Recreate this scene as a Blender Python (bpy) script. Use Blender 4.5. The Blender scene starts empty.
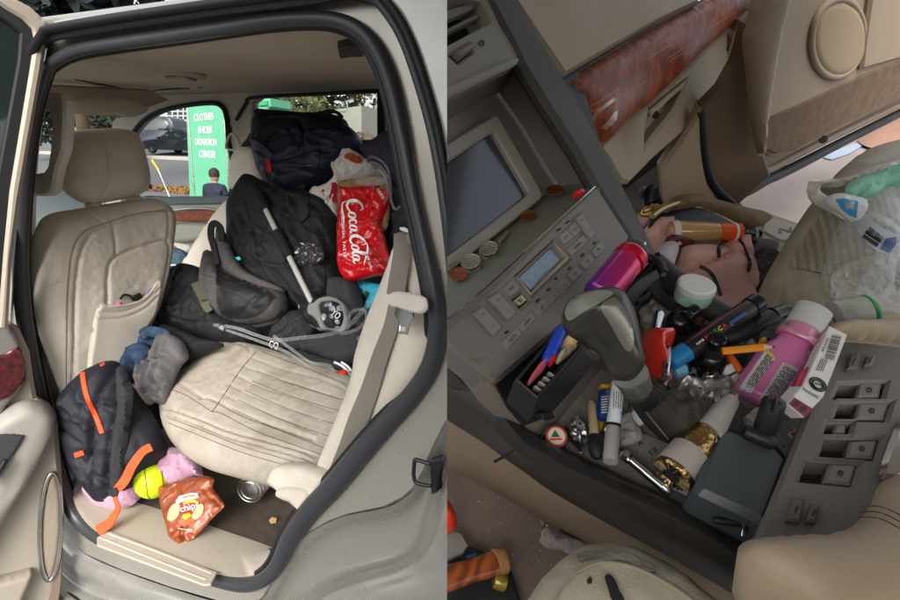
import bpy, bmesh, math, random
import numpy as np
from mathutils import Vector, Matrix, noise
from mathutils.bvhtree import BVHTree
from mathutils.geometry import delaunay_2d_cdt
random.seed(7)
SC = bpy.context.scene
COL = SC.collection
FPX = 520.0
def A3(*a): return np.array(a, float)
def nrm(a):
    a = np.array(a, float); return a/np.linalg.norm(a)
# ---- camera: world axes are those of the parked car (X to its rear, Y across it, Z up)
_X = -nrm((-1190, -180, 520)); _zd = nrm(A3(-75, 2000, 520)); _zd = nrm(_zd-_X*np.dot(_zd, _X))
_Z = -_zd; _Y = np.cross(_Z, _X)
RW = np.array([_X, _Y, _Z])
CAM = A3(0, -.72, 1.45)
# ---- second frame: the front cabin (x to its right, y forward, z up), origin at the eye
_g = nrm((520, -380, 520)); _d = nrm(A3(0, 684, 500)); _d = nrm(_d-_g*np.dot(_d, _g))
_rz = -_d; _ry = np.cross(_rz, _g)
RR = RW@np.array([_g, _ry, _rz]).T
def ray(u, v): return RW@A3((u-450)/FPX, (v-300)/FPX, 1.)
def depth(p): return float((RW.T@(np.array(p)-CAM))[2])
def proj(p):
    q = RW.T@(np.array(p)-CAM); return (450+FPX*q[0]/q[2], 300+FPX*q[1]/q[2])
CUTN = RW@nrm((1, 0, 3/FPX))      # plane where the two rooms end
class Pl:
    def __init__(s, o, n):
        s.o = np.array(o, float); s.n = nrm(n)
        r = A3(0, 0, 1) if abs(s.n[2]) < .9 else A3(0, 1, 0)
        s.a = nrm(np.cross(r, s.n)); s.b = np.cross(s.n, s.a)
    def hit(s, u, v, h=0.):
        d = ray(u, v); t = np.dot(s.o+s.n*h-CAM, s.n)/np.dot(d, s.n); return CAM+d*t
    def c2(s, u, v, h=0.):
        p = s.hit(u, v, h)-s.o; return (float(p@s.a), float(p@s.b))
    def to3(s, x, y, h=0.): return s.o+s.a*x+s.b*y+s.n*h
    def up(s, h): return Pl(s.o+s.n*h, s.n)
def LY(y, n=(0, -1, 0)): return Pl((0, y, 0), n)
def LX(x, n=(1, 0, 0)): return Pl((x, 0, 0), n)
def LZ(z, n=(0, 0, 1)): return Pl((0, 0, z), n)
def RL(p): return CAM+RR@np.array(p, float)
def RP(p, n): return Pl(RL(p), RR@np.array(n, float))
def RZ(z, n=(0, 0, 1)): return RP((0, 0, z), n)
def RPX(u, v, z, n): return Pl(RZ(z).hit(u, v), RR@np.array(n, float))   # plane through the pixel's point at height z
def rpx(u, v, p, r): return r*depth(p)/FPX
# ---- meshes
class Ms:
    def __init__(s, V, F, surf=None, ang=35): s.V = [tuple(map(float, v)) for v in V]; s.F = F; s.surf = surf; s.ang = ang
    def __add__(s, o):
        k = len(s.V); return Ms(s.V+o.V, s.F+[tuple(i+k for i in f) for f in o.F], s.surf, s.ang)
def cat(P, n=6, closed=True):
    P = [np.array(p, float) for p in P]; N = len(P); out = []
    if N < 3: 
        return [P[0]+(P[-1]-P[0])*t for t in np.linspace(0, 1, n+1)] if not closed else P
    for i in range(N if closed else N-1):
        if closed: a, b, c, d = P[i-1], P[i], P[(i+1) % N], P[(i+2) % N]
        else: a, b, c, d = P[max(i-1, 0)], P[i], P[i+1], P[min(i+2, N-1)]
        for k in range(n):
            t = k/n
            out.append(.5*((2*b)+(c-a)*t+(2*a-5*b+4*c-d)*t*t+(3*b-a-3*c+d)*t**3))
    if not closed: out.append(P[-1])
    return out
def resamp(P, n, closed=False):
    P = np.array(P, float)
    if closed: P = np.vstack([P, P[:1]])
    L = np.r_[0, np.cumsum(np.linalg.norm(np.diff(P, axis=0), axis=1))]
    t = np.linspace(0, L[-1], n+1 if closed else n)
    if closed: t = t[:-1]
    return np.stack([np.interp(t, L, P[:, k]) for k in range(P.shape[1])], 1)
def inside(Q, P):
    Q = np.asarray(Q, float); P = np.asarray(P, float); r = np.zeros(len(Q), bool); A = np.roll(P, 1, 0)
    for k in range(0, len(Q), 4000):
        x, y = Q[k:k+4000, 0:1], Q[k:k+4000, 1:2]; c = (P[:, 1] > y) != (A[:, 1] > y)
        dy = np.where(np.abs(A[:, 1]-P[:, 1]) < 1e-15, 1e-15, A[:, 1]-P[:, 1])
        r[k:k+4000] = ((c & (x < (A[:, 0]-P[:, 0])*(y-P[:, 1])/dy+P[:, 0])).sum(1) % 2).astype(bool)
    return r
def dseg(Q, P, closed=True):
    Q = np.asarray(Q, float); P = np.asarray(P, float); B = np.roll(P, -1, 0) if closed else P[1:]; S = P if closed else P[:-1]
    D = B-S; l = np.maximum((D*D).sum(1), 1e-18); out = np.empty(len(Q))
    for k in range(0, len(Q), 2000):
        q = Q[k:k+2000, None, :]-S[None]
        t = np.clip((q*D).sum(2)/l, 0, 1); e = q-t[:, :, None]*D
        out[k:k+2000] = np.sqrt((e*e).sum(2).min(1))
    return out
def tri2(loops, sp, grid=True):
    """triangles filling the first loop minus the others; returns pts, tris, number of boundary pts"""
    pts = []; ed = []
    for lp in loops:
        k = len(pts); pts += [tuple(p) for p in lp]; m = len(lp)
        ed += [(k+i, k+(i+1) % m) for i in range(m)]
    nb = len(pts); L0 = np.array(loops[0])
    if grid:
        lo, hi = L0.min(0), L0.max(0); g = []
        ny = int((hi[1]-lo[1])/(sp*.87))+1
        for j in range(ny+1):
            for i in range(int((hi[0]-lo[0])/sp)+2):
                g.append((lo[0]+(i+.5*(j % 2))*sp, lo[1]+j*sp*.87))
        g = np.array(g); ok = inside(g, L0)
        for lp in loops[1:]: ok &= ~inside(g, lp)
        g = g[ok]
        if len(g):
            dd = np.min([dseg(g, lp) for lp in loops], axis=0); g = g[dd > .55*sp]
            pts += [tuple(p) for p in g]
    r = delaunay_2d_cdt([Vector(p) for p in pts], ed, [], 0, 1e-9)
    P = np.array([tuple(v) for v in r[0]]); T = [tuple(f) for f in r[2]]
    if not T: return P, [], np.zeros(len(P), bool)
    ce = np.array([P[list(t)].mean(0) for t in T]); ok = inside(ce, L0)
    for lp in loops[1:]: ok &= ~inside(ce, lp)
    T = [t for t, o in zip(T, ok) if o]; T2 = []
    for t in T:
        a, b, c = P[t[0]], P[t[1]], P[t[2]]
        cr = (b[0]-a[0])*(c[1]-a[1])-(b[1]-a[1])*(c[0]-a[0])
        if abs(cr) < 1e-14: continue
        T2.append(t if cr > 0 else (t[0], t[2], t[1]))
    org = r[3]; isb = np.array([any(k < nb for k in o) for o in org]) if len(org) == len(P) else np.zeros(len(P), bool)
    return P, T2, isb
def nz1(k, x, y, sc, sd):
    p = Vector((x*sc+sd*3.7, y*sc-sd*1.3, sd*.9))
    if k == 'f': return noise.fractal(p, 1., 2., 4)
    if k == 'r': return noise.ridged_multi_fractal(p, 1., 2., 3, 1., 2.)*.5-.6
    if k == 'v':
        d = noise.voronoi(p)[0]; return (d[1]-d[0])-.3
    if k == 'w':
        q = noise.noise_vector(p*.5)*1.2; q2 = p+q
        return 1-2*abs(noise.noise(Vector((q2.x, q2.y*.35, q2.z))))-.5
    return noise.noise(p)
def folds(out, n, ang, seed, amp, w, L=30, spread=.5):
    """random cloth folds: creases running roughly along one direction"""
    r = random.Random(seed); O = np.array(out, float); lo, hi = O.min(0), O.max(0); res = []
    while len(res) < n:
        p = A3(r.uniform(lo[0], hi[0]), r.uniform(lo[1], hi[1]))
        if not inside([p], O)[0]: continue
        a = math.radians(ang)+r.gauss(0, spread); l = L*r.uniform(.5, 1.3); q = [p]
        for k in range(3): a += r.gauss(0, .25); p = p+A3(math.cos(a), math.sin(a))*l/3; q.append(p)
        res.append(([tuple(x) for x in q], amp*r.uniform(.5, 1.2)*(1 if r.random() < .6 else -1), w*r.uniform(.7, 1.3)))
    return res
class Surf:
    def __init__(s, pl, H, tree=None): s.pl = pl; s.H = H; s.tree = tree
    def hit(s, u, v, off=0.):
        if s.tree:
            r = s.tree.ray_cast(Vector(CAM), Vector(ray(u, v)))
            return np.array(r[0])+s.pl.n*off if r[0] else s.pl.hit(u, v, off)
        h = 0.
        for _ in range(2): h = float(s.H(np.array([s.pl.c2(u, v, h)]))[0])
        x, y = s.pl.c2(u, v, h); return s.pl.to3(x, y, h+off)
def puff(pl, out, T=.02, B=None, R=None, sp=None, nz=(), cr=(), sm=True, seed=1, dome=0., fo=None):
    cr = list(cr)+(folds(out, *fo) if fo else [])
    O = cat(out, 5) if sm else out
    P2 = np.array([pl.c2(*p) for p in O]); ext = (P2.max(0)-P2.min(0)).max()
    sp = sp or ext/42; R = R or ext*.25; B = T*.5 if B is None else B
    per = np.linalg.norm(np.roll(P2, -1, 0)-P2, axis=1).sum()
    bd = resamp(P2, max(12, int(per/sp)), True)
    CR = [(np.array([pl.c2(*p) for p in (cat(c[0], 5, False) if len(c[0]) > 2 else c[0])]), c[1], c[2]*depth(pl.hit(*c[0][0]))/FPX) for c in cr]
    ctr = bd.mean(0)
    def prof(Q):
        d = dseg(Q, bd); ins = inside(Q, bd); d = np.where(ins, d, 0)
        return np.sqrt(np.clip(1-(1-np.clip(d/R, 0, 1))**2, 0, 1)), d
    def H(Q):
        p, d = prof(Q); h = T*p
        if dome: h = h+dome*p*np.clip(1-(np.linalg.norm(Q-ctr, axis=1)/(ext*.55))**2, 0, 1)
        if nz:
            a = np.zeros(len(Q))
            for k in nz:
                an = k[3] if len(k) > 3 else 0; st = k[4] if len(k) > 4 else 1.
                ca, sa = math.cos(an), math.sin(an)
                a += k[1]*(WK if k[0] in 'wr' else 1.)*np.array([nz1(k[0], (x*ca+y*sa)*st, -x*sa+y*ca, k[2], seed) for x, y in Q])
            h = h+a*np.clip(d/(R*.5), 0, 1)
        for c, am, w in CR: h = h+am*np.exp(-(dseg(Q, c, False)/w)**2)*np.clip(d/(w*1.5), 0, 1)
        return h
    P, Tr, _ = tri2([bd], sp); h = H(P); p, d = prof(P); on = d < sp*.02
    V = [pl.to3(P[i, 0], P[i, 1], h[i]) for i in range(len(P))]; F = list(Tr); mp = {}
    tree = BVHTree.FromPolygons([Vector(v) for v in V], F) if F else None
    for i in range(len(P)):
        if on[i]: mp[i] = i
        else: mp[i] = len(V); V.append(pl.to3(P[i, 0], P[i, 1], -B*p[i]))
    F += [(mp[a], mp[c], mp[b]) for a, b, c in Tr]
    return Ms(V, F, Surf(pl, H, tree), 60)
def off2(P, d):
    P = np.array(P, float); a = P-np.roll(P, 1, 0); b = np.roll(P, -1, 0)-P
    a /= np.linalg.norm(a, axis=1)[:, None]+1e-12; b /= np.linalg.norm(b, axis=1)[:, None]+1e-12
    na = np.stack([-a[:, 1], a[:, 0]], 1); nb = np.stack([-b[:, 1], b[:, 0]], 1); m = na+nb
    l = np.linalg.norm(m, axis=1)[:, None]; m = m/np.maximum(l, 1e-9); cs = np.clip((m*na).sum(1), .5, 1)[:, None]
    return P+m*d/cs
def slab(pl, out, th=.005, holes=(), bev=None, sm=0, h=0., two=None):
    def lp(o):
        o = cat(o, sm) if sm else o
        P = np.array([two(*p) if two else pl.c2(*p) for p in o]); x, y = P[:, 0], P[:, 1]
        if (x*np.roll(y, -1)-y*np.roll(x, -1)).sum() < 0: P = P[::-1]
        return P
    L = [lp(out)]+[lp(o)[::-1] for o in holes]
    ext = (L[0].max(0)-L[0].min(0)).min(); bev = min(th*.45, ext*.08, .004) if bev is None else bev
    Li = [off2(l, bev) for l in L] if bev > 0 else L
    P, T, _ = tri2(Li, 1, False); V = []; F = []
    V += [pl.to3(p[0], p[1], h) for p in P]; F += T
    k = len(V); V += [pl.to3(p[0], p[1], h-th) for p in P]; F += [(a+k, c+k, b+k) for a, b, c in T]
    for l, li in zip(L, Li):
        m = len(l); k = len(V)
        rings = [(li, h), (l, h-bev), (l, h-th+bev), (li, h-th)] if bev > 0 else [(l, h), (l, h-th)]
        for q, z in rings: V += [pl.to3(p[0], p[1], z) for p in q]
        for r in range(len(rings)-1):
            for i in range(m):
                j = (i+1) % m; F.append((k+r*m+i, k+(r+1)*m+i, k+(r+1)*m+j, k+r*m+j))
    return weld(Ms(V, F, Surf(pl, lambda Q: np.full(len(Q), h)), 30))
def weld(m, e=1e-6):
    q = {}; mp = []; V = []
    for v in m.V:
        k = (round(v[0]/e), round(v[1]/e), round(v[2]/e))
        if k not in q: q[k] = len(V); V.append(v)
        mp.append(q[k])
    F = []
    for f in m.F:
        g = []
        for i in f:
            if mp[i] not in g: g.append(mp[i])
        if len(g) > 2: F.append(tuple(g))
    return Ms(V, F, m.surf, m.ang)
def tube(pts, r, n=10, closed=False, flat=None, sub=0):
    """flat=(ratio, normal): squashes the section along the normal"""
    P = [np.array(p, float) for p in pts]
    rr = [r]*len(P) if np.isscalar(r) else list(r)
    if sub:
        rr = [x[0] for x in cat([[q, 0] for q in rr], sub, closed)]; P = cat(P, sub, closed)
    N = len(P); V = []; F = []; up = None
    for i in range(N):
        if closed: t = P[(i+1) % N]-P[i-1]
        else: t = P[min(i+1, N-1)]-P[max(i-1, 0)]
        t = t/(np.linalg.norm(t)+1e-12)
        if flat is not None: up = np.array(flat[1], float)
        elif up is None: up = A3(0, 0, 1) if abs(t[2]) < .9 else A3(1, 0, 0)
        u = up-t*(up@t); u = u/(np.linalg.norm(u)+1e-12); w = np.cross(t, u); up = u
        fl = flat[0] if flat is not None else 1.
        for k in range(n):
            a = 2*math.pi*k/n; V.append(P[i]+(u*math.cos(a)*fl+w*math.sin(a))*rr[i])
    for i in range(N if closed else N-1):
        j = (i+1) % N
        for k in range(n):
            l = (k+1) % n; F.append((i*n+k, j*n+k, j*n+l, i*n+l)[::-1])
    if not closed: F += [tuple(range(n)), tuple((N-1)*n+k for k in range(n))[::-1]]
    F = [tuple(reversed(f)) for f in F]
    return Ms(V, F, None, 50)
def lathe(p0, p1, prof, n=28, sq=1., sqd=None, rot=0):
    """profile [(t along the axis, radius)]"""
    p0 = np.array(p0, float); p1 = np.array(p1, float); L = p1-p0; t = nrm(L)
    u = np.array(sqd, float) if sqd is not None else (A3(0, 0, 1) if abs(t[2]) < .9 else A3(1, 0, 0))
    u = nrm(u-t*(u@t)); w = np.cross(t, u); V = []; F = []
    for s, r in prof:
        for k in range(n):
            a = 2*math.pi*k/n+rot; V.append(p0+L*s+(u*math.cos(a)*sq+w*math.sin(a))*max(r, 1e-5))
    for i in range(len(prof)-1):
        for k in range(n):
            l = (k+1) % n; F.append((i*n+k, i*n+l, (i+1)*n+l, (i+1)*n+k))
    F += [tuple(range(n))[::-1], tuple((len(prof)-1)*n+k for k in range(n))]
    return Ms(V, F, None, 40)
def box(c, ax, sz, bev=.002):
    """ax: three unit axes; sz: full sizes"""
    bm = bmesh.new(); bmesh.ops.create_cube(bm, size=1)
    for v in bm.verts: v.co = Vector((v.co.x*sz[0], v.co.y*sz[1], v.co.z*sz[2]))
    if bev: bmesh.ops.bevel(bm, geom=bm.edges[:], offset=bev, segments=2, affect='EDGES', profile=.5)
    bm.verts.index_update(); M = np.array(ax, float).T; c = np.array(c, float)
    V = [c+M@np.array(v.co) for v in bm.verts]; F = [tuple(v.index for v in f.verts) for f in bm.faces]; bm.free()
    return Ms(V, F, None, 40)
def wbox(c, sz, yaw=0, bev=.01):
    a = math.radians(yaw); return box(c, [(math.cos(a), math.sin(a), 0), (-math.sin(a), math.cos(a), 0), (0, 0, 1)], sz, bev)
def loft(lines, n=40, sub=5, th=0., smooth=True):
    """surface through 3D polylines"""
    G = [resamp(cat(l, sub, False) if smooth else l, n) for l in lines]
    m = len(G); V = [p for g in G for p in g]; F = []
    for i in range(m-1):
        for k in range(n-1): F.append((i*n+k, i*n+k+1, (i+1)*n+k+1, (i+1)*n+k))
    return Ms(V, F, None, 60)
def loftx(pls, n=40, across=6):
    """lines = [(plane, h, px list)]; smooth across too"""
    G = [resamp(cat([p.hit(*q, h) for q in px], 5, False), n) for p, h, px in pls]
    cols = [cat([g[k] for g in G], across, False) for k in range(n)]
    m = len(cols[0]); V = [cols[k][i] for i in range(m) for k in range(n)]
    F = [(i*n+k, i*n+k+1, (i+1)*n+k+1, (i+1)*n+k) for i in range(m-1) for k in range(n-1)]
    return Ms(V, F, None, 70)
def strip(surf, px, w, off=.002, th=.002, nw=4, sub=6, wv=0):
    """strap laid on a surface along a pixel path; w in px, scalar or list"""
    C = cat(px, sub, False); W = [w]*len(px) if np.isscalar(w) else w
    W = [x[0] for x in cat([[q, 0] for q in W], sub, False)]
    V = []; N = len(C)
    for lay in (off, off-th):
        for i in range(N):
            t = C[min(i+1, N-1)]-C[max(i-1, 0)]; t = t/(np.linalg.norm(t)+1e-9); nn = A3(-t[1], t[0])
            for k in range(nw+1):
                q = C[i]+nn*W[i]*(k/nw-.5); V.append(surf.hit(q[0], q[1], lay+(wv*math.sin(i*.7) if wv else 0)))
    m = nw+1; F = []; K = N*m
    for i in range(N-1):
        for k in range(nw):
            f = (i*m+k, i*m+k+1, (i+1)*m+k+1, (i+1)*m+k); F += [f, tuple(K+j for j in f[::-1])]
        F += [(i*m, (i+1)*m, K+(i+1)*m, K+i*m), (i*m+nw, K+i*m+nw, K+(i+1)*m+nw, (i+1)*m+nw)]
    F += [tuple(range(m))+tuple(range(K+m-1, K-1, -1)), tuple(range((N-1)*m+m-1, (N-1)*m-1, -1))+tuple(K+(N-1)*m+k for k in range(m))]
    return Ms(V, F, None, 40)
def patch(surf, out, off=.001, sm=0, sp=None):
    O = np.array(cat(out, sm) if sm else out, float)
    sp = sp or (O.max(0)-O.min(0)).max()/14
    O = resamp(O, max(len(O), int(np.linalg.norm(np.roll(O, -1, 0)-O, axis=1).sum()/sp)), True) if sm else np.vstack([np.array([a+(b-a)*t for t in np.linspace(0, 1, 1+max(1, int(np.linalg.norm(b-a)/sp)))[:-1]]) for a, b in zip(O, np.roll(O, -1, 0))])
    if ((O[:, 0]*np.roll(O[:, 1], -1)-O[:, 1]*np.roll(O[:, 0], -1)).sum()) < 0: O = O[::-1]
    P, T, _ = tri2([O], sp); return Ms([surf.hit(p[0], p[1], off) for p in P], [(a, c, b) for a, b, c in T], None, 60)
WK = 1.5
_txt = {}
def textm(s):
    if s not in _txt:
        c = bpy.data.curves.new('t', 'FONT'); c.body = s; c.resolution_u = 3; c.offset = .012
        o = bpy.data.objects.new('t', c); COL.objects.link(o)
        dg = bpy.context.evaluated_depsgraph_get(); me = bpy.data.meshes.new_from_object(o.evaluated_get(dg))
        V = np.array([v.co[:2] for v in me.vertices]); F = [tuple(p.vertices) for p in me.polygons]
        bpy.data.objects.remove(o); bpy.data.curves.remove(c); bpy.data.meshes.remove(me)
        V[:, 0] -= V[:, 0].min(); _txt[s] = (V, F)
    return _txt[s]
def text(s, surf, p0, p1, h, off=.001, slant=None):
    """text fitted from p0 to p1 (px, baseline), cap height h px"""
    V, F = textm(s); w = V[:, 0].max(); p0 = A3(*p0); p1 = A3(*p1); d = p1-p0
    upv = nrm((d[1], -d[0])) if slant is None else nrm(slant)
    P = [p0+d*(x/w)+upv*(y/.73*h) for x, y in V]
    return Ms([surf.hit(p[0], p[1], off) for p in P], F, None, 30)
def lines_of(surf, p0, p1, down, n, off=.001, fill=.55, seed=1, var=.25):
    """rows of small print: n bars, from p0-p1, stepping by vector down"""
    rnd = random.Random(seed); p0 = A3(*p0); p1 = A3(*p1); dn = A3(*down); m = Ms([], [])
    for i in range(n):
        a = p0+dn*i; b = p1+dn*i; x = 0.
        while x < 1:
            l = rnd.uniform(.06, .2); e = min(1, x+l)
            if rnd.random() < var and i == n-1: break
            q = [a+(b-a)*x, a+(b-a)*e, a+(b-a)*e+dn*fill, a+(b-a)*x+dn*fill]
            m = m+Ms([surf.hit(p[0], p[1], off) for p in q], [(0, 3, 2, 1)]); x = e+.025
    return m
def bars(surf, p0, p1, side, n, off=.001, seed=3):
    rnd = random.Random(seed); p0 = A3(*p0); p1 = A3(*p1); sd = A3(*side); m = Ms([], []); x = 0
    for i in range(n):
        w = rnd.uniform(.25, .8)/n; q = [p0+(p1-p0)*(i/n), p0+(p1-p0)*(i/n+w)]
        q = [q[0], q[1], q[1]+sd, q[0]+sd]; m = m+Ms([surf.hit(p[0], p[1], off) for p in q], [(0, 1, 2, 3)])
    return m
# ---- materials
def c(r, g=None, b=None):
    if g is None: g = b = r
    f = lambda x: (x/255/12.92) if x/255 < .04045 else ((x/255+.055)/1.055)**2.4
    return (f(r), f(g), f(b), 1)
MT = {}
def mat(name, col, rough=.6, metal=0., bump=None, var=None, weave=None, stain=None, tr=0., alpha=1., spec=.5, coat=0., ior=1.45, wave=None, vor=None, sheen=0., emit=None, wr=None):
    """bump (scale, strength); var (scale, colour2, amount); stain (scale, colour, threshold); wave (scale, colour2, axis angle)"""
    if name in MT: return MT[name]
    m = bpy.data.materials.new(name); m.use_nodes = True; nt = m.node_tree; N = nt.nodes; Lk = nt.links
    b = N['Principled BSDF']; I = b.inputs
    I['Roughness'].default_value = rough; I['Metallic'].default_value = metal; I['Specular IOR Level'].default_value = spec; I['IOR'].default_value = ior
    I['Transmission Weight'].default_value = tr; I['Alpha'].default_value = alpha; I['Coat Weight'].default_value = coat; I['Sheen Weight'].default_value = sheen
    I['Coat Roughness'].default_value = .08
    tc = N.new('ShaderNodeTexCoord').outputs['Object']
    cur = N.new('ShaderNodeRGB'); cur.outputs[0].default_value = col; cur = cur.outputs[0]
    def mixc(fac, a, col2):
        x = N.new('ShaderNodeMix'); x.data_type = 'RGBA'; Lk.new(fac, x.inputs[0]); Lk.new(a, x.inputs[6]); x.inputs[7].default_value = col2; return x.outputs[2]
    def noi(sc, det=5., ro=.6):
        n = N.new('ShaderNodeTexNoise'); n.inputs['Scale'].default_value = sc; n.inputs['Detail'].default_value = det; n.inputs['Roughness'].default_value = ro; Lk.new(tc, n.inputs['Vector']); return n.outputs['Fac']
    def ramp(f, lo, hi):
        r = N.new('ShaderNodeMapRange'); r.inputs[1].default_value = lo; r.inputs[2].default_value = hi; Lk.new(f, r.inputs[0]); r.clamp = True; return r.outputs[0]
    def mul(f, k):
        x = N.new('ShaderNodeMath'); x.operation = 'MULTIPLY'; Lk.new(f, x.inputs[0])
        if isinstance(k, (int, float)): x.inputs[1].default_value = k
        else: Lk.new(k, x.inputs[1])
        return x.outputs[0]
    if var: cur = mixc(mul(ramp(noi(var[0]), .35, .68), var[2]), cur, var[1])
    if wave:
        w = N.new('ShaderNodeTexWave'); w.inputs['Scale'].default_value = wave[0]; w.inputs['Distortion'].default_value = wave[2]; w.inputs['Detail'].default_value = 3
        w.inputs['Detail Scale'].default_value = 1.5; Lk.new(tc, w.inputs['Vector']); cur = mixc(w.outputs['Fac'], cur, wave[1])
    if vor:
        v = N.new('ShaderNodeTexVoronoi'); v.inputs['Scale'].default_value = vor[0]; Lk.new(tc, v.inputs['Vector']); cur = mixc(ramp(v.outputs['Distance'], vor[2], vor[2]+.12), cur, vor[1])
    if stain:
        st = stain if isinstance(stain, list) else [stain]
        for s in st: cur = mixc(mul(ramp(noi(s[0], 8., .7), s[2], s[2]+.12), s[3] if len(s) > 3 else .8), cur, s[1])
    rn = mul(noi(9., 4.), .35); ad = N.new('ShaderNodeMath'); ad.operation = 'ADD'; Lk.new(rn, ad.inputs[0]); ad.inputs[1].default_value = max(0, rough-.17); ad.use_clamp = True
    if rough > .12: Lk.new(ad.outputs[0], I['Roughness'])
    Lk.new(cur, I['Base Color'])
    wn = None
    if wr:
        w0 = N.new('ShaderNodeTexNoise'); w0.noise_type = 'RIDGED_MULTIFRACTAL'; w0.inputs['Scale'].default_value = wr[0]; w0.inputs['Detail'].default_value = 3; w0.inputs['Distortion'].default_value = .8; Lk.new(tc, w0.inputs['Vector'])
        wn = N.new('ShaderNodeBump'); wn.inputs['Distance'].default_value = .012; wn.inputs['Strength'].default_value = wr[1]; Lk.new(w0.outputs['Fac'], wn.inputs['Height']); Lk.new(wn.outputs[0], I['Normal'])
    if bump or weave:
        bp = N.new('ShaderNodeBump'); bp.inputs['Distance'].default_value = .002
        if weave:
            bp.inputs['Strength'].default_value = weave[1]
            w1 = N.new('ShaderNodeTexWave'); w1.inputs['Scale'].default_value = weave[0]; w2 = N.new('ShaderNodeTexWave'); w2.bands_direction = 'Z'; w2.inputs['Scale'].default_value = weave[0]
            for w in (w1, w2): Lk.new(tc, w.inputs['Vector']); w.inputs['Distortion'].default_value = .6
            Lk.new(mul(w1.outputs['Fac'], w2.outputs['Fac']), bp.inputs['Height'])
        else:
            bp.inputs['Strength'].default_value = bump[1]
            v = N.new('ShaderNodeTexVoronoi'); v.inputs['Scale'].default_value = bump[0]; Lk.new(tc, v.inputs['Vector'])
            x = N.new('ShaderNodeMath'); x.operation = 'ADD'; Lk.new(mul(v.outputs['Distance'], .6), x.inputs[0]); Lk.new(noi(bump[0]*.5, 6.), x.inputs[1]); Lk.new(x.outputs[0], bp.inputs['Height'])
        Lk.new(bp.outputs[0], I['Normal'])
        if wn: Lk.new(wn.outputs[0], bp.inputs['Normal'])
    if emit: I['Emission Color'].default_value = emit[0]; I['Emission Strength'].default_value = emit[1]
    MT[name] = m; return m
def clearmat(name, tint, base=.06, edge=.75, rough=.06, wr=(24, .6)):
    """thin clear plastic: see-through face on, glossy towards its edges and crinkles"""
    m = mat(name, tint, rough, coat=1., wr=wr); nt = m.node_tree; N = nt.nodes; b = N['Principled BSDF']; o = N['Material Output']
    t = N.new('ShaderNodeBsdfTransparent'); mx = N.new('ShaderNodeMixShader'); lw = N.new('ShaderNodeLayerWeight'); lw.inputs[0].default_value = .35
    for l in b.inputs['Normal'].links: nt.links.new(l.from_socket, lw.inputs['Normal'])
    r = N.new('ShaderNodeMapRange'); r.inputs[1].default_value = .1; r.inputs[2].default_value = 1; r.inputs[3].default_value = base; r.inputs[4].default_value = edge
    nt.links.new(lw.outputs['Facing'], r.inputs[0]); nt.links.new(r.outputs[0], mx.inputs[0]); nt.links.new(t.outputs[0], mx.inputs[1]); nt.links.new(b.outputs[0], mx.inputs[2]); nt.links.new(mx.outputs[0], o.inputs['Surface'])
    return m
# ---- things
SIDE = [-1]
def cutbm(bm, side):
    n = Vector(CUTN); o = Vector(CAM)
    d = [(v.co-o).dot(n)*side for v in bm.verts]
    if not d or min(d) >= 0: return
    r = bmesh.ops.bisect_plane(bm, geom=bm.verts[:]+bm.edges[:]+bm.faces[:], plane_co=o, plane_no=n*side, clear_inner=True, dist=1e-6)
    ed = [e for e in r['geom_cut'] if isinstance(e, bmesh.types.BMEdge)]
    try: bmesh.ops.holes_fill(bm, edges=[e for e in ed if e.is_valid and e.is_boundary], sides=0)
    except Exception: pass
def mk(name, m, mt, parent, org, lab=None, side=None):
    side = SIDE[0] if side is None else side
    bm = bmesh.new(); vs = [bm.verts.new(v) for v in m.V]
    for f in m.F:
        try: bm.faces.new([vs[i] for i in f])
        except ValueError: pass
    if side: cutbm(bm, side)
    if not bm.faces: bm.free(); return None
    bmesh.ops.recalc_face_normals(bm, faces=bm.faces[:])
    bmesh.ops.translate(bm, verts=bm.verts[:], vec=-Vector(org))
    me = bpy.data.meshes.new(name); bm.to_mesh(me); bm.free()
    me.shade_smooth(); me.set_sharp_from_angle(angle=math.radians(m.ang)); me.materials.append(mt)
    o = bpy.data.objects.new(name, me); COL.objects.link(o)
    if parent is not None: o.parent = parent
    else: o.location = org
    if lab: o['label'] = lab
    return o
def base(ms):
    V = np.array([v for m in ms for v in m.V]); lo, hi = V.min(0), V.max(0); return ((lo[0]+hi[0])/2, (lo[1]+hi[1])/2, lo[2])
def tag(o, label, cat_, group=None, kind=None):
    if label: o['label'] = label
    if cat_: o['category'] = cat_
    if group: o['group'] = group
    if kind: o['kind'] = kind
    return o
def thing(name, label, cat_, parts, group=None, side=None):
    """parts: [(name, mesh, material, [subparts], label)]; one part only = one mesh"""
    if len(parts) == 1 and len(parts[0]) == 3:
        o = mk(name, parts[0][1], parts[0][2], None, base([parts[0][1]]), side=side)
        return tag(o, label, cat_, group) if o else None
    org = base([p[1] for p in parts]); e = bpy.data.objects.new(name, None); COL.objects.link(e); e.location = org; e.empty_display_size = .05
    tag(e, label, cat_, group)
    for p in parts: part(e, *p, side=side)
    return e
def part(e, name, m, mt, subs=(), lab=None, side=None):
    o = mk(name, m, mt, e, tuple(e.location), lab, side)
    if o is None: return None
    for s in subs: mk(s[0], s[1], s[2], o, tuple(e.location), s[3] if len(s) > 3 else None, side)
    return o
def struct(name, m, mt, kind='structure', side=None):
    o = mk(name, m, mt, None, base([m]), side=side); o['kind'] = kind; return o
def copy_tree(o, dx, label=None):
    r = o.copy(); COL.objects.link(r); r.location = o.location+Vector(dx)
    if label: r['label'] = label
    for ch in o.children:
        k = ch.copy(); COL.objects.link(k); k.parent = r
        for g in ch.children:
            q = g.copy(); COL.objects.link(q); q.parent = k
    return r
EXPO = 1.2
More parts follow.
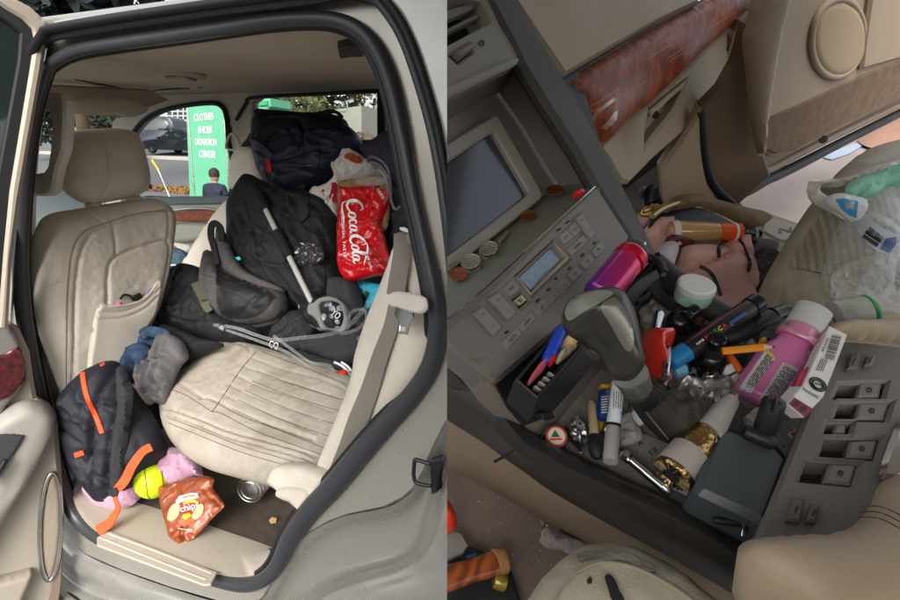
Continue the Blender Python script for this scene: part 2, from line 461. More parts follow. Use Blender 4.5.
# =====================================================================  materials (left)
BEI = mat('beige_leather', c(214, 206, 191), .45, bump=(700, .14), var=(14, c(198, 188, 172), .5), stain=[(23, c(140, 125, 104), .66, .35), (120, c(128, 114, 96), .7, .35)])
BEIW = mat('beige_leather_worn', c(183, 175, 162), .4, bump=(800, .1), var=(20, c(164, 153, 137), .6), stain=[(7, c(134, 122, 104), .5, .45), (30, c(112, 98, 80), .6, .55), (90, c(110, 94, 76), .66, .5)])
TRIM = mat('beige_plastic', c(216, 209, 196), .5, bump=(600, .1), var=(9, c(182, 170, 150), .6), stain=[(60, c(128, 116, 98), .68, .4)])
SCUF = mat('scuffed_sill_plastic', c(186, 176, 160), .5, bump=(300, .12), stain=[(35, c(112, 102, 88), .6, .6), (140, c(84, 74, 62), .66, .5)])
HEAD = mat('headliner_cloth', c(200, 190, 170), .9, bump=(700, .15), var=(4, c(180, 164, 142), .5), stain=[(5, c(150, 112, 78), .7, .4)])
PAINT = mat('champagne_paint', c(164, 162, 154), .27, metal=.45, coat=.8, var=(300, c(176, 174, 166), .3), stain=[(420, c(120, 112, 98), .76, .25)])
PAINTW = mat('champagne_paint_dusty', c(172, 168, 158), .28, metal=.4, coat=.3, stain=[(420, c(116, 106, 90), .74, .3)], var=(3, c(160, 155, 144), .4))
RUB = mat('rubber_seal', c(58, 60, 64), .36, bump=(500, .1), stain=[(50, c(96, 94, 90), .7, .4)])
RUBD = mat('rubber_dark', c(24, 25, 27), .55)
CARP = mat('carpet_dirty', c(92, 80, 70), .95, bump=(900, .9), var=(40, c(66, 56, 48), .8), stain=[(300, c(150, 138, 120), .72, .5)])
BLK = mat('black_nylon', c(32, 33, 36), .75, bump=(500, .2), var=(12, c(40, 41, 45), .6), wr=(11, .4))
BLKS = mat('black_shiny_cloth', c(30, 31, 33), .62, bump=(260, .2), wr=(13, .35))
NAVY = mat('navy_nylon', c(27, 32, 54), .5, bump=(500, .25), var=(8, c(18, 22, 38), .6), wr=(9, .8))
NAVYD = mat('dark_navy_canvas', c(14, 16, 24), .7, bump=(500, .25), wr=(10, .6))
BPK = mat('backpack_navy_black', c(27, 29, 38), .6, weave=(500, .25), var=(16, c(36, 38, 48), .5), wr=(12, .7))
ORG = mat('orange_webbing', c(240, 88, 40), .6, weave=(600, .3))
GRYC = mat('grey_heather', c(104, 100, 99), .9, weave=(420, .5), var=(160, c(80, 77, 76), .9), wr=(12, .4))
GRYK = mat('grey_jersey', c(112, 108, 110), .9, weave=(500, .3), var=(14, c(92, 88, 91), .7), wr=(18, .8))
DGRY = mat('dark_grey_knit', c(58, 59, 64), .85, weave=(420, .5))
DENIM = mat('blue_denim', c(44, 66, 98), .9, weave=(520, .6), var=(60, c(88, 112, 142), .7), wr=(20, .9))
PINKT = mat('pink_terry', c(184, 140, 164), .95, bump=(330, 1.), var=(120, c(204, 164, 186), .8), sheen=.3)
CLR = clearmat('clear_plastic', c(222, 224, 226), .05, .6, .05, (60, .3))
GLASS = mat('window_glass', (1, 1, 1, 1), .02, tr=1., ior=1.02, spec=.5)
TINT = mat('tinted_glass', c(30, 40, 42), .04, spec=.8, coat=.5)
STEEL = mat('brushed_steel', c(190, 190, 188), .28, metal=1., bump=(300, .08))
CHR = mat('chrome', c(215, 215, 212), .1, metal=1.)
BURL = mat('burl_wood', c(98, 42, 20), .15, var=(60, c(30, 12, 8), 1.), coat=1., vor=(90, c(150, 74, 34), .28))
WHT = mat('white_print', c(236, 236, 234), .6)
WHTC = mat('white_cotton', c(226, 222, 214), .9, bump=(260, .25), var=(18, c(204, 200, 192), .6), wr=(16, .7))
REDP = mat('red_plastic_film', c(196, 16, 24), .3, coat=.3, bump=(60, .15))
TEAL = mat('teal_cloth', c(52, 168, 190), .8, bump=(300, .2))
SLATE = mat('slate_blue_cloth', c(72, 98, 112), .9, bump=(300, .3))
OLV = mat('olive_webbing', c(98, 98, 80), .8, weave=(500, .4))
GPL = mat('grey_plastic', c(122, 126, 120), .5, bump=(500, .08))
FOAM = mat('black_foam', c(26, 26, 27), .8, bump=(200, .5))
NEON = mat('neon_yellow_leather', c(204, 228, 30), .5, bump=(240, .15), stain=[(40, c(120, 130, 50), .68, .5)])
BELT = mat('beige_belt_webbing', c(160, 152, 140), .85, weave=(160, 1.), stain=[(40, c(120, 106, 92), .62, .4)])
# =====================================================================  the parked car
car = bpy.data.objects.new('silver_suv', None); COL.objects.link(car); car.location = (-1.1, .5, .1)
tag(car, 'champagne silver SUV with its rear door open and beige leather seats', 'car')
P0 = LY(0)
SEAL = [(43, 76), (50, 63), (75, 50), (120, 42), (170, 35), (225, 27), (270, 20.5), (315, 18), (345, 23), (366, 37), (381, 60), (392, 92), (402, 140), (410, 185), (420, 230), (432, 285), (437, 325), (430, 365), (411, 396), (385, 425), (358, 456), (333, 486), (306, 515), (289, 540), (279, 562), (267, 577), (248, 586), (222, 583), (175, 568), (130, 552), (96, 537), (75, 518), (61, 487), (48, 440), (36, 390), (25, 335), (19, 280), (19, 230), (24, 165), (33, 110)]
SW = [5, 5.5, 6, 6.5, 7, 7.5, 8, 8, 8, 8, 8, 8, 8, 7.5, 7.5, 9, 9.5, 10, 10.5, 11, 11.5, 11.5, 11, 10, 8.5, 7.5, 7, 6.5, 6.5, 6.5, 6.5, 6.5, 6, 6, 6.5, 7, 7, 7, 6.5, 5.5]
ps = [P0.hit(*p) for p in SEAL]; rs = [rpx(0, 0, p, w) for p, w in zip(ps, SW)]
m = tube([p+A3(0, .004, 0) for p in ps], rs, 14, True, sub=5)
Si = np.array(SEAL, float); di = []
cx = A3(225, 300)
Pn = off2(np.array([(x, -y) for x, y in SEAL])[::-1], 7.5)[::-1]
lip = [LY(.035).hit(x, -y) for x, y in Pn]
part(car, 'door_seal', m, RUB, [('seal_lip', tube(lip, [r*.62 for r in rs], 10, True, sub=5), RUBD)])
# painted door frame around the opening
ring_in = [tuple(p) for p in cat(SEAL, 4)]
outer = [(8, 60), (40, 40), (48, 37), (100, 29), (160, 20), (225, 11), (300, 2), (352, -3), (376, 3), (395, 24), (410, 52), (422, 88), (433, 125), (441, 160), (448, 200), (456, 260), (462, 330), (462, 405), (446, 424), (434, 448), (424, 472), (414, 489), (403, 499), (385, 508), (350, 515), (330, 522), (307, 535), (290, 552), (276, 578), (262, 600), (245, 607), (222, 603), (170, 588), (122, 571), (86, 555), (62, 534), (30, 500), (0, 400), (-6, 250), (0, 120)]
part(car, 'body_side', slab(LY(.012), outer, .02, [ring_in], bev=.004), PAINTW)
# outer weatherstrip: two ribs
gk = [(30, 62), (42, 42), (50, 36), (100, 27), (160, 18), (225, 9), (300, 0), (345, -6), (372, -3), (390, 16), (405, 43), (418, 80), (429, 118), (437, 155), (444, 200), (451, 260), (456, 330)]
gm = tube([LY(-.012).hit(x, y) for x, y in gk], [rpx(0, 0, P0.hit(x, y), 5.5) for x, y in gk], 10, sub=5)
gm2 = tube([LY(-.03).hit(x+(5 if x > 340 else 0), y-(7 if x < 350 else 5)) for x, y in gk], [rpx(0, 0, P0.hit(x, y), 4.2) for x, y in gk], 10, sub=5)
part(car, 'outer_weatherstrip', gm, RUB, [('weatherstrip_lip', gm2, RUBD)])
# roof edge and rear quarter
part(car, 'roof_edge', slab(LY(-.02), [(47, 25), (52, 20), (90, 13), (150, 4), (225, -8), (330, -24), (372, -26), (352, -9), (300, -6), (225, 3), (160, 12), (100, 21), (48, 30)], .05, bev=.006), PAINT)
part(car, 'quarter_panel', slab(LY(-.035), [tuple(p) for p in cat([(372, -24), (386, 0), (400, 17), (414, 45), (426, 80), (437, 118), (445, 155), (452, 205)], 5, False)]+[(500, 220), (500, -60), (372, -60)], .05, bev=.008), mat('champagne_paint_sky_lit', c(200, 199, 193), .3, metal=.2, coat=.5))  # paler copy of the body paint, sky reflection put into its colour
Bp = [(222, 603), (245, 607), (262, 600), (276, 578), (290, 552), (307, 535), (330, 522), (350, 515), (385, 508), (403, 499), (414, 489), (424, 472), (434, 448), (446, 424), (458, 400)]
def shift(P, dx, dy): return [(x+dx, y+dy) for x, y in P]
Bi = [(236, 622), (254, 620), (272, 606), (286, 586), (300, 562), (316, 545), (336, 532), (354, 525), (386, 518), (404, 511), (416, 501), (427, 482), (438, 458), (450, 434), (462, 410)]
Di = [(268, 640), (282, 618), (296, 601), (312, 590), (328, 580), (344, 573), (362, 567), (380, 562), (396, 557), (410, 549), (419, 537), (428, 512), (438, 482), (449, 450), (464, 420)]
Do = [(272, 654), (288, 629), (303, 610), (318, 597), (334, 587), (350, 580), (368, 574), (386, 569), (402, 563), (417, 554), (428, 540), (436, 514), (444, 486), (454, 456), (467, 428)]
Eo = [(290, 690), (310, 660), (330, 640), (345, 628), (360, 620), (376, 612), (392, 606), (410, 600), (428, 594), (444, 585), (458, 570), (466, 530), (472, 500), (478, 470), (486, 440)]
part(car, 'rear_door_jamb', loftx([(LY(.012), 0, Bp), (LY(.022), 0, [((a+e)/2, (b+f)/2) for (a, b), (e, f) in zip(Bp, Bi)]), (LY(.04), 0, Bi), (LY(.046), 0, [(.6*a+.4*e, .6*b+.4*f) for (a, b), (e, f) in zip(Bi, Di)]), (LY(.034), 0, Di), (LY(-.012), 0, Do), (LY(-.035), 0, [(.7*a+.3*e, .7*b+.3*f) for (a, b), (e, f) in zip(Do, Eo)]), (LY(-.06), 0, Eo), (LY(-.05), 0, shift(Eo, 15, 60))], 60, 7), PAINT)
# sill below the seal
s0 = [(40, 515), (62, 534), (86, 555), (122, 571), (170, 588), (222, 603), (262, 603)]
part(car, 'outer_sill', loftx([(LY(.012), 0, s0), (LY(-.006), 0, shift(s0, -4, 9)), (LY(-.012), 0, shift(s0, -7, 19)), (LY(-.002), 0, shift(s0, -10, 28)), (LY(-.03), 0, shift(s0, -12, 40)), (LY(-.06), 0, shift(s0, -14, 60)), (LY(-.05), 0, shift(s0, -14, 110))], 50, 6), PAINT)
part(car, 'sill_strip', tube([LY(-.034).hit(x, y) for x, y in [(40, 575), (66, 593), (95, 610), (140, 628)]], .007, 8, sub=4), RUBD)
# striker
st0 = LY(-.004)
sk = tube([LY(-.03).hit(*p) for p in [(431, 486), (415, 481.5), (414.5, 462), (417, 460), (430, 464)]], .0035, 10, sub=3)
sk2 = slab(LY(-.012), [(429, 462), (440, 459), (442, 463), (438, 478), (437, 493), (431, 495), (430, 480)], .02, bev=.002)
part(car, 'door_striker', sk2, mat('dark_steel', c(70, 72, 76), .35, metal=.9), [('striker_loop', sk, MT['dark_steel'])])
# inner sill trim (beige) and scuff plate, carpet
ZS = LZ(.485)
part(car, 'sill_trim', loft([[LY(.03).hit(*p) for p in [(64, 500), (80, 524), (100, 540), (135, 553), (178, 569), (224, 584), (250, 587), (270, 576), (283, 556)]],
    [LZ(.505).hit(*p) for p in [(72, 496), (88, 519), (106, 533), (140, 545), (182, 560), (226, 573), (246, 575), (262, 566), (272, 552)]],
    [LZ(.503).hit(*p) for p in [(76, 480), (96, 500), (120, 514), (150, 524), (186, 536), (222, 547), (246, 553), (262, 552), (268, 549)]],
    [LZ(.49).hit(*p) for p in [(78, 440), (100, 480), (125, 498), (152, 507), (190, 519), (225, 531), (252, 540), (266, 545), (274, 548)]]], 50), SCUF)
for q in ([(106, 533), (160, 553), (212, 574)], [(99, 537.5), (155, 560), (206, 580)]):
    part(car, 'scuff_plate_rib', tube([LZ(.507).hit(*p) for p in q], .0055, 8, flat=(.5, (0, 0, 1)), sub=6), TRIM)
part(car, 'scuff_plate', slab(LZ(.509), [(97, 538), (108, 530), (217, 572), (211, 584), (204, 585), (97, 545)], .006, bev=.0015), SCUF)
part(car, 'floor_carpet', slab(LZ(.488), [(20, 440), (90, 470), (140, 503), (190, 520), (252, 541), (274, 548), (278, 543), (290, 530), (330, 470), (330, 380), (20, 380)], .01, bev=.001), CARP)
part(car, 'floor_pan', wbox((-1.7, .75, .46), (3.0, 1.28, .03)), CARP)
# headliner, with the dome vent
HL = Pl((0, .03, 1.662), nrm((0, .075, -1))); HLP = lambda x, y, h=0: HL.hit(x, y, h)
part(car, 'headliner', box((-1.9, .715, 1.7285), [(1, 0, 0), nrm((0, 1, .075)), nrm((0, -.075, 1))], (3.2, 1.375, .03), .006), HEAD, [
    ('headliner_step', tube([HLP(*p) for p in [(48, 79), (78, 81), (110, 88), (142, 93), (170, 90), (200, 87)]], .012, 8, flat=(.4, (0, 0, 1)), sub=5), HEAD),
    ('sunroof_gap', tube([HLP(*p, .002) for p in [(75, 79.5), (110, 86), (141, 91.5), (168, 89), (202, 88)]], [.002, .007, .009, .008, .002], 8, flat=(.6, (0, 0, 1)), sub=5), RUBD)])
vc = HLP(181, 74.5, .002)
vent = lathe(vc, vc-A3(0, 0, .012), [(0, .075), (.6, .07), (1, .056), (.9, .05)], 28)
part(car, 'dome_vent', vent, HEAD, [('vent_slat', wbox(vc+A3(dx, 0, -.0135), (.007, .085, .006), 20, .001), TRIM) for dx in (-.032, -.016, 0, .016, .032)]+[('vent_hole', lathe(vc-A3(0, 0, .009), vc-A3(0, 0, .0125), [(0, .046), (1, .046)], 28), RUBD)])
part(car, 'coat_hook', slab(HL.up(.016), [(338, 50), (352, 47), (362, 51), (364, 57), (352, 57), (340, 59)], .02, bev=.003), RUBD)
# rear header of the ceiling over the cargo window, front header, visors
FW = LY(1.385)
part(car, 'sun_visor', puff(LX(-2.55, (1, -.25, -.1)), [(72, 104), (84, 98), (110, 96), (135, 99), (147, 105), (146, 112), (130, 117), (112, 115), (86, 115), (70, 112)], .015, R=.02), HEAD)
part(car, 'windshield_header', slab(LX(-2.6, (1, 0, -.2)), [(20, 84), (150, 90), (170, 100), (120, 118), (60, 111), (20, 112)], .03), HEAD)
# far side: pillars and window openings
holeA = [(126, 162), (129, 142), (138, 126), (152, 115), (170, 108.5), (192, 104.5), (212, 103), (221, 106), (226, 115), (228, 140), (229.5, 196), (150, 197.5), (126, 198)]
holeB = [(252, 102), (258, 97.5), (320, 94.5), (377, 91.5), (379, 120), (379, 190), (254, 196)]
holeC = [(383, 91.5), (420, 90), (420, 190), (384, 190)]
part(car, 'far_pillars', slab(FW, [(112, 122), (124, 108), (140, 97), (160, 88), (250, 83), (446, 78), (446, 250), (100, 250), (110, 160)], .05, [cat(holeA, 3), holeB, holeC], bev=.004), TRIM)
def rim(h, r=.012): return tube([LY(1.375).hit(*p) for p in h], r, 8, True, sub=3)
part(car, 'window_rubber', rim(holeA), RUBD); part(car, 'window_rubber', tube([LY(1.375).hit(*p) for p in [(236, 120), (246, 103), (254, 97.5), (320, 94), (382, 91)]], .008, 8, sub=4), RUBD)
part(car, 'far_rear_pillar', slab(LY(1.37), [(376.5, 88), (384.5, 88), (385, 200), (377, 200)], .05), RUBD)
part(car, 'window_pane', slab(LY(1.41), holeA, .003, bev=0, sm=3), GLASS); part(car, 'window_pane', slab(LY(1.41), holeB, .003, bev=0), GLASS)
FD = LY(1.36)
part(car, 'far_door_panel', slab(FD, [(120, 198), (231, 198), (236, 206), (236, 300), (120, 300)], .06, bev=.01), mat('pale_green_grey_trim', c(170, 172, 158), .5), [
    ('window_ledge', slab(LY(1.345), [(120, 197), (232, 196), (232, 204), (120, 206)], .03, bev=.006), mat('ledge_grey', c(96, 112, 116), .5)),
    ('burl_strip', slab(LY(1.335), [(172, 211), (216, 209.5), (217, 216), (210, 221), (172, 221)], .012, bev=.003), BURL),
    ('door_pull', tube([LY(1.32).hit(*p) for p in [(174, 210.5), (190, 208.5), (205, 208.5), (216, 210)]], .006, 8, sub=4), CHR),
    ('armrest_pad', puff(LY(1.34), [(172, 224), (214, 223), (214, 233), (206, 240), (172, 242)], .04, R=.03), MT['pale_green_grey_trim'])])
part(car, 'dashboard', puff(Pl((-2.3, .5, 1.12), (.5, -.3, .8)), [(20, 196), (60, 186), (90, 200), (104, 214), (40, 224), (20, 222)], .02), mat('dash_blue_grey', c(104, 114, 118), .6))
part(car, 'far_belt_guide', tube([LY(1.33).hit(*p) for p in [(228.5, 124), (231, 127), (231.5, 134), (229, 139)]], .004, 6, sub=4), RUBD, [
    ('belt_loop', tube([LY(1.32).hit(*p) for p in [(226, 146), (229, 136), (234, 134), (240, 144), (238, 150), (228, 149)]], .006, 8, True, sub=3), TRIM)])
part(car, 'grab_handle', tube([LY(.05).hit(*p) for p in [(51, 180), (44, 182), (46, 99), (53, 100)]], .013, 10, sub=1), TRIM) if 0 else None
gh = slab(LY(.07), [(41, 96), (45, 92), (56, 92), (61, 94), (63.5, 100), (64, 122), (62.5, 150), (56, 168), (54, 178), (52, 192), (46, 196), (31, 196), (30.5, 180), (33, 174), (42, 172.5), (47, 165), (49.5, 150), (51, 118), (49, 112), (42, 111)], .028, bev=.006)
part(car, 'grab_handle', gh, TRIM)
part(car, 'belt_pillar_trim', loft([[LY(.05).hit(*p) for p in [(44, 70), (38, 110), (31, 165), (27, 230), (29, 290), (36, 350), (48, 410), (62, 470), (74, 505)]], [LY(.075).hit(*p) for p in [(52, 68), (43, 110), (36, 165), (32, 230), (34, 290), (42, 350), (56, 410), (70, 465), (84, 500)]], [LY(.16).hit(*p) for p in [(54, 78), (45, 110), (38, 165), (36, 230), (38, 290), (46, 350), (60, 410), (74, 465), (90, 498)]]], 40), TRIM)
part(car, 'side_airbag_trim', slab(LY(.09), [(33, 298), (40, 296), (47, 302), (52, 345), (66, 408), (84, 470), (72, 470), (56, 420), (42, 360)], .03, bev=.006), TRIM)
# front seat
SP = LX(-1.5, (1, -.12, .08))
sb = puff(SP, [(29, 300), (30.5, 258), (36, 230), (47, 215), (75, 209), (125, 201), (152, 198), (166, 204), (173.5, 216), (172.5, 236), (169, 262), (160, 300), (150, 324), (137, 350), (126, 390), (118, 440), (80, 446), (62, 398), (44, 350)], .055, .05, R=.06, sp=.0048,
    cr=[([(66, 400), (66, 340), (67, 290), (72, 250), (84, 232), (105, 223), (135, 214), (166, 210)], -.008, 1.6), ([(104, 223), (106, 240), (106, 254)], -.007, 1.4), ([(159, 211), (160, 225), (159, 240)], -.006, 1.4),
        ([(84, 400), (90, 360), (97, 305), (98, 275), (102, 260), (120, 250), (145, 242), (156, 240), (161, 246), (160, 262), (155, 285), (145, 305), (133, 335)], -.009, 1.6), ([(78, 212), (90, 219), (96, 224)], -.005, 1.3)],
    nz=[('n', .006, 9), ('f', .002, 40)])
pk = puff(SP.up(.057), [(98, 306), (112, 305), (130, 303), (146, 295), (158, 280), (161, 286), (156, 312), (146, 330), (136, 352), (126, 384), (120, 420), (84, 424), (86, 380), (90, 340)], .012, .004, R=.010, sp=.005, cr=[([(97, 312), (118, 312), (140, 304), (158, 288)], -.004, 1.5), ([(97, 319), (120, 318), (142, 309), (156, 296)], -.004, 1.2)], nz=[('n', .004, 14)])
seamB = SP; rim_p = tube([pk.surf.hit(*p, .001) for p in [(97.5, 307), (114, 306.5), (132, 304), (146, 297), (157, 284)]], .0045, 8, sub=5)
hd = puff(SP.up(-.01), [(57, 168), (59, 145), (66, 134), (84, 129.5), (112, 128), (132, 131.5), (140, 146), (147, 174), (146, 187), (137, 195.5), (108, 202), (88, 204), (72, 197), (60, 183)], .075, .07, R=.075, sp=.005, cr=[([(84, 130), (92, 142), (97, 165), (97, 182), (92, 203)], -.007, 1.5), ([(88, 130), (96, 142), (100.5, 165), (100, 182), (95, 203)], -.004, .9)], nz=[('n', .003, 12)])
post = [lathe(SP.hit(x, y, -.01), SP.hit(x, y+11, -.01), [(0, .012), (.35, .018), (.6, .024), (1, .02)], 16) for x, y in ((94, 199), (134, 192))]
part(car, 'front_seat', sb, BEI, [('headrest', hd, BEI), ('headrest_post', post[0], TRIM), ('headrest_post', post[1], TRIM), ('map_pocket', pk, BEI), ('pocket_piping', rim_p, BEI),
    ('seam', strip(sb.surf, [(66, 390), (66, 340), (67, 290), (72, 250), (84, 232), (105, 223), (135, 214), (164, 210)], .8, .0018, .001, 1, 8), mat('tan_thread', c(140, 122, 98), .8))])
# front passenger seat seen between
PS = LY(1.12, (.15, -.98, .1))
pb = puff(PS, [(172, 285), (179, 271), (190, 252), (208, 224), (224, 203), (234, 196), (246, 193), (258, 200), (258, 285)], .05, R=.06, cr=[([(182, 272), (200, 244), (220, 216), (236, 199)], -.006, 1.4), ([(186, 274), (204, 246), (224, 218), (238, 202)], -.005, 1.2)])
ph = puff(PS.up(.01), [(231, 184), (232.5, 162), (238, 150), (247, 145), (258, 147), (266, 160), (266, 186), (252, 191), (236, 191)], .05, R=.05)
part(car, 'passenger_seat', pb, BEI, [('headrest', ph, BEI)])
# rear bench
CU = Pl(A3(-.95, .28, .80), (-.12, -.38, .9))
cu = puff(CU, [(161, 412), (162, 398), (170, 378), (186, 360), (205, 349), (230, 344), (262, 350), (300, 361), (338, 374), (358, 384), (362, 405), (350, 440), (334, 470), (316, 497), (292, 492), (262, 482), (228, 473), (200, 464), (177, 448), (165, 430)], .06, .06, R=.075, sp=.0045,
    cr=[([(256, 352), (240, 371), (222, 398), (212, 412)], -.006, 1.5), ([(256, 371), (300, 387), (350, 402)], -.0028, 1.2), ([(252, 381), (296, 398), (346, 413)], -.0028, 1.2), ([(244, 390), (288, 409), (340, 426)], -.0028, 1.2), ([(238, 400), (282, 420), (334, 438)], -.0028, 1.2), ([(232, 409), (276, 429), (326, 449)], -.0028, 1.2),
        ([(212, 412), (222, 414), (260, 433), (322, 455)], -.008, 1.4), ([(168, 418), (200, 430), (240, 446), (280, 458), (322, 470)], -.006, 1.2), ([(168, 423), (200, 436), (240, 452), (280, 464), (322, 476)], -.005, 1.), ([(165, 388), (185, 395), (212, 412)], -.003, 2.),
        ([(262, 352), (300, 366), (345, 384)], -.006, 1.6), ([(230, 352), (252, 358), (258, 366)], -.003, 1.5)],
    nz=[('r', .0012, 24, .5, .7), ('n', .007, 8), ('f', .001, 60)])
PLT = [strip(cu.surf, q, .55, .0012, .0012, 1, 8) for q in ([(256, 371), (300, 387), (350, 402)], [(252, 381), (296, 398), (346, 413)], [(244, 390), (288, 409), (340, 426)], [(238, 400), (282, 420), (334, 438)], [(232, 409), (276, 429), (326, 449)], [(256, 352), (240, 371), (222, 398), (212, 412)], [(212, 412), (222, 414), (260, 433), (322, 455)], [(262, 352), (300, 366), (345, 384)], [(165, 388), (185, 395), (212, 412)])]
thr = [strip(cu.surf, q, .8, .0016, .001, 1, 8) for q in ([(168, 418), (200, 430), (240, 446), (280, 458), (318, 469)], [(168, 423), (200, 436), (240, 452), (280, 464), (316, 474)])]
BK = Pl(P0.hit(390, 330)+A3(0, .09, 0), (-.5, -.82, .25))
bk = puff(BK, [(360, 384), (366, 352), (376, 322), (388, 292), (399, 262), (409, 234), (420, 250), (433, 290), (440, 325), (434, 362), (414, 392), (388, 420), (360, 452), (338, 478), (326, 470), (338, 436)], .05, .05, R=.07, sp=.005, cr=[([(412, 240), (396, 290), (380, 330), (366, 372), (356, 410), (340, 450)], -.005, 1.5), ([(404, 262), (388, 306), (372, 350), (360, 396)], -.004, 1.3)], nz=[('n', .006, 10)])
part(car, 'rear_bench', cu, BEIW, [('backrest', bk, BEI)]+[('pleat_seam', q, mat('seam_dirt_tan', c(112, 98, 80), .8)) for q in PLT]+[('seam', thr[0], MT['tan_thread']), ('seam', thr[1], MT['tan_thread']),  # darker dirt lines coloured along the pleat creases
    ('hinge_cover', puff(Pl(P0.hit(300, 480)+A3(0, .06, 0), (-.2, -.9, .3)), [(274, 482), (278, 468), (288, 462), (312, 464), (326, 470), (332, 480), (320, 505), (308, 512), (282, 490)], .03, .02, R=.02), TRIM),
    ('hinge_cover', puff(Pl(P0.hit(295, 495)+A3(0, .03, 0), (-.2, -.9, .3)), [(280, 495), (283, 486), (300, 485), (312, 489), (313, 500), (304, 511), (296, 504), (284, 499)], .02, .02, R=.015), TRIM),
    ('seat_riser', wbox(LZ(.6).hit(215, 455)+A3(.1, .12, -.06), (.5, .05, .2), -8), TRIM)])
# belt
part(car, 'seat_belt', strip(bk.surf, [(402, 292), (396, 318), (386, 350), (374, 385), (362, 420), (352, 450), (343, 480)], [13.5, 14, 15.5, 17.5, 20, 23, 26], .007, .0018, 6, 5, .0012), BELT, [
    ('belt_tongue', slab(BK.up(.075), [(396, 306), (412, 309), (413, 317), (410, 322), (406.5, 335), (397.5, 333.5), (399, 322), (394, 315)], .003, [[(400, 326), (405.5, 327), (404.5, 331.5), (399.5, 330.5)]], bev=.0006), CHR),
    ('belt_guide', slab(BK.up(.08), [(388, 294), (397, 291), (414, 294), (424, 298), (425, 309), (420, 313), (411, 312), (395, 307), (388, 305)], .008, bev=.003, sm=2), TRIM),
    ('belt_upper', strip(bk.surf, [(408, 232), (408, 255), (404, 280), (402, 296)], [16, 17, 17, 18], .014, .003, 4, 5), BELT)])
part(car, 'belt_buckle', slab(Pl(cu.surf.hit(348, 372), (-.3, -.8, .5)), [(335, 373), (345, 370), (352, 374), (353, 384), (349, 383)], .02, bev=.002), TRIM, [('release_button', slab(Pl(cu.surf.hit(340, 373)+A3(0, -.006, .004), (-.3, -.8, .5)), [(333.5, 372), (344, 369.5), (346, 373), (336, 376)], .012, bev=.001), mat('red_button', c(210, 30, 28), .4))])
part(car, 'chassis_box', wbox((-1.6, .74, .38), (3.6, 1.2, .1)), RUBD)
part(car, 'tailgate_trim', wbox((-.18, .9, 1.1), (.03, .9, 1.2)), RUBD)
part(car, 'cargo_floor', wbox((-.6, .95, .76), (.9, .85, .04)), BLK)
# outer roof
part(car, 'roof', box((-1.9, .70, 1.758), [(1, 0, 0), nrm((0, 1, .075)), nrm((0, -.075, 1))], (3.3, 1.40, .022), .006), PAINT)
# ---- the open door
DP = Pl(P0.hit(66, 480)+A3(.0, -.05, 0), (.93, -.36, .03))
DTRIM = mat('door_beige_plastic', c(168, 160, 147), .5, bump=(700, .1), var=(9, c(168, 158, 142), .6), stain=[(60, c(120, 108, 92), .68, .4)])
part(car, 'open_door', slab(DP, [(-60, 410), (0, 408), (38, 400), (52, 408), (58, 420), (62, 470), (65, 520), (63, 560), (58, 620), (-60, 640)], .05, bev=.012), DTRIM, [
    ('armrest', puff(DP.up(.0), [(-60, 450), (-20, 425), (6, 408), (24, 400), (40, 401), (54, 409), (57, 420), (50, 440), (30, 478), (0, 525), (-30, 570), (-60, 600)], .05, R=.03, cr=[([(54, 412), (36, 450), (0, 510)], -.003, 1.), ([(50, 410), (33, 445), (0, 497)], -.003, 1.)]), mat('pale_grey_leather', c(158, 154, 146), .5, bump=(700, .15))),
    ('switch_plate', puff(DP.up(.035), [(-60, 470), (-10, 434), (2, 430), (24, 431), (26, 434), (10, 460), (-20, 500), (-60, 540)], .022, R=.01), mat('charcoal_plastic', c(62, 64, 66), .5)),
    ('window_switch', slab(DP.up(.075), [(-8, 480), (4, 460), (8, 461), (0, 476), (-8, 488)], .012), RUBD),
    ('speaker_ring', tube([DP.hit(50.5+10.8*math.cos(t)+2*math.sin(t)*-1, 527+54*math.sin(t), .006) for t in np.linspace(0, 2*math.pi, 40)[:-1]], .005, 8, True), STEEL),
    ('speaker_grille', puff(DP, [(50.5+10.5*math.cos(t)-2*math.sin(t), 527+53*math.sin(t)) for t in np.linspace(0, 2*math.pi, 30)[:-1]], .006, R=.01, sm=False), mat('grille_cloth', c(190, 176, 156), .8, weave=(500, .8))),
    ('map_pocket', puff(DP.up(.005), [(-30, 585), (0, 576), (24, 570), (31, 568), (32, 575), (22, 600), (16, 640), (-30, 640)], .03, R=.015), DTRIM),
    ('door_carpet', slab(DP.up(.004), [(60, 545), (64, 550), (61, 590), (56, 620), (44, 620), (50, 590)], .006), mat('door_carpet', c(140, 122, 108), .95, bump=(700, .5)))])
part(car, 'door_upper_panel', slab(DP.up(-.015), [(-60, 330), (-10, 325), (8, 322), (20, 330), (30, 352), (34, 380), (38, 402), (-60, 440)], .05, bev=.01), DTRIM, [
    ('handle_surround', puff(DP.up(-.005), [(-30, 330), (2, 322), (12, 327), (21, 343), (26.5, 366), (25, 385), (8, 405), (-2, 428), (-30, 430)], .016, R=.012), mat('satin_grey', c(118, 116, 112), .4)),
    ('door_reflector', puff(DP.up(.008), [(-30, 356), (0, 354), (12, 348), (20, 347), (25, 360), (25.5, 378), (18, 388), (6, 399), (-30, 400)], .008, R=.008), mat('dark_red_burl', c(92, 22, 18), .12, coat=1., var=(90, c(30, 6, 6), .9)))])
DW = Pl(P0.hit(49, 60)+A3(0, -.06, 0), (.93, -.36, .03))
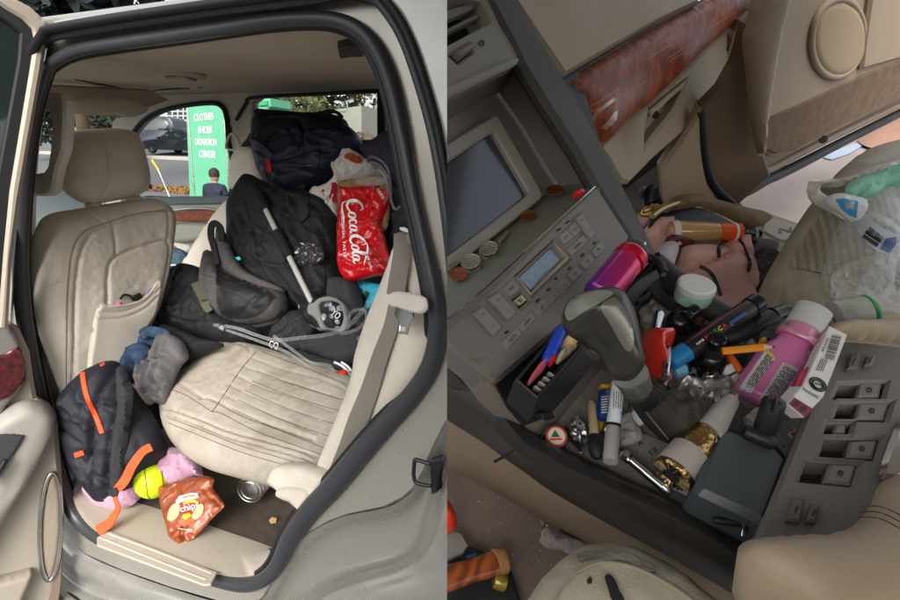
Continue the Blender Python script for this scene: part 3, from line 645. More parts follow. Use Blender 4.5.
part(car, 'door_window_frame', slab(DW, [(-80, -60), (8, -6), (30, 6), (40, 15), (47.5, 26), (47, 42), (42, 75), (34, 120), (20, 200), (12, 260), (8, 330), (-80, 330)], .03, [[(-60, -40), (5, 8), (22, 18), (32, 28), (34.5, 40), (30, 70), (20, 130), (10, 190), (4, 250), (-2, 325), (-60, 325)]], bev=.006), mat('champagne_frame', c(172, 162, 146), .35, metal=.3), [
    ('frame_inner', slab(DW.up(-.008), [(-80, -50), (5, 0), (24, 10), (36, 22), (39.5, 38), (36, 60), (24, 130), (13, 195), (5, 260), (0, 330), (-80, 330)], .02, [[(-60, 20), (-5, 14), (10, 24), (20, 33), (18, 60), (9, 110), (-2, 170), (-10, 240), (-20, 320), (-60, 320)]], bev=.004), RUBD),
    ('window_pane', slab(DW.up(-.02), [(-70, 0), (10, 10), (28, 24), (30, 60), (8, 190), (-4, 325), (-70, 325)], .004, bev=0), TINT)])
part(car, 'door_edge', loft([[DP.hit(*p) for p in [(48, 28), (43, 75), (34, 130), (21, 200), (14, 260), (10, 330)]], [LY(.0).hit(*p) for p in [(50, 30), (45, 60), (36, 115), (25, 165), (17, 240), (14, 320)]]], 30), PAINTW)
# =====================================================================  the load in the car
# front floor: blanket, backpack, ball, crisps, tin
bl = puff(Pl(LZ(.53).hit(150, 496), (0, -.66, .75)), [(72, 450), (84, 478), (92, 500), (102, 509), (120, 512), (134, 504), (146, 494), (166, 489), (186, 484), (196, 476), (203, 478), (200, 462), (192, 452), (178, 449), (160, 455), (130, 440), (95, 440)], .05, .01, R=.03, sp=.006, nz=[('r', .018, 16), ('f', .010, 40), ('n', .006, 110)])
thing('blanket', 'pink fluffy terry blanket crumpled under the black backpack', 'blanket', [('blanket', bl, PINKT)])
BPP = Pl(LZ(.51).hit(120, 500)+A3(.02, .02, .0), (.36, -.9, .24))
bp = puff(BPP, [(64, 398), (72, 384), (84, 372), (92, 366), (106, 361), (118, 362), (124, 372), (134, 388), (144, 402), (155, 418), (165, 440), (168, 452), (160, 466), (146, 482), (128, 494), (118, 499), (108, 500), (100, 495), (84, 472), (70, 440), (64, 416)], .085, .03, R=.09, sp=.006,
    cr=[([(122, 372), (116, 400), (112, 440), (112, 490)], -.014, 2.5), ([(134, 392), (130, 430), (124, 480)], -.012, 2.), ([(70, 420), (84, 424), (104, 436)], -.01, 2.5), ([(90, 380), (104, 392), (116, 410)], .008, 3), ([(76, 395), (92, 402), (110, 420)], .009, 3)], nz=[('w', .010, 9, .6, .6), ('r', .003, 26)], fo=(16, 70, 5, .007, 2.2, 40))
S = bp.surf
zp = lambda q, w: strip(S, q, w, .004, .003, 3, 6)
thing('backpack', 'black and navy backpack with orange zips on the car floor', 'backpack', [
    ('pack_body', bp, BPK), ('zip_tape', zp([(83, 372), (85, 385), (89, 400), (97, 417), (103, 433)], 4.6), ORG), ('zip_tape', zp([(101, 365.5), (105, 363)], 3.), ORG),
    ('shoulder_strap', puff(BPP.up(.078), [(117, 370), (124, 368), (132, 386), (133, 400), (128, 440), (124, 486), (112, 488), (112, 450), (118, 410)], .022, .01, R=.02, cr=[([(124, 380), (126, 410), (119, 480)], -.006, 1.2)], nz=[('r', .003, 30)]), BLK),
    ('buckle_strap', strip(Surf(BPP.up(.1), lambda Q: np.zeros(len(Q))), [(151, 447), (141, 453), (131, 468), (122, 484), (114, 492)], [8, 8, 9, 9, 7], .0, .003, 4, 6, .002), ORG, [('slider', slab(BPP.up(.105), [(107, 490), (116, 487.5), (118, 492), (116, 499), (109, 496)], .006, bev=.001), RUBD)]),
    ('loose_strap', strip(Surf(Pl(LZ(.53).hit(110, 520), (.1, -.75, .6)), lambda Q: np.zeros(len(Q))), [(118, 497), (120, 508), (116, 518), (108, 526), (100, 532)], [4, 5, 7, 10, 11], .01, .003, 4, 6, .002), ORG),
    ('logo_tag', strip(S, [(76, 455), (85, 452)], 5, .006, .004, 3, 4), ORG)])
bc = LZ(.575).hit(153, 481); br = .047
def ball(cn, r, n=24): return lathe(cn-A3(0, 0, r), cn+A3(0, 0, r), [((1-math.cos(t))/2, r*math.sin(t)) for t in np.linspace(.02, math.pi-.02, n)], 32)
vd = nrm(CAM-bc); su = nrm(np.cross(vd, A3(0, 0, 1))); sv = np.cross(su, vd)
def stitch(k0, sg): return [bc+(vd*math.cos(a)*math.cos(b)+su*math.cos(a)*math.sin(b)+sv*math.sin(a))*br*1.004 for a, b in [(t, k0+sg*.5*t*t) for t in np.linspace(-1.2, 1.2, 26)]]
thing('softball', 'neon yellow softball wedged between backpack and pink blanket', 'ball', [('ball_cover', ball(bc, br), NEON), ('stitching', tube(stitch(.35, .5), .0012, 6), mat('stitch_red', c(110, 90, 40), .7)), ('stitching', tube(stitch(-.5, -.5), .0012, 6), MT['stitch_red'])])
CHP = Pl(LZ(.52).hit(190, 530), (.05, -.72, .69))
BRN = mat('brown_foil', c(158, 80, 44), .34, metal=.2, wr=(26, .35), var=(40, c(118, 54, 30), .8), coat=.3)
cb = puff(CHP, [(159, 487), (170, 484), (184, 479), (196, 477), (206, 476), (214, 479), (213, 488), (222, 501), (224, 507), (214, 517), (200, 532), (186, 546), (175, 558), (172, 553), (167, 530), (161, 508)], .013, .010, R=.03, sp=.004, sm=True, nz=[('r', .005, 16, .6, .6), ('v', .005, 30)], fo=(18, 60, 5, .005, 1.4, 24, .9))
S = cb.surf
thing('crisp_bag', 'brown foil crisp bag with red and yellow emblem on the door sill', 'packet', [('bag_foil', cb, BRN), 
    ('emblem_red', patch(S, [(180, 508), (184, 504), (194, 502), (200, 504), (201, 509), (192, 515), (183, 515)], .0016), mat('emblem_red', c(190, 24, 34), .4)),
    ('emblem_yellow', patch(S, [(184, 504.5), (187, 500.5), (193, 499.5), (199, 502), (199, 504), (193, 502.5)], .0020), mat('emblem_yellow', c(236, 196, 40), .5)),
    ('emblem_yellow', patch(S, [(184, 514.5), (190, 513), (192, 516), (186, 520), (182, 518)], .0022), MT['emblem_yellow']),
    ('crisp_picture', patch(S, [(168, 515), (171, 507), (177, 503), (180, 506), (179, 515), (173, 521), (168, 520)], .0016, 4), mat('crisp_cream', c(226, 194, 150), .6, var=(160, c(190, 140, 90), .8))),
    ('crisp_picture', patch(S, [(192, 517), (195, 510), (201, 504), (204, 507), (202, 515), (196, 520)], .0018, 4), MT['crisp_cream']),
    ('banner', patch(S, [(176, 501), (180, 496), (190, 493.5), (198, 493), (199, 498), (190, 499.5), (182, 502), (177, 505)], .0016), mat('banner_white', c(226, 214, 200), .5)),
    ('bag_lettering', text('chips', S, (181.5, 512.5), (200, 507.5), 6.5, .003), WHT),
    ('bag_print', lines_of(S, (179, 528.5), (193, 530), (0, 2), 2, .003, .5, 5), WHT),
    ('bag_print', lines_of(S, (183, 497.5), (196, 495), (0, 1.6), 2, .003, .5, 3), MT['emblem_red']),
    ('picture_red', patch(S, [(178, 527), (180, 520), (188, 518), (196, 521), (192, 526), (184, 525)], .0016, 4), mat('tomato_print', c(206, 96, 60), .5))])
tin0 = LZ(.545).hit(250.5, 490); tax = nrm(nrm(LZ(.545).hit(264, 477)-tin0)*.95+nrm(tin0-CAM)*.3+A3(0, 0, .1)); 
thing('food_tin', 'silver food tin lying on carpet under the rear seat', 'tin', [('tin_body', lathe(tin0, tin0+tax*.11, [(0, .036), (.03, .0385), (.06, .0385), (.08, .037), (.92, .037), (1, .038)], 30), mat('tin_label', c(176, 170, 164), .4, metal=.3, var=(60, c(170, 90, 80), .7))),
    ('tin_end', lathe(tin0-tax*.003, tin0+tax*.004, [(0, .034), (.2, .0385), (1, .0385)], 30), STEEL, [('tin_ring', tube([tin0-tax*.004+(nrm(np.cross(tax, A3(0, 0, 1)))*math.cos(t)+A3(0, 0, 1)*math.sin(t))*r for t in np.linspace(0, 6.28, 30)[:-1]], .0018, 6, True), STEEL) for r in (.026, .0365)])])
fl = LZ(.494); thing('paper_scrap', 'small cream scrap lying on the brown carpet', 'litter', [('paper_scrap', slab(fl, [(269, 520), (272, 517), (277, 518), (276, 522), (271, 523)], .003, bev=.0005), MT['crisp_cream'])])
# denim, grey shirt, black trousers, jackets
JN = Pl(A3(-1.30, .20, .72), (.1, -.75, .6))
jn = puff(JN, [(122, 366), (126, 352), (132, 344), (144, 338), (156, 336), (160, 330), (164, 340), (158, 356), (148, 372), (142, 386), (132, 382), (124, 374)], .05, .03, R=.035, nz=[('r', .006, 26), ('n', .006, 60)], fo=(8, 60, 2, .006, 1.6, 20))
jl = puff(JN.up(.045), [(122, 370), (124, 356), (133, 346), (145, 343), (151, 350), (146, 366), (139, 383), (131, 383)], .03, .02, R=.03, sp=.004, fo=(10, 80, 12, .008, 1.6, 18))
jw = strip(Surf(JN.up(.06), lambda Q: np.zeros(len(Q))), [(141, 336), (148, 331), (160, 333), (167, 336)], [9, 10, 10, 9], .0, .012, 4, 5, .002)
thing('jeans', 'folded blue denim jeans beside the front seat back', 'jeans', [('jeans_cloth', jn, DENIM), ('trouser_leg', jl, DENIM), ('waistband', jw, DENIM), ('lace_trim', puff(JN.up(.05), [(129, 372), (138, 366), (149, 362), (150, 370), (140, 376), (131, 376)], .012, nz=[('r', .01, 60)]), mat('lace_navy', c(30, 40, 62), .8, var=(200, c(170, 180, 200), .9)))])
gs = puff(Pl(A3(-1.22, .18, .78), (.0, -.75, .6)), [(144, 388), (148, 372), (156, 352), (162, 338), (168, 334), (176, 336), (184, 344), (186, 356), (178, 366), (170, 384), (166, 402), (160, 404), (151, 400)], .04, .03, R=.035, sp=.0035, nz=[('n', .012, 9)], fo=(26, 115, 3, .015, 2.0, 30, .5))
thing('grey_shirt', 'crumpled grey jersey shirt at the seat cushion front corner', 'shirt', [('grey_shirt', gs, GRYK)])
bt = puff(Pl(A3(-1.25, .25, .77), (.0, -.75, .6)), [(128, 400), (132, 388), (144, 402), (160, 404), (172, 384), (182, 350), (164, 334), (166, 326), (178, 328), (205, 340), (224, 344), (206, 352), (188, 362), (172, 382), (165, 402), (164, 428), (150, 424), (138, 412)], .04, .03, R=.03, sp=.005, nz=[('n', .012, 14)], fo=(22, 140, 8, .008, 1.8, 26))
thing('black_trousers', 'black soft trousers spilling over front edge of the cushion', 'trousers', [('black_trousers', bt, mat('black_jersey', c(32, 32, 36), .8, weave=(500, .3)))])
PJ = Pl(A3(-1.25, .50, .95), (.1, -.75, .55))
bj = puff(PJ, [(150, 328), (156, 306), (162, 290), (172, 276), (184, 266), (200, 268), (212, 276), (222, 300), (236, 322), (262, 330), (250, 340), (225, 344), (200, 338), (176, 330), (160, 334)], .07, .05, R=.05, sp=.005, nz=[('n', .015, 9)], fo=(44, 120, 4, .010, 2., 32), cr=[([(184, 268), (178, 296), (170, 326)], -.012, 2.5)])
thing('black_jacket', 'black nylon jacket with olive straps behind the front seat', 'jacket', [('jacket_cloth', bj, BLK), ('olive_strap', strip(Surf(PJ.up(.085), lambda Q: np.zeros(len(Q))), [(196, 282), (200, 292), (205, 304), (209, 311)], [11, 9, 8, 7], 0, .006, 3, 5, .002), OLV, [('strap_buckle', slab(PJ.up(.095), [(198, 296), (206, 293), (208, 298), (200, 301)], .006), mat('olive_plastic', c(84, 84, 68), .5))]), ('cuff_button', lathe(PJ.hit(221.5, 327.5, .08), PJ.hit(221.5, 327.5, .09), [(0, .011), (.7, .011), (1, .007)], 18), STEEL)])
sc = puff(Pl(A3(-1.45, .62, .95), (.3, -.75, .5)), [(158, 306), (160, 288), (168, 272), (176, 266), (184, 270), (180, 278), (172, 286), (164, 300)], .03, .02, R=.02, nz=[('r', .008, 30)])
thing('slate_sleeve', 'slate blue cloth sleeve beside the passenger seat buckle', 'cloth', [('slate_sleeve', sc, SLATE)])
thing('slate_shirt', 'dark slate folded shirt under the white printed paper', 'shirt', [('slate_shirt', puff(Pl(A3(-1.9, .95, .92), (.2, -.7, .6)), [(168, 262), (170, 248), (182, 250), (190, 256), (186, 264), (176, 268)], .04, nz=[('r', .01, 25)]), SLATE)])
pw = Pl(A3(-2.0, 1.05, .96), (.2, -.7, .6))
ppw = puff(pw, [(170, 249), (172, 242), (180, 243), (191, 246), (190, 251), (184, 253)], .012, R=.02, nz=[('n', .004, 20)])
thing('printed_paper', 'white printed sheet with red writing behind the front seat', 'paper', [('paper_sheet', ppw, WHTC), ('red_print', lines_of(ppw.surf, (173, 245.5), (188, 247.5), (0, 1.8), 1, .002, .6, 3), MT['emblem_red'])])
thing('white_paper', 'blank white paper lying on the centre console', 'paper', [('white_paper', slab(Pl(A3(-1.7, .8, .92), (.1, -.6, .8)), [(163, 272), (168, 264), (180, 264), (172, 272), (164, 276)], .004), WHT)])
thing('passenger_buckle', 'red topped seat buckle sticking up by the passenger seat', 'buckle', [('buckle_body', slab(Pl(A3(-1.6, .74, .95), (.2, -.8, .4)), [(177, 263.5), (184, 263), (186, 268), (180, 268)], .02), RUBD), ('red_button', slab(Pl(A3(-1.6, .73, .955), (.2, -.8, .4)), [(176, 263.6), (182, 262.6), (184, 265), (178, 266)], .015), MT['red_button'])])
# grey and black backpack
PG = Pl(A3(-1.15, .52, .98), (.15, -.8, .5))
gb = puff(PG, [(205, 284), (207, 268), (211, 252), (216, 256), (222, 272), (238, 280), (262, 287), (282, 292), (287, 300), (284, 316), (272, 322), (248, 325), (230, 322), (214, 312), (207, 300)], .08, .04, R=.05, sp=.006, cr=[([(217, 258), (217, 285), (218, 308)], -.014, 2), ([(218, 258), (236, 276), (262, 290), (276, 300)], -.010, 2), ([(228, 320), (255, 318), (276, 296)], -.01, 2)], nz=[('n', .012, 10)], fo=(18, 30, 3, .006, 1.8, 30))
S = gb.surf
gp = patch(S, [(217, 262), (226, 270), (246, 279), (268, 291), (274, 298), (258, 316), (232, 319), (219, 308)], .004, 4, 2.5)
thing('grey_backpack', 'grey heather backpack with black mesh front lying on the bench', 'backpack', [('pack_body', gb, GRYC), ('front_panel', gp, BLKS), ('carry_strap', strip(Surf(PG.up(.035), lambda Q: np.zeros(len(Q))), [(217, 264), (214, 250), (210.5, 236), (211, 226), (215, 223), (220, 228), (221, 240)], [5, 5.5, 6, 6, 6, 6, 5], .0, .006, 3, 6), BLK),
    ('side_gusset', puff(PG.up(-.01), [(219, 226), (225, 232), (234, 254), (246, 270), (268, 281), (284, 288), (282, 296), (258, 290), (236, 279), (222, 268), (217, 250)], .035, R=.03, nz=[('r', .004, 20)]), GRYC), ('pack_zip', strip(S, [(218, 262), (217.5, 285), (219, 308), (232, 320)], 1.5, .004, .002, 2, 8), mat('zip_grey', c(58, 58, 62), .4)), ('pack_zip', strip(S, [(222, 266), (246, 279), (270, 291), (276, 299)], 1.2, .006, .002, 2, 8), mat('zip_grey', c(58, 58, 62), .4)), ('lower_strap', strip(S, [(230, 324), (252, 326), (274, 321), (284, 312)], 4, .005, .004, 3, 6), BLK), ('teal_tag', slab(PG.up(.09), [(235, 257.5), (239, 256), (241, 259), (238, 260.5)], .003), TEAL)])
# big black coat and bags
PC = Pl(A3(-1.15, .74, 1.15), (.05, -.8, .5))
bk_ = puff(PC, [(233, 212), (238, 200), (246, 186), (256, 178), (270, 186), (290, 194), (312, 196), (330, 204), (338, 222), (340, 250), (340, 280), (334, 300), (310, 312), (280, 300), (258, 286), (240, 274), (234, 256), (233, 232)], .09, .06, R=.06, sp=.0055, nz=[('n', .018, 6)], fo=(60, 75, 6, .011, 2.2, 40), cr=[([(250, 262), (264, 282), (286, 298)], -.012, 2), ([(296, 186), (302, 205), (303, 222), (296, 224)], .012, 2.)])
S = bk_.surf
thing('black_coat', 'large black coat piled behind the silver pole', 'coat', [('coat_cloth', bk_, BLK), ('zip_line', strip(S, [(262, 190), (276, 224), (292, 262), (306, 304)], 1.6, .003, .002, 2, 8), mat('zip_grey', c(58, 58, 62), .4)), ('coat_seam', strip(S, [(244, 200), (254, 236), (262, 268), (284, 296)], .8, .002, .002, 1, 8), mat('seam_black', c(14, 14, 15), .8)), ('coat_seam', strip(S, [(320, 206), (324, 240), (326, 290)], .8, .002, .002, 1, 8), MT['seam_black']), ('collar', strip(S, [(299, 186), (304, 200), (305, 214), (300, 221)], [10, 11, 11, 7], .012, .008, 4, 5), BLK)])
sl = puff(PC.up(.095), [(292, 260), (296, 250), (304, 243), (316, 243), (324, 250), (324, 260), (314, 266), (300, 268), (294, 268)], .014, R=.015, sp=.0025, nz=[('n', .008, 30)], fo=(26, 160, 7, .008, 1.1, 18))
thing('shiny_film', 'crumpled shiny dark film glinting on the black coat', 'film', [('shiny_film', sl, mat('silver_film', c(56, 56, 58), .1, coat=1., wr=(46, 1.)))])
PD_ = Pl(A3(-1.2, .98, 1.42), (.05, -.85, .4))
nv = puff(PD_, [(257, 135), (262, 117), (266, 113), (282, 114), (318, 117), (330, 115), (338, 118), (350, 127), (358, 135), (359, 144), (352, 158), (342, 172), (326, 186), (308, 194), (290, 197), (276, 190), (264, 178), (258, 157)], .10, .10, R=.08, sp=.006, fo=(30, 10, 9, .008, 2., 36), cr=[([(262, 150), (275, 136), (296, 131), (312, 134), (318, 148), (316, 162)], -.02, 2.2), ([(258, 128), (285, 124), (325, 126), (355, 140)], -.012, 3), ([(268, 176), (300, 168), (340, 160)], -.014, 2.5)], nz=[('n', .012, 8)])
thing('duffel_bag', 'stuffed navy duffel bag on top of the load by the rear window', 'bag', [('duffel_body', nv, NAVY), ('top_flap', patch(nv.surf, [(258, 128), (262, 113), (267, 110), (318, 114), (337, 115), (348, 123), (345, 132), (318, 130), (296, 128), (275, 133), (262, 145)], .005, 4, 5), NAVYD), ('bag_seam', strip(nv.surf, [(260, 150), (276, 139), (296, 134), (313, 137), (320, 150), (318, 168), (308, 188)], .9, .003, .002, 1, 8), mat('seam_navy', c(10, 12, 20), .8)), ('bag_zip', strip(nv.surf, [(268, 176), (300, 168), (340, 158)], 1.6, .003, .002, 2, 8), mat('zip_navy', c(44, 48, 66), .4)), ('red_tab', strip(nv.surf, [(268.5, 160), (269.5, 166), (270, 173)], 5, .006, .004, 3, 4), mat('red_tab', c(180, 24, 36), .7)), ('carry_handle', tube([PD_.hit(*p, .08) for p in [(318, 116), (326, 111.5), (336, 112), (342, 117)]], .007, 8, sub=4), NAVYD)])
thing('red_strap', 'thin red webbing strap hanging beside the passenger headrest', 'strap', [('red_strap', strip(Surf(LY(1.0), lambda Q: np.zeros(len(Q))), [(255, 126), (253, 134), (256, 142)], 3, 0, .004, 2, 5), MT['red_tab'])])
thing('black_pouch', 'small black pouch hooked by the far passenger headrest', 'pouch', [('black_pouch', puff(LY(.98), [(243, 147), (250, 136), (257, 128), (260, 140), (256, 146), (250, 147)], .03, nz=[('r', .01, 30)]), BLK)])
PW = Pl(A3(-1.05, .84, 1.30), (.05, -.8, .5))
ws = puff(PW, [(311, 197), (314, 191), (322, 188), (330, 184), (336, 178), (334, 168), (340, 162), (346, 152), (354, 152), (364, 157), (373, 166), (370, 174), (360, 178), (350, 180), (343, 184), (341, 194), (340, 206), (338, 216), (330, 212), (320, 203)], .04, .03, R=.03, sp=.0035, nz=[('n', .010, 14)], fo=(26, 125, 5, .008, 1.4, 22))
thing('white_tshirt', 'white cotton T-shirt with an orange print by the red bag', 'shirt', [('shirt_cloth', ws, WHTC), ('orange_print', patch(ws.surf, [(344, 157), (350, 153), (358, 156), (364, 161), (358, 164), (350, 161)], .004, 4, 1.5), mat('flame_print', c(220, 110, 40), .7, var=(120, c(60, 20, 14), 1.)))])
thing('red_cloth', 'crimson cloth bunched under the white T-shirt', 'cloth', [('red_cloth', puff(PW.up(.03), [(322, 190), (330, 180), (340, 188), (339, 202), (332, 202), (325, 197)], .007, nz=[('r', .012, 22)]), mat('crimson_cloth', c(160, 16, 50), .8))])
# red soft-drink carton bag
PR = Pl(A3(-.95, .70, 1.20), (.02, -.84, .45))
thing('paper_sack', 'brown paper sack standing behind the red soft drink bag', 'bag', [('paper_sack', puff(PR.up(-.03), [(338, 192), (342, 182), (362, 178), (384, 178), (388, 188), (386, 230), (350, 230), (340, 210)], .02, R=.02, nz=[('r', .01, 20)]), mat('kraft_paper', c(150, 118, 84), .8, bump=(90, .3)))])
rb = puff(PR, [(340.5, 187), (352, 188), (364, 186), (377, 184), (379, 188), (384, 190), (390, 191), (388, 203), (383, 215), (381, 224), (385, 238), (389, 256), (392.5, 273), (388, 275), (374, 276), (362, 279), (352, 282), (346, 281), (341, 274), (338, 262), (338, 246), (339, 215)], .032, .030, R=.028, sp=.0042, sm=False, fo=(20, 70, 9, .006, 1.5, 22, 1.), cr=[([(378, 188), (370, 204), (362, 220), (364, 226), (384, 224)], .014, 2.2), ([(345, 262), (356, 268), (368, 264), (376, 270)], -.010, 2.), ([(348, 190), (346, 220), (344, 250)], .007, 2.5)], nz=[('v', .010, 22), ('r', .010, 20)])
S = rb.surf
def tl(x, y):  # logo space: x along the writing (0..100), y across (0 bottom .. 30 top)  -> px
    a = A3(345.5, 201); b = A3(351.5, 264); d = (b-a)/100; n = A3(17.5, -1.2)/30
    q = a+d*x+n*y; return (q[0], q[1])
def stroke(P, ws):
    P = cat([tl(*p) for p in P], 6, False); W = [x[0] for x in cat([[w, 0] for w in ws], 6, False)]
    V = []; 
    for i, p in enumerate(P):
        t = P[min(i+1, len(P)-1)]-P[max(i-1, 0)]; t = t/(np.linalg.norm(t)+1e-9); n = A3(-t[1], t[0])
        V += [S.hit(*(p+n*W[i]/2), .0045), S.hit(*(p-n*W[i]/2), .0045)]
    return Ms(V, [(2*i, 2*i+1, 2*i+3, 2*i+2) for i in range(len(P)-1)], None, 60)
def oval(x, y, rx, ry, tk=.9): 
    q = [(x+rx*math.cos(t)-ry*.25*math.sin(t)*-1, y+ry*math.sin(t)) for t in np.linspace(.8, .8+6.5, 14)]
    return stroke(q, [tk+1.3*abs(math.cos(t)) for t in np.linspace(.8, 7.3, 14)])
LG = [stroke([(17, 24), (15, 29), (7, 27), (1, 17), (2, 7), (9, 3), (16, 6), (20, 10)], [.8, 1.4, 2.2, 3., 3., 2.2, 1.4, .8]),   # C
      oval(24, 10, 4., 6.), stroke([(38, 14), (34, 16.5), (31, 11), (33, 5), (37, 5), (41, 9)], [1.2, 1.6, 2.2, 1.8, 1.2, .8]),  # o c
      oval(44, 10, 3.5, 6.), stroke([(48.5, 15), (48, 8), (50, 4.5), (53, 7)], [1.4, 2.2, 1.6, .8]),                            # a
      stroke([(1, 3), (4, -4), (14, -6), (26, -4.5), (40, -6)], [.6, 1.2, 1.8, 1.6, .5]),                                        # tail under
      stroke([(72, 22), (70, 28), (63, 25), (57, 15), (58, 6), (64, 3), (69, 6), (72, 10)], [.8, 1.4, 2.2, 3., 3., 2., 1.3, .8]), # C
      oval(75.5, 10, 3.8, 6.), stroke([(81, 8), (86, 20), (87.5, 27), (85.5, 28.5), (83, 20), (82, 8), (84, 4), (87, 7)], [.7, 1.2, 1.6, 1.6, 2., 2.4, 1.6, .8]), # o l
      oval(91, 10, 3.5, 6.), stroke([(95.5, 15), (95, 8), (97, 4.5), (101, 8)], [1.4, 2.2, 1.6, .7]),                            # a
      stroke([(64, 25), (72, 31), (84, 30), (96, 25), (104, 22)], [.6, 1.4, 1.8, 1.4, .5])]
lg = LG[0]
for q in LG[1:]: lg = lg+q
DKR = mat('dark_red_print', c(140, 8, 18), .35)
thing('soft_drink_bag', 'crumpled red soft drink bag with white script among dark clothes', 'bag', [('bag_film', rb, REDP), ('script_logo', lg, WHT), ('small_lettering', text('ORIGINAL TASTE', S, (341.2, 212), (344.5, 258), 2.8, .004, (1, -.06)), WHT), ('small_lettering', text('coca', S, (377, 190), (383, 200), 4.5, .004, (.8, -.5)), WHT), ('small_lettering', text('coca cola', S, (366, 252), (371, 270), 3.2, .004, (1, -.2)), WHT),
    ('stripe_print', strip(S, [(368, 246), (378, 258), (390, 268)], 4, .003, .002, 3, 5), DKR), ('stripe_print', strip(S, [(362, 250), (372, 262), (384, 274)], 3.5, .003, .002, 3, 5), DKR)])
# clear hangers at the top of the pile and on the bench
def hanger(pl, pts, r=.005): return tube([pl.hit(*p) for p in pts], r*.72, 8, sub=6)
HA = PR.up(.06)
for i, (q, lb) in enumerate([([(345, 174), (356, 168), (366, 160), (374, 157), (386, 166), (390, 182), (391, 200), (395, 209), (400, 206)], 'clear plastic clothes hanger hooked over the red bag top'), ([(352, 178), (368, 172), (382, 172), (388, 190), (384, 204)], 'second clear hanger crossing the paper sack rim')]):
    thing('clear_hanger', lb, 'hanger', [('clear_hanger', hanger(HA.up(.01*i), q, .0055), CLR)], 'clear plastic hangers')
thing('clear_wrap', 'crumpled clear plastic film over the paper sack', 'film', [('clear_wrap', puff(HA.up(-.012), [(356, 184), (362, 172), (370, 162), (380, 164), (388, 176), (384, 184), (372, 186)], .02, .01, nz=[('v', .02, 40), ('r', .01, 40)]), clearmat('clear_film', c(206, 208, 210), .12, .7))])
HB = Pl(A3(-1.0, .42, .93), (0, -.75, .6))
hs = [([(214, 325), (236, 328), (256, 335), (275, 340), (300, 338), (330, 334), (348, 326), (362, 312), (376, 297), (390, 287)], .0075, 'long clear hanger lying across the dark ribbed bag'),
      ([(226, 330), (250, 338), (282, 350), (302, 362), (318, 376), (325, 391), (332, 396)], .006, 'clear hanger reaching down onto the seat cushion'),
      ([(274, 336), (290, 348), (310, 362), (330, 366), (336, 380)], .006, 'clear hanger arm touching the cushion near red buckle'),
      ([(340, 334), (356, 330), (366, 320), (364, 310), (352, 312), (346, 324)], .006, 'looped clear hanger end beside the seat belt')]
for q, r, lb in hs: thing('clear_hanger', lb, 'hanger', [('clear_hanger', hanger(HB.up(.03), q, r), CLR)], 'clear plastic hangers')
for (x, y), lb in [((360, 339), 'small clear knob dangling from the looped hanger'), ((329, 393), 'clear round bead on the seat cushion')]:
    cn = HB.hit(x, y, .03); thing('clear_bead', lb, 'bead', [('clear_bead', ball(cn, .0085, 12), CLR)])
# ribbed dark bag, drawstring knapsack, slipper
PK = Pl(A3(-.95, .52, .9), (-.1, -.8, .5))
rbk = puff(PK, [(302, 340), (318, 338), (338, 334), (352, 330), (366, 330), (370, 342), (364, 356), (350, 366), (336, 364), (318, 356), (304, 352)], .055, .03, R=.03, sp=.005, cr=[([(304, y), (325, y-.5), (345, y-1), (368, y-6)], -.006, 1.1) for y in (341, 345, 349, 353, 357)], nz=[('n', .004, 20)])
thing('ribbed_bag', 'charcoal bag with ribbed elastic side behind the hangers', 'bag', [('ribbed_bag', rbk, DGRY)])
thing('striped_slipper', 'charcoal slipper with white stripes by the red buckle', 'slipper', [('slipper_upper', puff(PK.up(.03), [(310, 360), (318, 357), (334, 360), (346, 364), (352, 372), (350, 376), (338, 374), (322, 370)], .03, .02, R=.02), DGRY), ('white_stripe', strip(Surf(PK.up(.064), lambda Q: np.zeros(len(Q))), [(334, 362), (342, 366), (348, 372)], 2.2, 0, .003, 2, 4), WHT), ('white_stripe', strip(Surf(PK.up(.064), lambda Q: np.zeros(len(Q))), [(341, 362), (347, 366), (351, 371)], 2., 0, .003, 2, 4), WHT)])
kn = puff(Pl(A3(-.98, .60, 1.0), (-.05, -.8, .5)), [(334, 282), (340, 279), (350, 280), (358, 286), (362, 300), (366, 318), (372, 330), (352, 336), (338, 320), (332, 300)], .06, .03, R=.03, sp=.006, cr=[([(342, 282), (348, 305), (356, 330)], -.006, 1.4), ([(350, 282), (356, 305), (364, 328)], -.006, 1.4)], nz=[('r', .006, 26)])
thing('dark_knapsack', 'charcoal drawstring knapsack standing below the red bag', 'bag', [('dark_knapsack', kn, DGRY)])
PT = Pl(A3(-.9, .66, 1.0), (-.05, -.8, .5))
tq = puff(PT, [(356, 284), (362, 281), (378, 284), (392, 288), (390, 300), (380, 308), (366, 312), (360, 300)], .03, nz=[('r', .01, 22)])
thing('teal_shirt', 'teal cloth with dark print beneath the red bag', 'shirt', [('teal_cloth', tq, TEAL), ('dark_print', patch(tq.surf, [(362, 298), (366, 291), (370, 293), (366, 302)], .004, 0, 1.5), RUBD)])
fp = puff(Pl(A3(-1.05, .50, .95), (0, -.8, .5)), [(300, 306), (312, 300), (330, 296), (345, 304), (348, 324), (336, 334), (318, 330), (304, 320)], .04, nz=[('r', .012, 22)])
thing('graffiti_pouch', 'black pouch with white and teal lettering under the grey handle', 'pouch', [('pouch_cloth', fp, mat('graffiti_print', c(22, 22, 26), .7, vor=(36, c(20, 20, 24), .3), var=(46, c(214, 214, 224), .9), stain=[(40, c(40, 160, 190), .62, .9)])), ('pouch_lettering', text('YO', fp.surf, (331, 314), (338, 320), 7, .004), WHT)])
pch = puff(Pl(A3(-1.12, .50, .90), (0, -.75, .6)), [(270, 336), (276, 322), (290, 312), (306, 312), (316, 326), (310, 338), (300, 350), (284, 350), (268, 346)], .03, nz=[('r', .012, 24)])
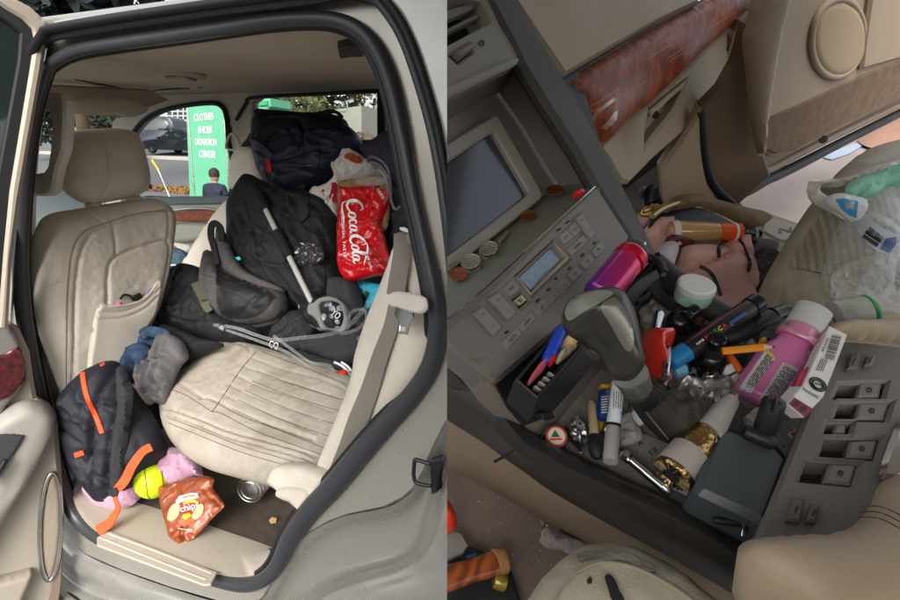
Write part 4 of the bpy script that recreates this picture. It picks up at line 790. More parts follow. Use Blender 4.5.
thing('black_tshirt', 'black T-shirt with white print between cushion and pole handle', 'shirt', [('shirt_cloth', pch, BLK), ('white_print', text('CO', pch.surf, (269, 347), (278, 350), 7, .005), WHT)])
# pole with grey handle
q0, q1 = PC.hit(253, 184, .125), Pl(A3(-1.0, .5, 1.), (0, -.8, .5)).hit(313, 305)
def along(a, b, t): return a+(b-a)*t
gl = lambda t0, t1, r: lathe(along(q0, q1, t0), along(q0, q1, t1), [(0, r*.6), (.05, r)]+[(.08+.84*k/20, r*(1+.12*(k % 2))) for k in range(21)]+[(.95, r), (1, r*.6)], 16)
HP = Pl(q1, (0, -.85, .5))
hnd = slab(HP.up(.02), [(307, 306), (309, 303), (313, 302), (318, 298), (326, 296), (336, 298), (343, 304), (346, 314), (346, 325), (341, 331), (332, 330), (326, 329), (320, 329), (317, 322), (312, 316), (307, 313)], .028, [[(318.5, 304), (325, 300.5), (334.5, 301), (340.5, 306), (342.8, 318), (339, 327), (331, 328), (325, 326), (321, 317)]], bev=.004, sm=3)
thing('telescopic_pole', 'silver telescopic pole with black foam grips and grey loop handle', 'pole', [('shaft', lathe(q0, q1, [(0, .009), (1, .009)], 14), mat('satin_aluminium', c(206, 206, 200), .32, metal=.35)), ('foam_grip', gl(0, .24, .0155), FOAM), ('foam_grip', gl(.42, .64, .0155), FOAM), ('loop_handle', hnd, GPL)])
# dark clutter on the right
PX = Pl(A3(-.72, .80, 1.25), (-.1, -.85, .4))
thing('purple_coat', 'dim purple grey coat heaped under the rear quarter window', 'coat', [('purple_coat', puff(PX, [(362, 150), (376, 140), (392, 132), (412, 130), (424, 160), (424, 190), (400, 190), (388, 170), (370, 162)], .06, nz=[('r', .02, 14)]), mat('purple_grey', c(58, 54, 72), .85, bump=(300, .3)))])
thing('black_blouson', 'black padded coat hanging down right of the red bag', 'coat', [('black_blouson', puff(PX.up(-.03), [(378, 186), (392, 180), (418, 184), (428, 230), (416, 236), (404, 246), (398, 262), (392, 276), (386, 262), (382, 236), (380, 216)], .06, nz=[('w', .02, 10), ('r', .01, 18)]), BLK)])
thing('white_card', 'white card edge poking out beside the seat back top', 'card', [('white_card', slab(PX.up(.05), [(399, 227), (404, 227), (412, 231), (409, 233), (400, 230)], .01), WHT)])
thing('red_jumper', 'dark red jumper tucked behind the rear seat back', 'jumper', [('red_jumper', puff(PX.up(.02), [(400, 240), (408, 234), (412, 240), (404, 254), (398, 262)], .03), mat('maroon_knit', c(130, 20, 30), .85, weave=(420, .4)))])
thing('clothes_heap', 'heap of black clothes filling the cargo space under the bags', 'clothes', [('clothes_heap', puff(Pl(A3(-1.0, 1.0, 1.1), (0, -.8, .5)), [(228, 330), (230, 260), (240, 200), (256, 176), (300, 150), (360, 140), (430, 150), (440, 260), (400, 320), (300, 350)], .08, .05, nz=[('w', .03, 6), ('r', .02, 12)]), BLK)])
PKT = pk.surf
thing('pocket_cord', 'black cord with a small plug poking out of the seat pocket', 'cord', [('cord', tube([SP.hit(*p, .06) for p in [(120, 299), (124, 295), (130, 296), (134, 301)]], .0035, 6, sub=5), RUBD), ('plug', slab(SP.up(.066), [(135, 296), (141, 293), (143, 298), (137, 302)], .012), RUBD)])
thing('lilac_pen', 'lilac pen sticking up out of the seat pocket', 'pen', [('lilac_pen', lathe(SP.hit(141, 303, .06), SP.hit(151, 288, .06), [(0, .005), (.9, .005), (1, .003)], 10), mat('lilac_pen', c(150, 140, 180), .4))])
thing('pink_eraser', 'pink rubber eraser tip showing in the seat pocket', 'eraser', [('pink_eraser', ball(SP.hit(119, 304.5, .06), .008, 10), mat('hot_pink', c(236, 110, 170), .5))])
# =====================================================================  outside the car
SLP = nrm((0, -.12, 1)); OUT = Pl((0, 9, 0), SLP)
def zg(y): return 0 if y < 9 else .12*(y-9)
ASPH = mat('asphalt', c(92, 94, 96), .9, bump=(60, .3), var=(3, c(104, 104, 104), .6))
def ground():
    xs = [-400, -160, -60, -20, 0, 40, 160, 400]; ys = [-60, -8, 0, 9, 14, 20, 30, 60, 120, 300]
    V = [(x, y, zg(y) if y < 120 else zg(120)+.02*(y-120)) for y in ys for x in xs]; n = len(xs)
    return Ms(V, [(j*n+i, j*n+i+1, (j+1)*n+i+1, (j+1)*n+i) for j in range(len(ys)-1) for i in range(n-1)])
struct('ground', ground(), ASPH, side=0)
def yband(y0, y1, x0=-70, x1=30, dz=.004): return Ms([(x0, y0, zg(y0)+dz), (x1, y0, zg(y0)+dz), (x1, y1, zg(y1)+dz), (x0, y1, zg(y1)+dz)], [(0, 1, 2, 3)])
struct('pavement', wbox((-25, 19.3, zg(19.3)-.02), (90, 1.0, .28)), mat('concrete_pavement', c(168, 164, 156), .9, bump=(80, .2), var=(2, c(150, 146, 140), .6)), side=-1)
def leafm(n, gen, sz, sd=1):
    r = random.Random(sd); V = []; F = []
    for _ in range(n):
        p = np.array(gen(r)); a = nrm([r.gauss(0, 1) for _ in range(3)]); b = nrm(np.cross(a, [r.gauss(0, 1) for _ in range(3)])); s = sz*r.uniform(.6, 1.4); k = len(V)
        V += [p-a*s, p+b*s*.5, p+a*s, p-b*s*.5]; F.append((k, k+1, k+2, k+3))
    return Ms(V, F)
struct('leaf_litter', leafm(1600, lambda r: (r.uniform(-19, -9), (y := r.uniform(11.0, 11.9)), zg(y)+.03), .07), mat('fallen_leaves', c(150, 92, 48), .9, var=(5, c(96, 104, 50), .9)), kind='stuff')
def bush(name, lb, ct, px, d, w, h, seed, colr, var, group=None, trunk=.3):
    g = LZ(0).o; u, v = px; dr = ray(u, v); p = CAM+dr*d/(RW.T@dr)[2]; z0 = zg(p[1])
    p[2] = z0; r0 = random.Random(seed); cl = [(r0.gauss(0, .32)*w, r0.gauss(0, .32)*w, h*(trunk+(1-trunk)*r0.random()), r0.uniform(.16, .3)*max(w, h*.6)) for _ in range(16)]
    def gen(r):
        k = r.choice(cl); q = nrm([r.gauss(0, 1) for _ in range(3)])*k[3]*r.uniform(.75, 1.05); return (p[0]+k[0]+q[0], p[1]+k[1]+q[1], z0+max(.05, k[2]+q[2]*.8))
    lm = leafm(4200, gen, .038*max(w, h), seed)
    stems = tube([p+A3(0, 0, -.1), p+A3(0, 0, h*.5)], [h*.03, h*.015], 8)
    thing(name, lb, ct, [('crown', lm, mat('leaf_'+name+str(seed), colr, .8, var=(1.2, var, .9))), ('trunk', stems, mat('bark', c(70, 56, 44), .9))], group)
bush('round_bush', 'round olive green bush beyond the rear window', 'bush', (288, 130), 14, 2.1, 2.6, 4, c(86, 92, 52), c(52, 60, 34), 'shrubs beyond the rear windows')
bush('hedge_bush', 'dark hedge below the orange shop signs', 'bush', (332, 108), 24, 3.2, 3.6, 5, c(58, 76, 46), c(38, 50, 30), 'shrubs beyond the rear windows')
bush('dry_shrub', 'dry brown shrub close behind the rear pillar', 'bush', (368, 150), 7., 1.1, 1.75, 6, c(96, 88, 64), c(66, 60, 44), 'shrubs beyond the rear windows')
bush('roadside_tree', 'dark roadside tree seen through the windshield', 'tree', (96, 140), 26, 1.9, 3.4, 8, c(44, 56, 44), c(28, 36, 30), trunk=.25)
bush('roof_tree', 'dark tree standing beyond the roof edge', 'tree', (85, 140), 16, 2.6, 8.5, 9, c(36, 46, 44), c(22, 28, 34), trunk=.62)
bush('windshield_tree', 'grey green tree at far left of windshield', 'tree', (62, 140), 28, 3, 3.4, 10, c(52, 66, 54), c(34, 44, 38), trunk=.25)
# cars
def loc(u, v): return OUT.hit(u, v)
def vehicle(name, lb, ct, at, yaw, L, W, H, paint, suv=True, group='cars parked across the street'):
    a = math.radians(yaw); ex = A3(math.cos(a), math.sin(a), 0); ey = A3(-math.sin(a), math.cos(a), 0); o = np.array(at, float)
    P = Pl(o, ey); 
    to = lambda x, z, y=0: o+ex*x+ey*y+A3(0, 0, z)
    def prof(pts, w0, w1, zt):   # extruded side profile, narrowing with height
        B = cat(pts, 3); V = []; n = len(B)
        for s, k in ((-1, .96), (-1, 1), (1, 1), (1, .96)):
            for x, z in B:
                w = w0+(w1-w0)*max(0, min(1, z/zt)); cxx = L*.0; V.append(to(x*k, z if k == 1 else z*.99+.01, s*(w/2 if k == 1 else w/2+.03)))
        F = [(r*n+i, r*n+(i+1) % n, (r+1)*n+(i+1) % n, (r+1)*n+i) for r in range(3) for i in range(n)]+[tuple(range(n)), tuple(range(3*n, 4*n))[::-1]]
        return Ms(V, F, None, 40)
    h = L/2; bl = H*.56
    bodyp = [(-h, H*.25), (-h*.99, H*.45), (-h*.93, bl*.98), (-h*.5, bl), (h*.35, bl), (h*.9, bl*.86), (h, H*.4), (h*.98, H*.2), (h*.8, H*.16), (-h*.9, H*.16)]
    cab = [(-h*.95, bl*.95), (-h*.86, H*.96), (-h*.4, H), (h*.05, H*.98), (h*.42, bl*.97), (0, bl*.9)] if suv else [(-h*.72, bl*.95), (-h*.4, H*.96), (-h*.1, H), (h*.1, H*.97), (h*.5, bl*.95), (0, bl*.9)]
    gls = [(x*.97, (z-bl)*.86+bl) for x, z in cab]
    ps = [('body', prof(bodyp, W, W, 1), paint), ('cabin', prof(cab, W*.9, W*.74, H), paint), ('side_window', prof([(x*.9, max(bl*1.02, z)) for x, z in gls], W*.965, W*.82, H), TINT)]
    for s in (-1, 1):
        for x in (-h*.62, h*.64):
            cc = to(x, H*.2, s*W*.44); 
            ps.append(('wheel', lathe(cc, cc+ey*s*.14, [(0, H*.19), (.1, H*.2), (.9, H*.2), (1, H*.18), (.98, H*.13)], 24), RUBD, [('rim', lathe(cc+ey*s*.1, cc+ey*s*.146, [(0, H*.13), (.8, H*.125), (1, H*.03)], 20), mat('alloy_dark', c(120, 122, 124), .35, metal=.8))]))
        ps.append(('headlight', box(to(h*.93, H*.42, s*W*.36), (ex, ey, A3(0, 0, 1)), (.25, .3, .14), .03), mat('headlamp', c(220, 222, 224), .15, spec=.8)))
        ps.append(('tail_light', box(to(-h*.97, H*.46, s*W*.4), (ex, ey, A3(0, 0, 1)), (.12, .2, .2), .02), mat('tail_red', c(150, 20, 20), .25)))
        ps.append(('wing_mirror', box(to(h*.36, bl*1.1, s*W*.54), (ex, ey, A3(0, 0, 1)), (.12, .18, .13), .03), paint))
    thing(name, lb, ct, ps, group)
CB = mat('paint_black', c(26, 30, 36), .3, coat=.3); CN = mat('paint_blue_black', c(36, 46, 58), .3, coat=.35); CW = mat('paint_white', c(222, 224, 226), .25, coat=1.); CS = mat('paint_silver', c(150, 154, 158), .3, metal=.5, coat=.6)
CAMYAW = math.degrees(math.atan2(-RW[0, 2], RW[1, 2]))
vehicle('parked_car', 'dark blue boxy four by four parked across the street', 'car', loc(154, 148), 195, 4.4, 2.0, 2.0, CN)
vehicle('parked_car', 'black low saloon car parked beside the green banner', 'car', loc(186, 154.5), 186, 4.6, 1.9, 1.4, CB, False)
vehicle('parked_car', 'dark car parked furthest back behind the black saloon', 'car', loc(192, 139), 192, 4.4, 1.8, 1.4, CN, False)
vehicle('parked_car', 'white hatchback parked beside the beige container', 'car', Pl((0, 9, 0), SLP).hit(378, 141), 200, 4.2, 1.8, 1.6, CW)
vehicle('parked_car', 'grey estate car roof showing above the container', 'car', OUT.hit(336, 120), 185, 4.8, 1.9, 1.7, CS)
vehicle('parked_car', 'pale blue car ahead of the windshield', 'car', OUT.hit(96, 136), 190, 4.6, 1.9, 1.6, mat('paint_paleblue', c(130, 150, 158), .3, coat=.6))
# banner
BN = LY(7.)
bn = slab(BN, [(185.5, 96), (223, 94), (227, 130), (231, 215), (190.5, 215)], .03, bev=.004)
ST = Surf(BN, lambda Q: np.zeros(len(Q)))
GRN = mat('banner_green', c(84, 158, 122), .7, bump=(40, .1), var=(2.5, c(96, 168, 134), .6), wr=(2.2, .5), stain=[(9, c(70, 140, 104), .62, .5)])
tx = [text(s, ST, a, b, 7.2, .012) for s, a, b in [('CLOTHES', (194.8, 121), (214.3, 119.4), ), ('SHOES', (198.7, 133.3), (212.6, 133)), ('DONATION', (195.8, 145), (217, 145.8)), ('CENTER', (199.5, 157), (216, 158))]]
zb = 0
pole = [tube([BN.hit(x, 98), np.array([BN.hit(x, 98)[0], 7.0, 0])], .02, 8) for x in (186.5, 223)]
thing('donation_sign', 'tall green banner reading CLOTHES SHOES DONATION CENTER in white', 'sign', [('banner_sheet', bn, GRN)]+[('lettering', t, WHT) for t in tx]+[('sign_pole', p, STEEL) for p in pole])
thing('green_bin', 'green collection bin edge behind the passenger headrest', 'bin', [('bin_body', slab(LY(6.), [(255.5, 99), (269.5, 98), (270, 106), (267, 109), (267, 117), (261, 119), (259, 140), (257, 140)], .5, bev=.02), GRN), ('bin_hatch', slab(LY(5.97), [(258, 101), (267, 100.5), (267, 105), (259, 106)], .03), mat('hatch_green', c(48, 140, 96), .6)), ('bin_leg', tube([LY(6.2).hit(262, 120), A3(*(list(LY(6.2).hit(262, 120)[:2])+[0]))], .12, 8), GRN)])
# buildings
FAC = mat('facade_white', c(205, 208, 208), .8, var=(1, c(190, 192, 190), .5)); SHOP = mat('orange_sign', c(200, 84, 50), .6)
def building(name, lb, u0, u1, vt, y, depth_, wallm, wins, extra=()):
    P = LY(y); a, b = P.hit(u0, vt), P.hit(u1, vt); zb_ = zg(y)-1
    cxx = (a[0]+b[0])/2; w = abs(b[0]-a[0]); top = max(a[2], b[2]); ps = [('wall', wbox((cxx, y+depth_/2, (top+zb_)/2), (w, depth_, top-zb_), 0, .05), wallm), ('roof', wbox((cxx, y+depth_/2, top+.1), (w+.4, depth_+.4, .2), 0, .03), FAC)]
    for (x0, x1, y0, y1) in wins:
        ps.append(('window', slab(LY(y-.06), [(x0, y0), (x1, y0), (x1, y1), (x0, y1)], .05, bev=.01), STEEL, [('pane', slab(LY(y-.08), [(x0+.3, y0+.3), (x1-.3, y0+.3), (x1-.3, y1-.3), (x0+.3, y1-.3)], .03, bev=.01), TINT)]))
    for (nm, x0, x1, y0, y1, mm) in extra: ps.append((nm, slab(LY(y-.25), [(x0, y0), (x1, y0), (x1, y1), (x0, y1)], .22, bev=.02), mm))
    thing(name, lb, 'building', ps)
building('office_building', 'white office building with grid windows over the parked cars', 140, 190, 96, 60, 14, FAC, [(x, x+4.6, yy, yy+3.6) for x in (167, 172.5, 178, 183.5) for yy in (107, 111.5, 116)])
building('shop_building', 'low shop building with orange signs beyond the bushes', 262, 375, 84, 38, 12, mat('facade_grey', c(150, 152, 150), .8), [(x, x+7, 94, 100) for x in (276, 288, 318, 330)], [('shop_sign', 299, 309, 93, 98.5, SHOP), ('shop_sign', 318, 328, 93, 97.5, mat('brown_sign', c(130, 74, 56), .6)), ('shop_sign', 349, 361, 91, 97.5, SHOP), ('white_fascia', 328, 349, 90, 98, FAC)])
building('corner_shop', 'pale corner shop behind the white hatchback', 361, 420, 84, 42, 10, FAC, [(x, x+5, 95, 103) for x in (363.5, 370, 386, 394)])
building('far_house', 'pale long house beyond the windshield', 20, 90, 104, 60, 12, FAC, [(x, x+3, 110, 115) for x in (44, 52, 60, 68)])
thing('cargo_container', 'beige steel container standing beside the white hatchback', 'container', [('container_body', slab(LY(16.), [(311, 113), (361, 105.5), (361.5, 150), (311, 150)], 2., bev=.03), mat('container_beige', c(128, 130, 118), .7, var=(1, c(112, 114, 104), .6))), ('container_vent', slab(LY(15.97), [(336, 110.5), (346, 109), (346, 111), (336, 112.5)], .03), STEEL)])
thing('yellow_barrier', 'yellow lift barrier arms beyond the windshield', 'barrier', [('barrier_arm', tube([LY(9).hit(62.5, 117), LY(9).hit(73, 131)], .05, 8), mat('barrier_yellow', c(226, 190, 30), .5)), ('barrier_arm', tube([LY(9.2).hit(66, 116), LY(9.2).hit(75, 130)], .05, 8), MT['barrier_yellow']), ('barrier_post', tube([LY(9.1).hit(74, 129), A3(*(list(LY(9.1).hit(74, 129)[:2])+[0]))], .09, 10), STEEL)])
# people
def skinfig(name, J, E, Rr, mt, parent, org):
    me = bpy.data.meshes.new(name); bm = bmesh.new(); idx = {k: bm.verts.new(J[k]) for k in J}
    for a, b in E: bm.edges.new((idx[a], idx[b]))
    bm.to_mesh(me); bm.free(); o = bpy.data.objects.new(name, me); COL.objects.link(o)
    md = o.modifiers.new('s', 'SKIN'); md.use_smooth_shade = True
    for i, k in enumerate(J): me.skin_vertices[0].data[i].radius = (Rr[k], Rr[k]); me.skin_vertices[0].data[i].use_root = (k == 'pel')
    sd = o.modifiers.new('u', 'SUBSURF'); sd.levels = 1; sd.render_levels = 1
    dg = bpy.context.evaluated_depsgraph_get(); m2 = bpy.data.meshes.new_from_object(o.evaluated_get(dg)); bpy.data.objects.remove(o)
    m = Ms([tuple(v.co) for v in m2.vertices], [tuple(p.vertices) for p in m2.polygons], None, 80); bpy.data.meshes.remove(m2); return m
SKIN = mat('skin', c(176, 128, 104), .5); CLO = mat('dark_navy_clothes', c(24, 30, 44), .85, var=(14, c(40, 48, 66), .6)); HAIR = mat('dark_hair', c(40, 28, 24), .7)
def person(lb, o, yaw, seated, top, hair, lean=0, extra=None):
    a = math.radians(yaw); f = A3(math.cos(a), math.sin(a), 0); s = A3(-f[1], f[0], 0); o = np.array(o, float)
    g = lambda x, y, z: tuple(o+f*x+s*y+A3(0, 0, z))
    ph = .44 if seated else .93; c_ = ph+.45; J = {'pel': g(0, 0, ph), 'bel': g(.02+lean*.3, 0, ph+.18), 'che': g(.0+lean*.7, 0, c_-.06), 'nk': g(lean, 0, c_+.08)}; R_ = {'pel': .15, 'bel': .14, 'che': .155, 'nk': .06}
    E_ = [('pel', 'bel'), ('bel', 'che'), ('che', 'nk')]
    for k, sg in (('l', 1), ('r', -1)):
        kx = .42 if seated else .04*sg; kz = ph if seated else .5
        J.update({'h'+k: g(0, .1*sg, ph-.04), 'k'+k: g(kx, .12*sg, kz), 'f'+k: g(kx+(.0 if seated else -.02), .12*sg, .07), 't'+k: g(kx+.16, .13*sg, .04), 's'+k: g(lean*.85, .19*sg, c_), 'e'+k: g(lean*.8+.03, .25*sg, c_-.28), 'w'+k: g(lean*.8+.2, .2*sg, c_-.46)})
        R_.update({'h'+k: .095, 'k'+k: .065, 'f'+k: .045, 't'+k: .04, 's'+k: .07, 'e'+k: .05, 'w'+k: .035})
        E_ += [('pel', 'h'+k), ('h'+k, 'k'+k), ('k'+k, 'f'+k), ('f'+k, 't'+k), ('che', 's'+k), ('s'+k, 'e'+k), ('e'+k, 'w'+k)]
    body = skinfig('body', J, E_, R_, top, None, None)
    hc = np.array(g(lean+.02, 0, c_+.22)); prof = [(0, .03), (.08, .055), (.25, .075), (.5, .088), (.75, .085), (.92, .055), (1, .01)]
    head = lathe(hc-A3(0, 0, .12), hc+A3(0, 0, .12), prof, 20)+tube([hc-A3(0, 0, .09), hc-A3(0, 0, .2)], .05, 10)
    nose = lathe(hc+f*.08-A3(0, 0, .02), hc+f*.105-A3(0, 0, .03), [(0, .016), (1, .01)], 8)
    hairm = lathe(hc+A3(0, 0, -.03)-f*.012, hc+A3(0, 0, .132)-f*.012, [(0, .088), (.3, .095), (.7, .085), (.95, .04), (1, .005)], 20)
    ps = [('body', body, top), ('head', head, SKIN, [('nose', nose, SKIN)]+[('eye', ball(hc+f*.082+s*.03*q+A3(0, 0, .01), .01, 8), RUBD) for q in (-1, 1)]), ('hair', hairm, hair)]
    for sg in (-1, 1):
        w = np.array(J['wl' if sg > 0 else 'wr']); ps.append(('hand', tube([w, w+f*.06, w+f*.1-A3(0, 0, .03)], [.03, .038, .028], 8), SKIN))
    if extra: ps += extra(hc, f, s)
    thing('person', lb, 'person', ps)
ps_ = LY(6.4).hit(213, 178); person('person in dark clothes sitting in front of the green banner', (ps_[0], 6.4, 0), 100, True, CLO, HAIR, .03)
thing('folding_stool', 'low grey stool under the person by the green banner', 'stool', [('stool_seat', wbox((ps_[0], 6.4, .34), (.36, .36, .04), 20), STEEL)]+[('leg', wbox((ps_[0]+dx, 6.4+dy, .16), (.03, .03, .32), 20, .003), STEEL) for dx in (-.14, .14) for dy in (-.14, .14)])
p2 = LY(4.8).hit(137, 160); person('person with dark hair in navy jacket standing past the headrest', (p2[0], 4.6, 0), 100, False, CLO, HAIR, .05, lambda hc, f, s: [('shirt_patch', box(hc-f*.15+s*-.12-A3(0, 0, .4), (f, s, A3(0, 0, 1)), (.06, .1, .26), .02), WHT)])
pa, pb_ = LY(5.2).hit(152, 160), LY(5.2).hit(176, 198)
thing('walking_stick', 'thin grey walking stick with yellow tip outside the window', 'stick', [('shaft', tube([pa+(pb_-pa)*.25, A3(*(list((pa+(pb_-pa)*1.5)[:2])+[0]))], .014, 8), STEEL), ('yellow_grip', tube([pa, pa+(pb_-pa)*.26], .018, 8), MT['barrier_yellow'])])
# =====================================================================  the front cabin seen from above
SIDE[0] = 1
def L3(p): return RR.T@(np.array(p)-CAM)
def mp(o, s, q): return [(o[0]+x/s, o[1]+y/s) for x, y in q]
def flat(pl): return Surf(pl, lambda Q: np.zeros(len(Q)))
def surf_of(m, pl): return Surf(pl, lambda Q: np.zeros(len(Q)), BVHTree.FromPolygons([Vector(v) for v in m.V], [f for f in m.F]))
RUP = RR@A3(0, 0, 1); RFX = RR@A3(1, 0, 0); RFY = RR@A3(0, 1, 0)
GRY = mat('console_grey', c(112, 107, 101), .5, bump=(900, .15), stain=[(120, c(74, 68, 62), .64, .6), (300, c(160, 154, 146), .7, .4)])
GRYL = mat('console_grey_light', c(130, 127, 118), .42, bump=(900, .1), stain=[(150, c(80, 76, 70), .66, .5)])
DTR = mat('charcoal_trim', c(60, 58, 55), .5, bump=(700, .3), stain=[(200, c(112, 108, 102), .7, .5)])
BOL = mat('charcoal_leather', c(40, 37, 34), .32, bump=(900, .35), stain=[(120, c(86, 80, 74), .68, .4)])
DSH = mat('tan_dash', c(168, 152, 130), .55, bump=(800, .15), var=(6, c(172, 152, 126), .5), stain=[(200, c(112, 96, 78), .7, .4)])
DSH2 = mat('tan_panel', c(150, 134, 113), .55, bump=(800, .15), var=(6, c(154, 132, 106), .5), stain=[(90, c(110, 92, 74), .68, .4)])
DRCARP = mat('tan_carpet', c(122, 100, 80), .95, bump=(900, .9), var=(30, c(96, 78, 62), .8))
FLCARP = mat('brown_floor_carpet', c(120, 104, 94), .95, bump=(1000, .8), var=(12, c(96, 82, 74), .8), stain=[(400, c(170, 158, 148), .7, .5)])
TRAYM = mat('tray_grey', c(136, 131, 124), .6, bump=(300, .5), stain=[(60, c(70, 66, 62), .58, .7), (240, c(60, 56, 52), .64, .7)])
BTN = mat('button_grey', c(122, 118, 112), .42, bump=(900, .06), stain=[(200, c(90, 84, 78), .7, .5)])
INK = mat('dark_ink', c(30, 30, 30), .6)
SCRN = mat('screen_glass', c(46, 50, 64), .12, coat=.5, stain=[(40, c(70, 74, 88), .6, .5)], var=(3, c(40, 42, 50), .6))
LCD = mat('lcd_glass', c(92, 112, 136), .15, coat=.4, var=(220, c(120, 140, 160), .8))
PLE = mat('leather_seat_grey_beige', c(172, 164, 144), .45, bump=(800, .25), var=(20, c(150, 142, 122), .5), stain=[(26, c(120, 110, 92), .62, .4)])
MSH = mat('seat_mesh', c(178, 168, 146), .8, weave=(110, 1.), wave=(30, c(140, 130, 108), .5), var=(8, c(140, 130, 110), .6), stain=[(40, c(104, 94, 78), .64, .5)])
ST = RPX(560, 325, -.29, (0, -.77, .64))
cb_ = bpy.data.objects.new('car_cabin', None); COL.objects.link(cb_); cb_.location = tuple(RL((.4, .1, -.6)))
tag(cb_, 'grey and tan front cabin with wood dash strip and littered console tray', 'car interior')
def pp(n, m, mt, subs=(), lab=None): return part(cb_, n, m, mt, subs, lab, 1)
# --- centre stack
pp('stack_backing', slab(ST.up(-.075), [(400, -60), (540, -60), (604, 150), (655, 258), (640, 300), (560, 335), (470, 395), (400, 330)], .05), DTR)
pp('stack_side_trim', slab(ST.up(.004), [(480, -20), (512, -20), (526, 8), (545, 42), (566, 78), (590, 120), (612, 160), (634, 204), (660, 256), (690, 296), (680, 310), (662, 296), (640, 262), (630, 238), (597, 186), (577, 150), (548, 105), (521, 61), (518, 52)], .018, bev=.006), DTR)
pp('vent_cavity', slab(ST.up(-.03), [(420, -20), (486, -20), (500, 25), (430, 62)], .004, bev=0), RUBD)
pp('upper_face', slab(ST, [(420, -20), (480, -20), (502, 28), (518, 52), (519, 57), (447, 92), (420, 106)], .07, [[(432, -12), (482, 1), (491, 19), (489.5, 22.5), (432, 54)], mp((447, 0), 6.9, [(10, 378), (155, 295), (185, 355), (75, 438)])], bev=.002), GRYL, [
    ('vent_slat', slab(ST.up(-.008), [(430, 16), (476, 0), (479, 6), (440, 22), (430, 26)], .012, bev=.0015), BTN), ('vent_slat', slab(ST.up(-.010), [(430, 38), (474, 14), (482, 16), (450, 31), (430, 42)], .012, bev=.0015), BTN),
    ('roller_switch', puff(ST.up(-.006), mp((447, 0), 6.9, [(14, 380), (152, 300), (182, 352), (76, 432)]), .012, R=.012, sm=False), BTN),
    ('icon', tube([ST.hit(481.7+2.6*math.cos(t), 43+2.8*math.sin(t), .001) for t in np.linspace(0, 6, 14)], .0004, 5), INK), ('icon', text('S', flat(ST), (480, 45), (483.6, 43.4), 4.2, .001), INK)])
pp('tilt_lid', slab(ST.up(.012), [(430, 95), (516.5, 55), (520, 59), (518, 63), (430, 107)], .02, bev=.002), GRYL)
SB = ST.up(-.05)
pp('screen_hood', loft([[ST.up(-.004).hit(*p) for p in [(430, 108), (516, 63), (521, 64), (548, 107), (577, 152), (597, 188)]], [ST.up(-.03).hit(*p) for p in [(430, 118), (505, 76), (512, 80), (536, 115), (562, 158), (578, 188)]], [SB.hit(*p) for p in [(430, 130), (494, 95), (502, 97), (524, 128), (544, 162), (562, 190)]]], 60), GRY)
pp('screen_backing', slab(SB.up(-.002), [(420, 110), (505, 80), (580, 200), (440, 320), (400, 300)], .01), GRY)
pp('screen_bezel', slab(SB.up(.012), [(425, 160), (494, 114.5), (498, 115), (543.5, 194), (542, 199), (425, 292)], .014, [[(425, 178), (492, 132.5), (494.5, 133), (529, 192), (528, 195), (425, 275)]], bev=.002), GRYL, [('screen', slab(SB.up(.006), [(420, 180), (493, 130), (531, 193), (420, 282)], .005), SCRN), ('bezel_print', lines_of(flat(SB.up(.013)), (448, 267), (456, 261.5), (1, 1.2), 2, .001, .5, 3), INK)])
sa, sb_, sc_ = SB.up(.005).hit(445, 277), SB.up(.005).hit(545, 199), ST.hit(595, 188)
SH = Pl(sa, np.cross(sb_-sa, sc_-sa)); SH = SH if np.dot(SH.n, CAM-sa) > 0 else Pl(sa, -SH.n)
pp('coin_ledge', slab(SH, [(400, 305), (447, 268), (545, 192), (580, 180), (600, 186), (470, 302), (400, 362)], .01, bev=.001), mat('ledge_green_grey', c(104, 104, 94), .5, bump=(500, .3), stain=[(80, c(150, 146, 132), .62, .6), (160, c(60, 58, 52), .66, .6)]))
Z2 = (447, 230); K2 = 5.606; Z3 = (500, 310); Z4 = (445, 150)
LCQ = mp(Z2, K2, [(390, 262), (603, 62), (692, 160), (475, 368)])
panel = [(400, 360), (470, 302), (594, 187.5), (598, 188), (630, 237), (628, 241), (566, 322), (496, 382.5), (492, 381), (447, 345), (400, 380)]
hq = [mp(Z2, K2, [(370, 390), (425, 350), (465, 395), (415, 440)])]
pp('climate_panel', slab(ST.up(.004), panel, .03, hq+[LCQ], bev=.0025), GRY, [('lcd_frame', slab(ST.up(.005), LCQ, .008, [mp(Z2, K2, [(398, 265), (600, 74), (668, 150), (477, 350)])], bev=.001), mat('lcd_frame_beige', c(150, 140, 122), .5)), ('lcd', slab(ST.up(.0), mp(Z2, K2, [(392, 264), (602, 68), (672, 150), (475, 355)]), .004), LCD), ('bare_switch', slab(ST.up(.002), mp(Z2, K2, [(385, 392), (420, 362), (445, 392), (413, 420)]), .006, [mp(Z2, K2, [(395, 392), (418, 373), (434, 392), (413, 408)])], bev=.0005), mat('switch_cream', c(190, 182, 160), .5)), ('panel_line', tube([ST.hit(*p, .006) for p in [(430, 331), (470, 300.5), (595, 187)]], .0012, 6), CHR)])
def btn(q, mt=BTN, h=.0055): return slab(ST.up(h), q, .007, bev=.0012)
BT = [(Z2, [(308, 325), (362, 270), (418, 330), (360, 378)], 'EXT'), (Z2, [(485, 437), (547, 377), (587, 418), (527, 487)], '/.'), (Z2, [(553, 374), (607, 318), (650, 360), (590, 415)], 'w'), (Z2, [(612, 315), (668, 258), (710, 300), (652, 358)], '~'), (Z2, [(672, 255), (725, 197), (768, 240), (712, 297)], 'W'),
      (Z2, [(740, 187), (795, 122), (838, 165), (782, 228)], '%'), (Z2, [(805, 118), (862, 55), (897, 95), (842, 160)], 'R'), (Z3, [(5, 180), (95, 92), (135, 130), (45, 222)], 'AUTO'), (Z3, [(98, 90), (170, 10), (212, 45), (135, 128)], 'OFF'), (Z2, [(673, 105), (765, 20), (800, 60), (705, 148)], 'EXL')]
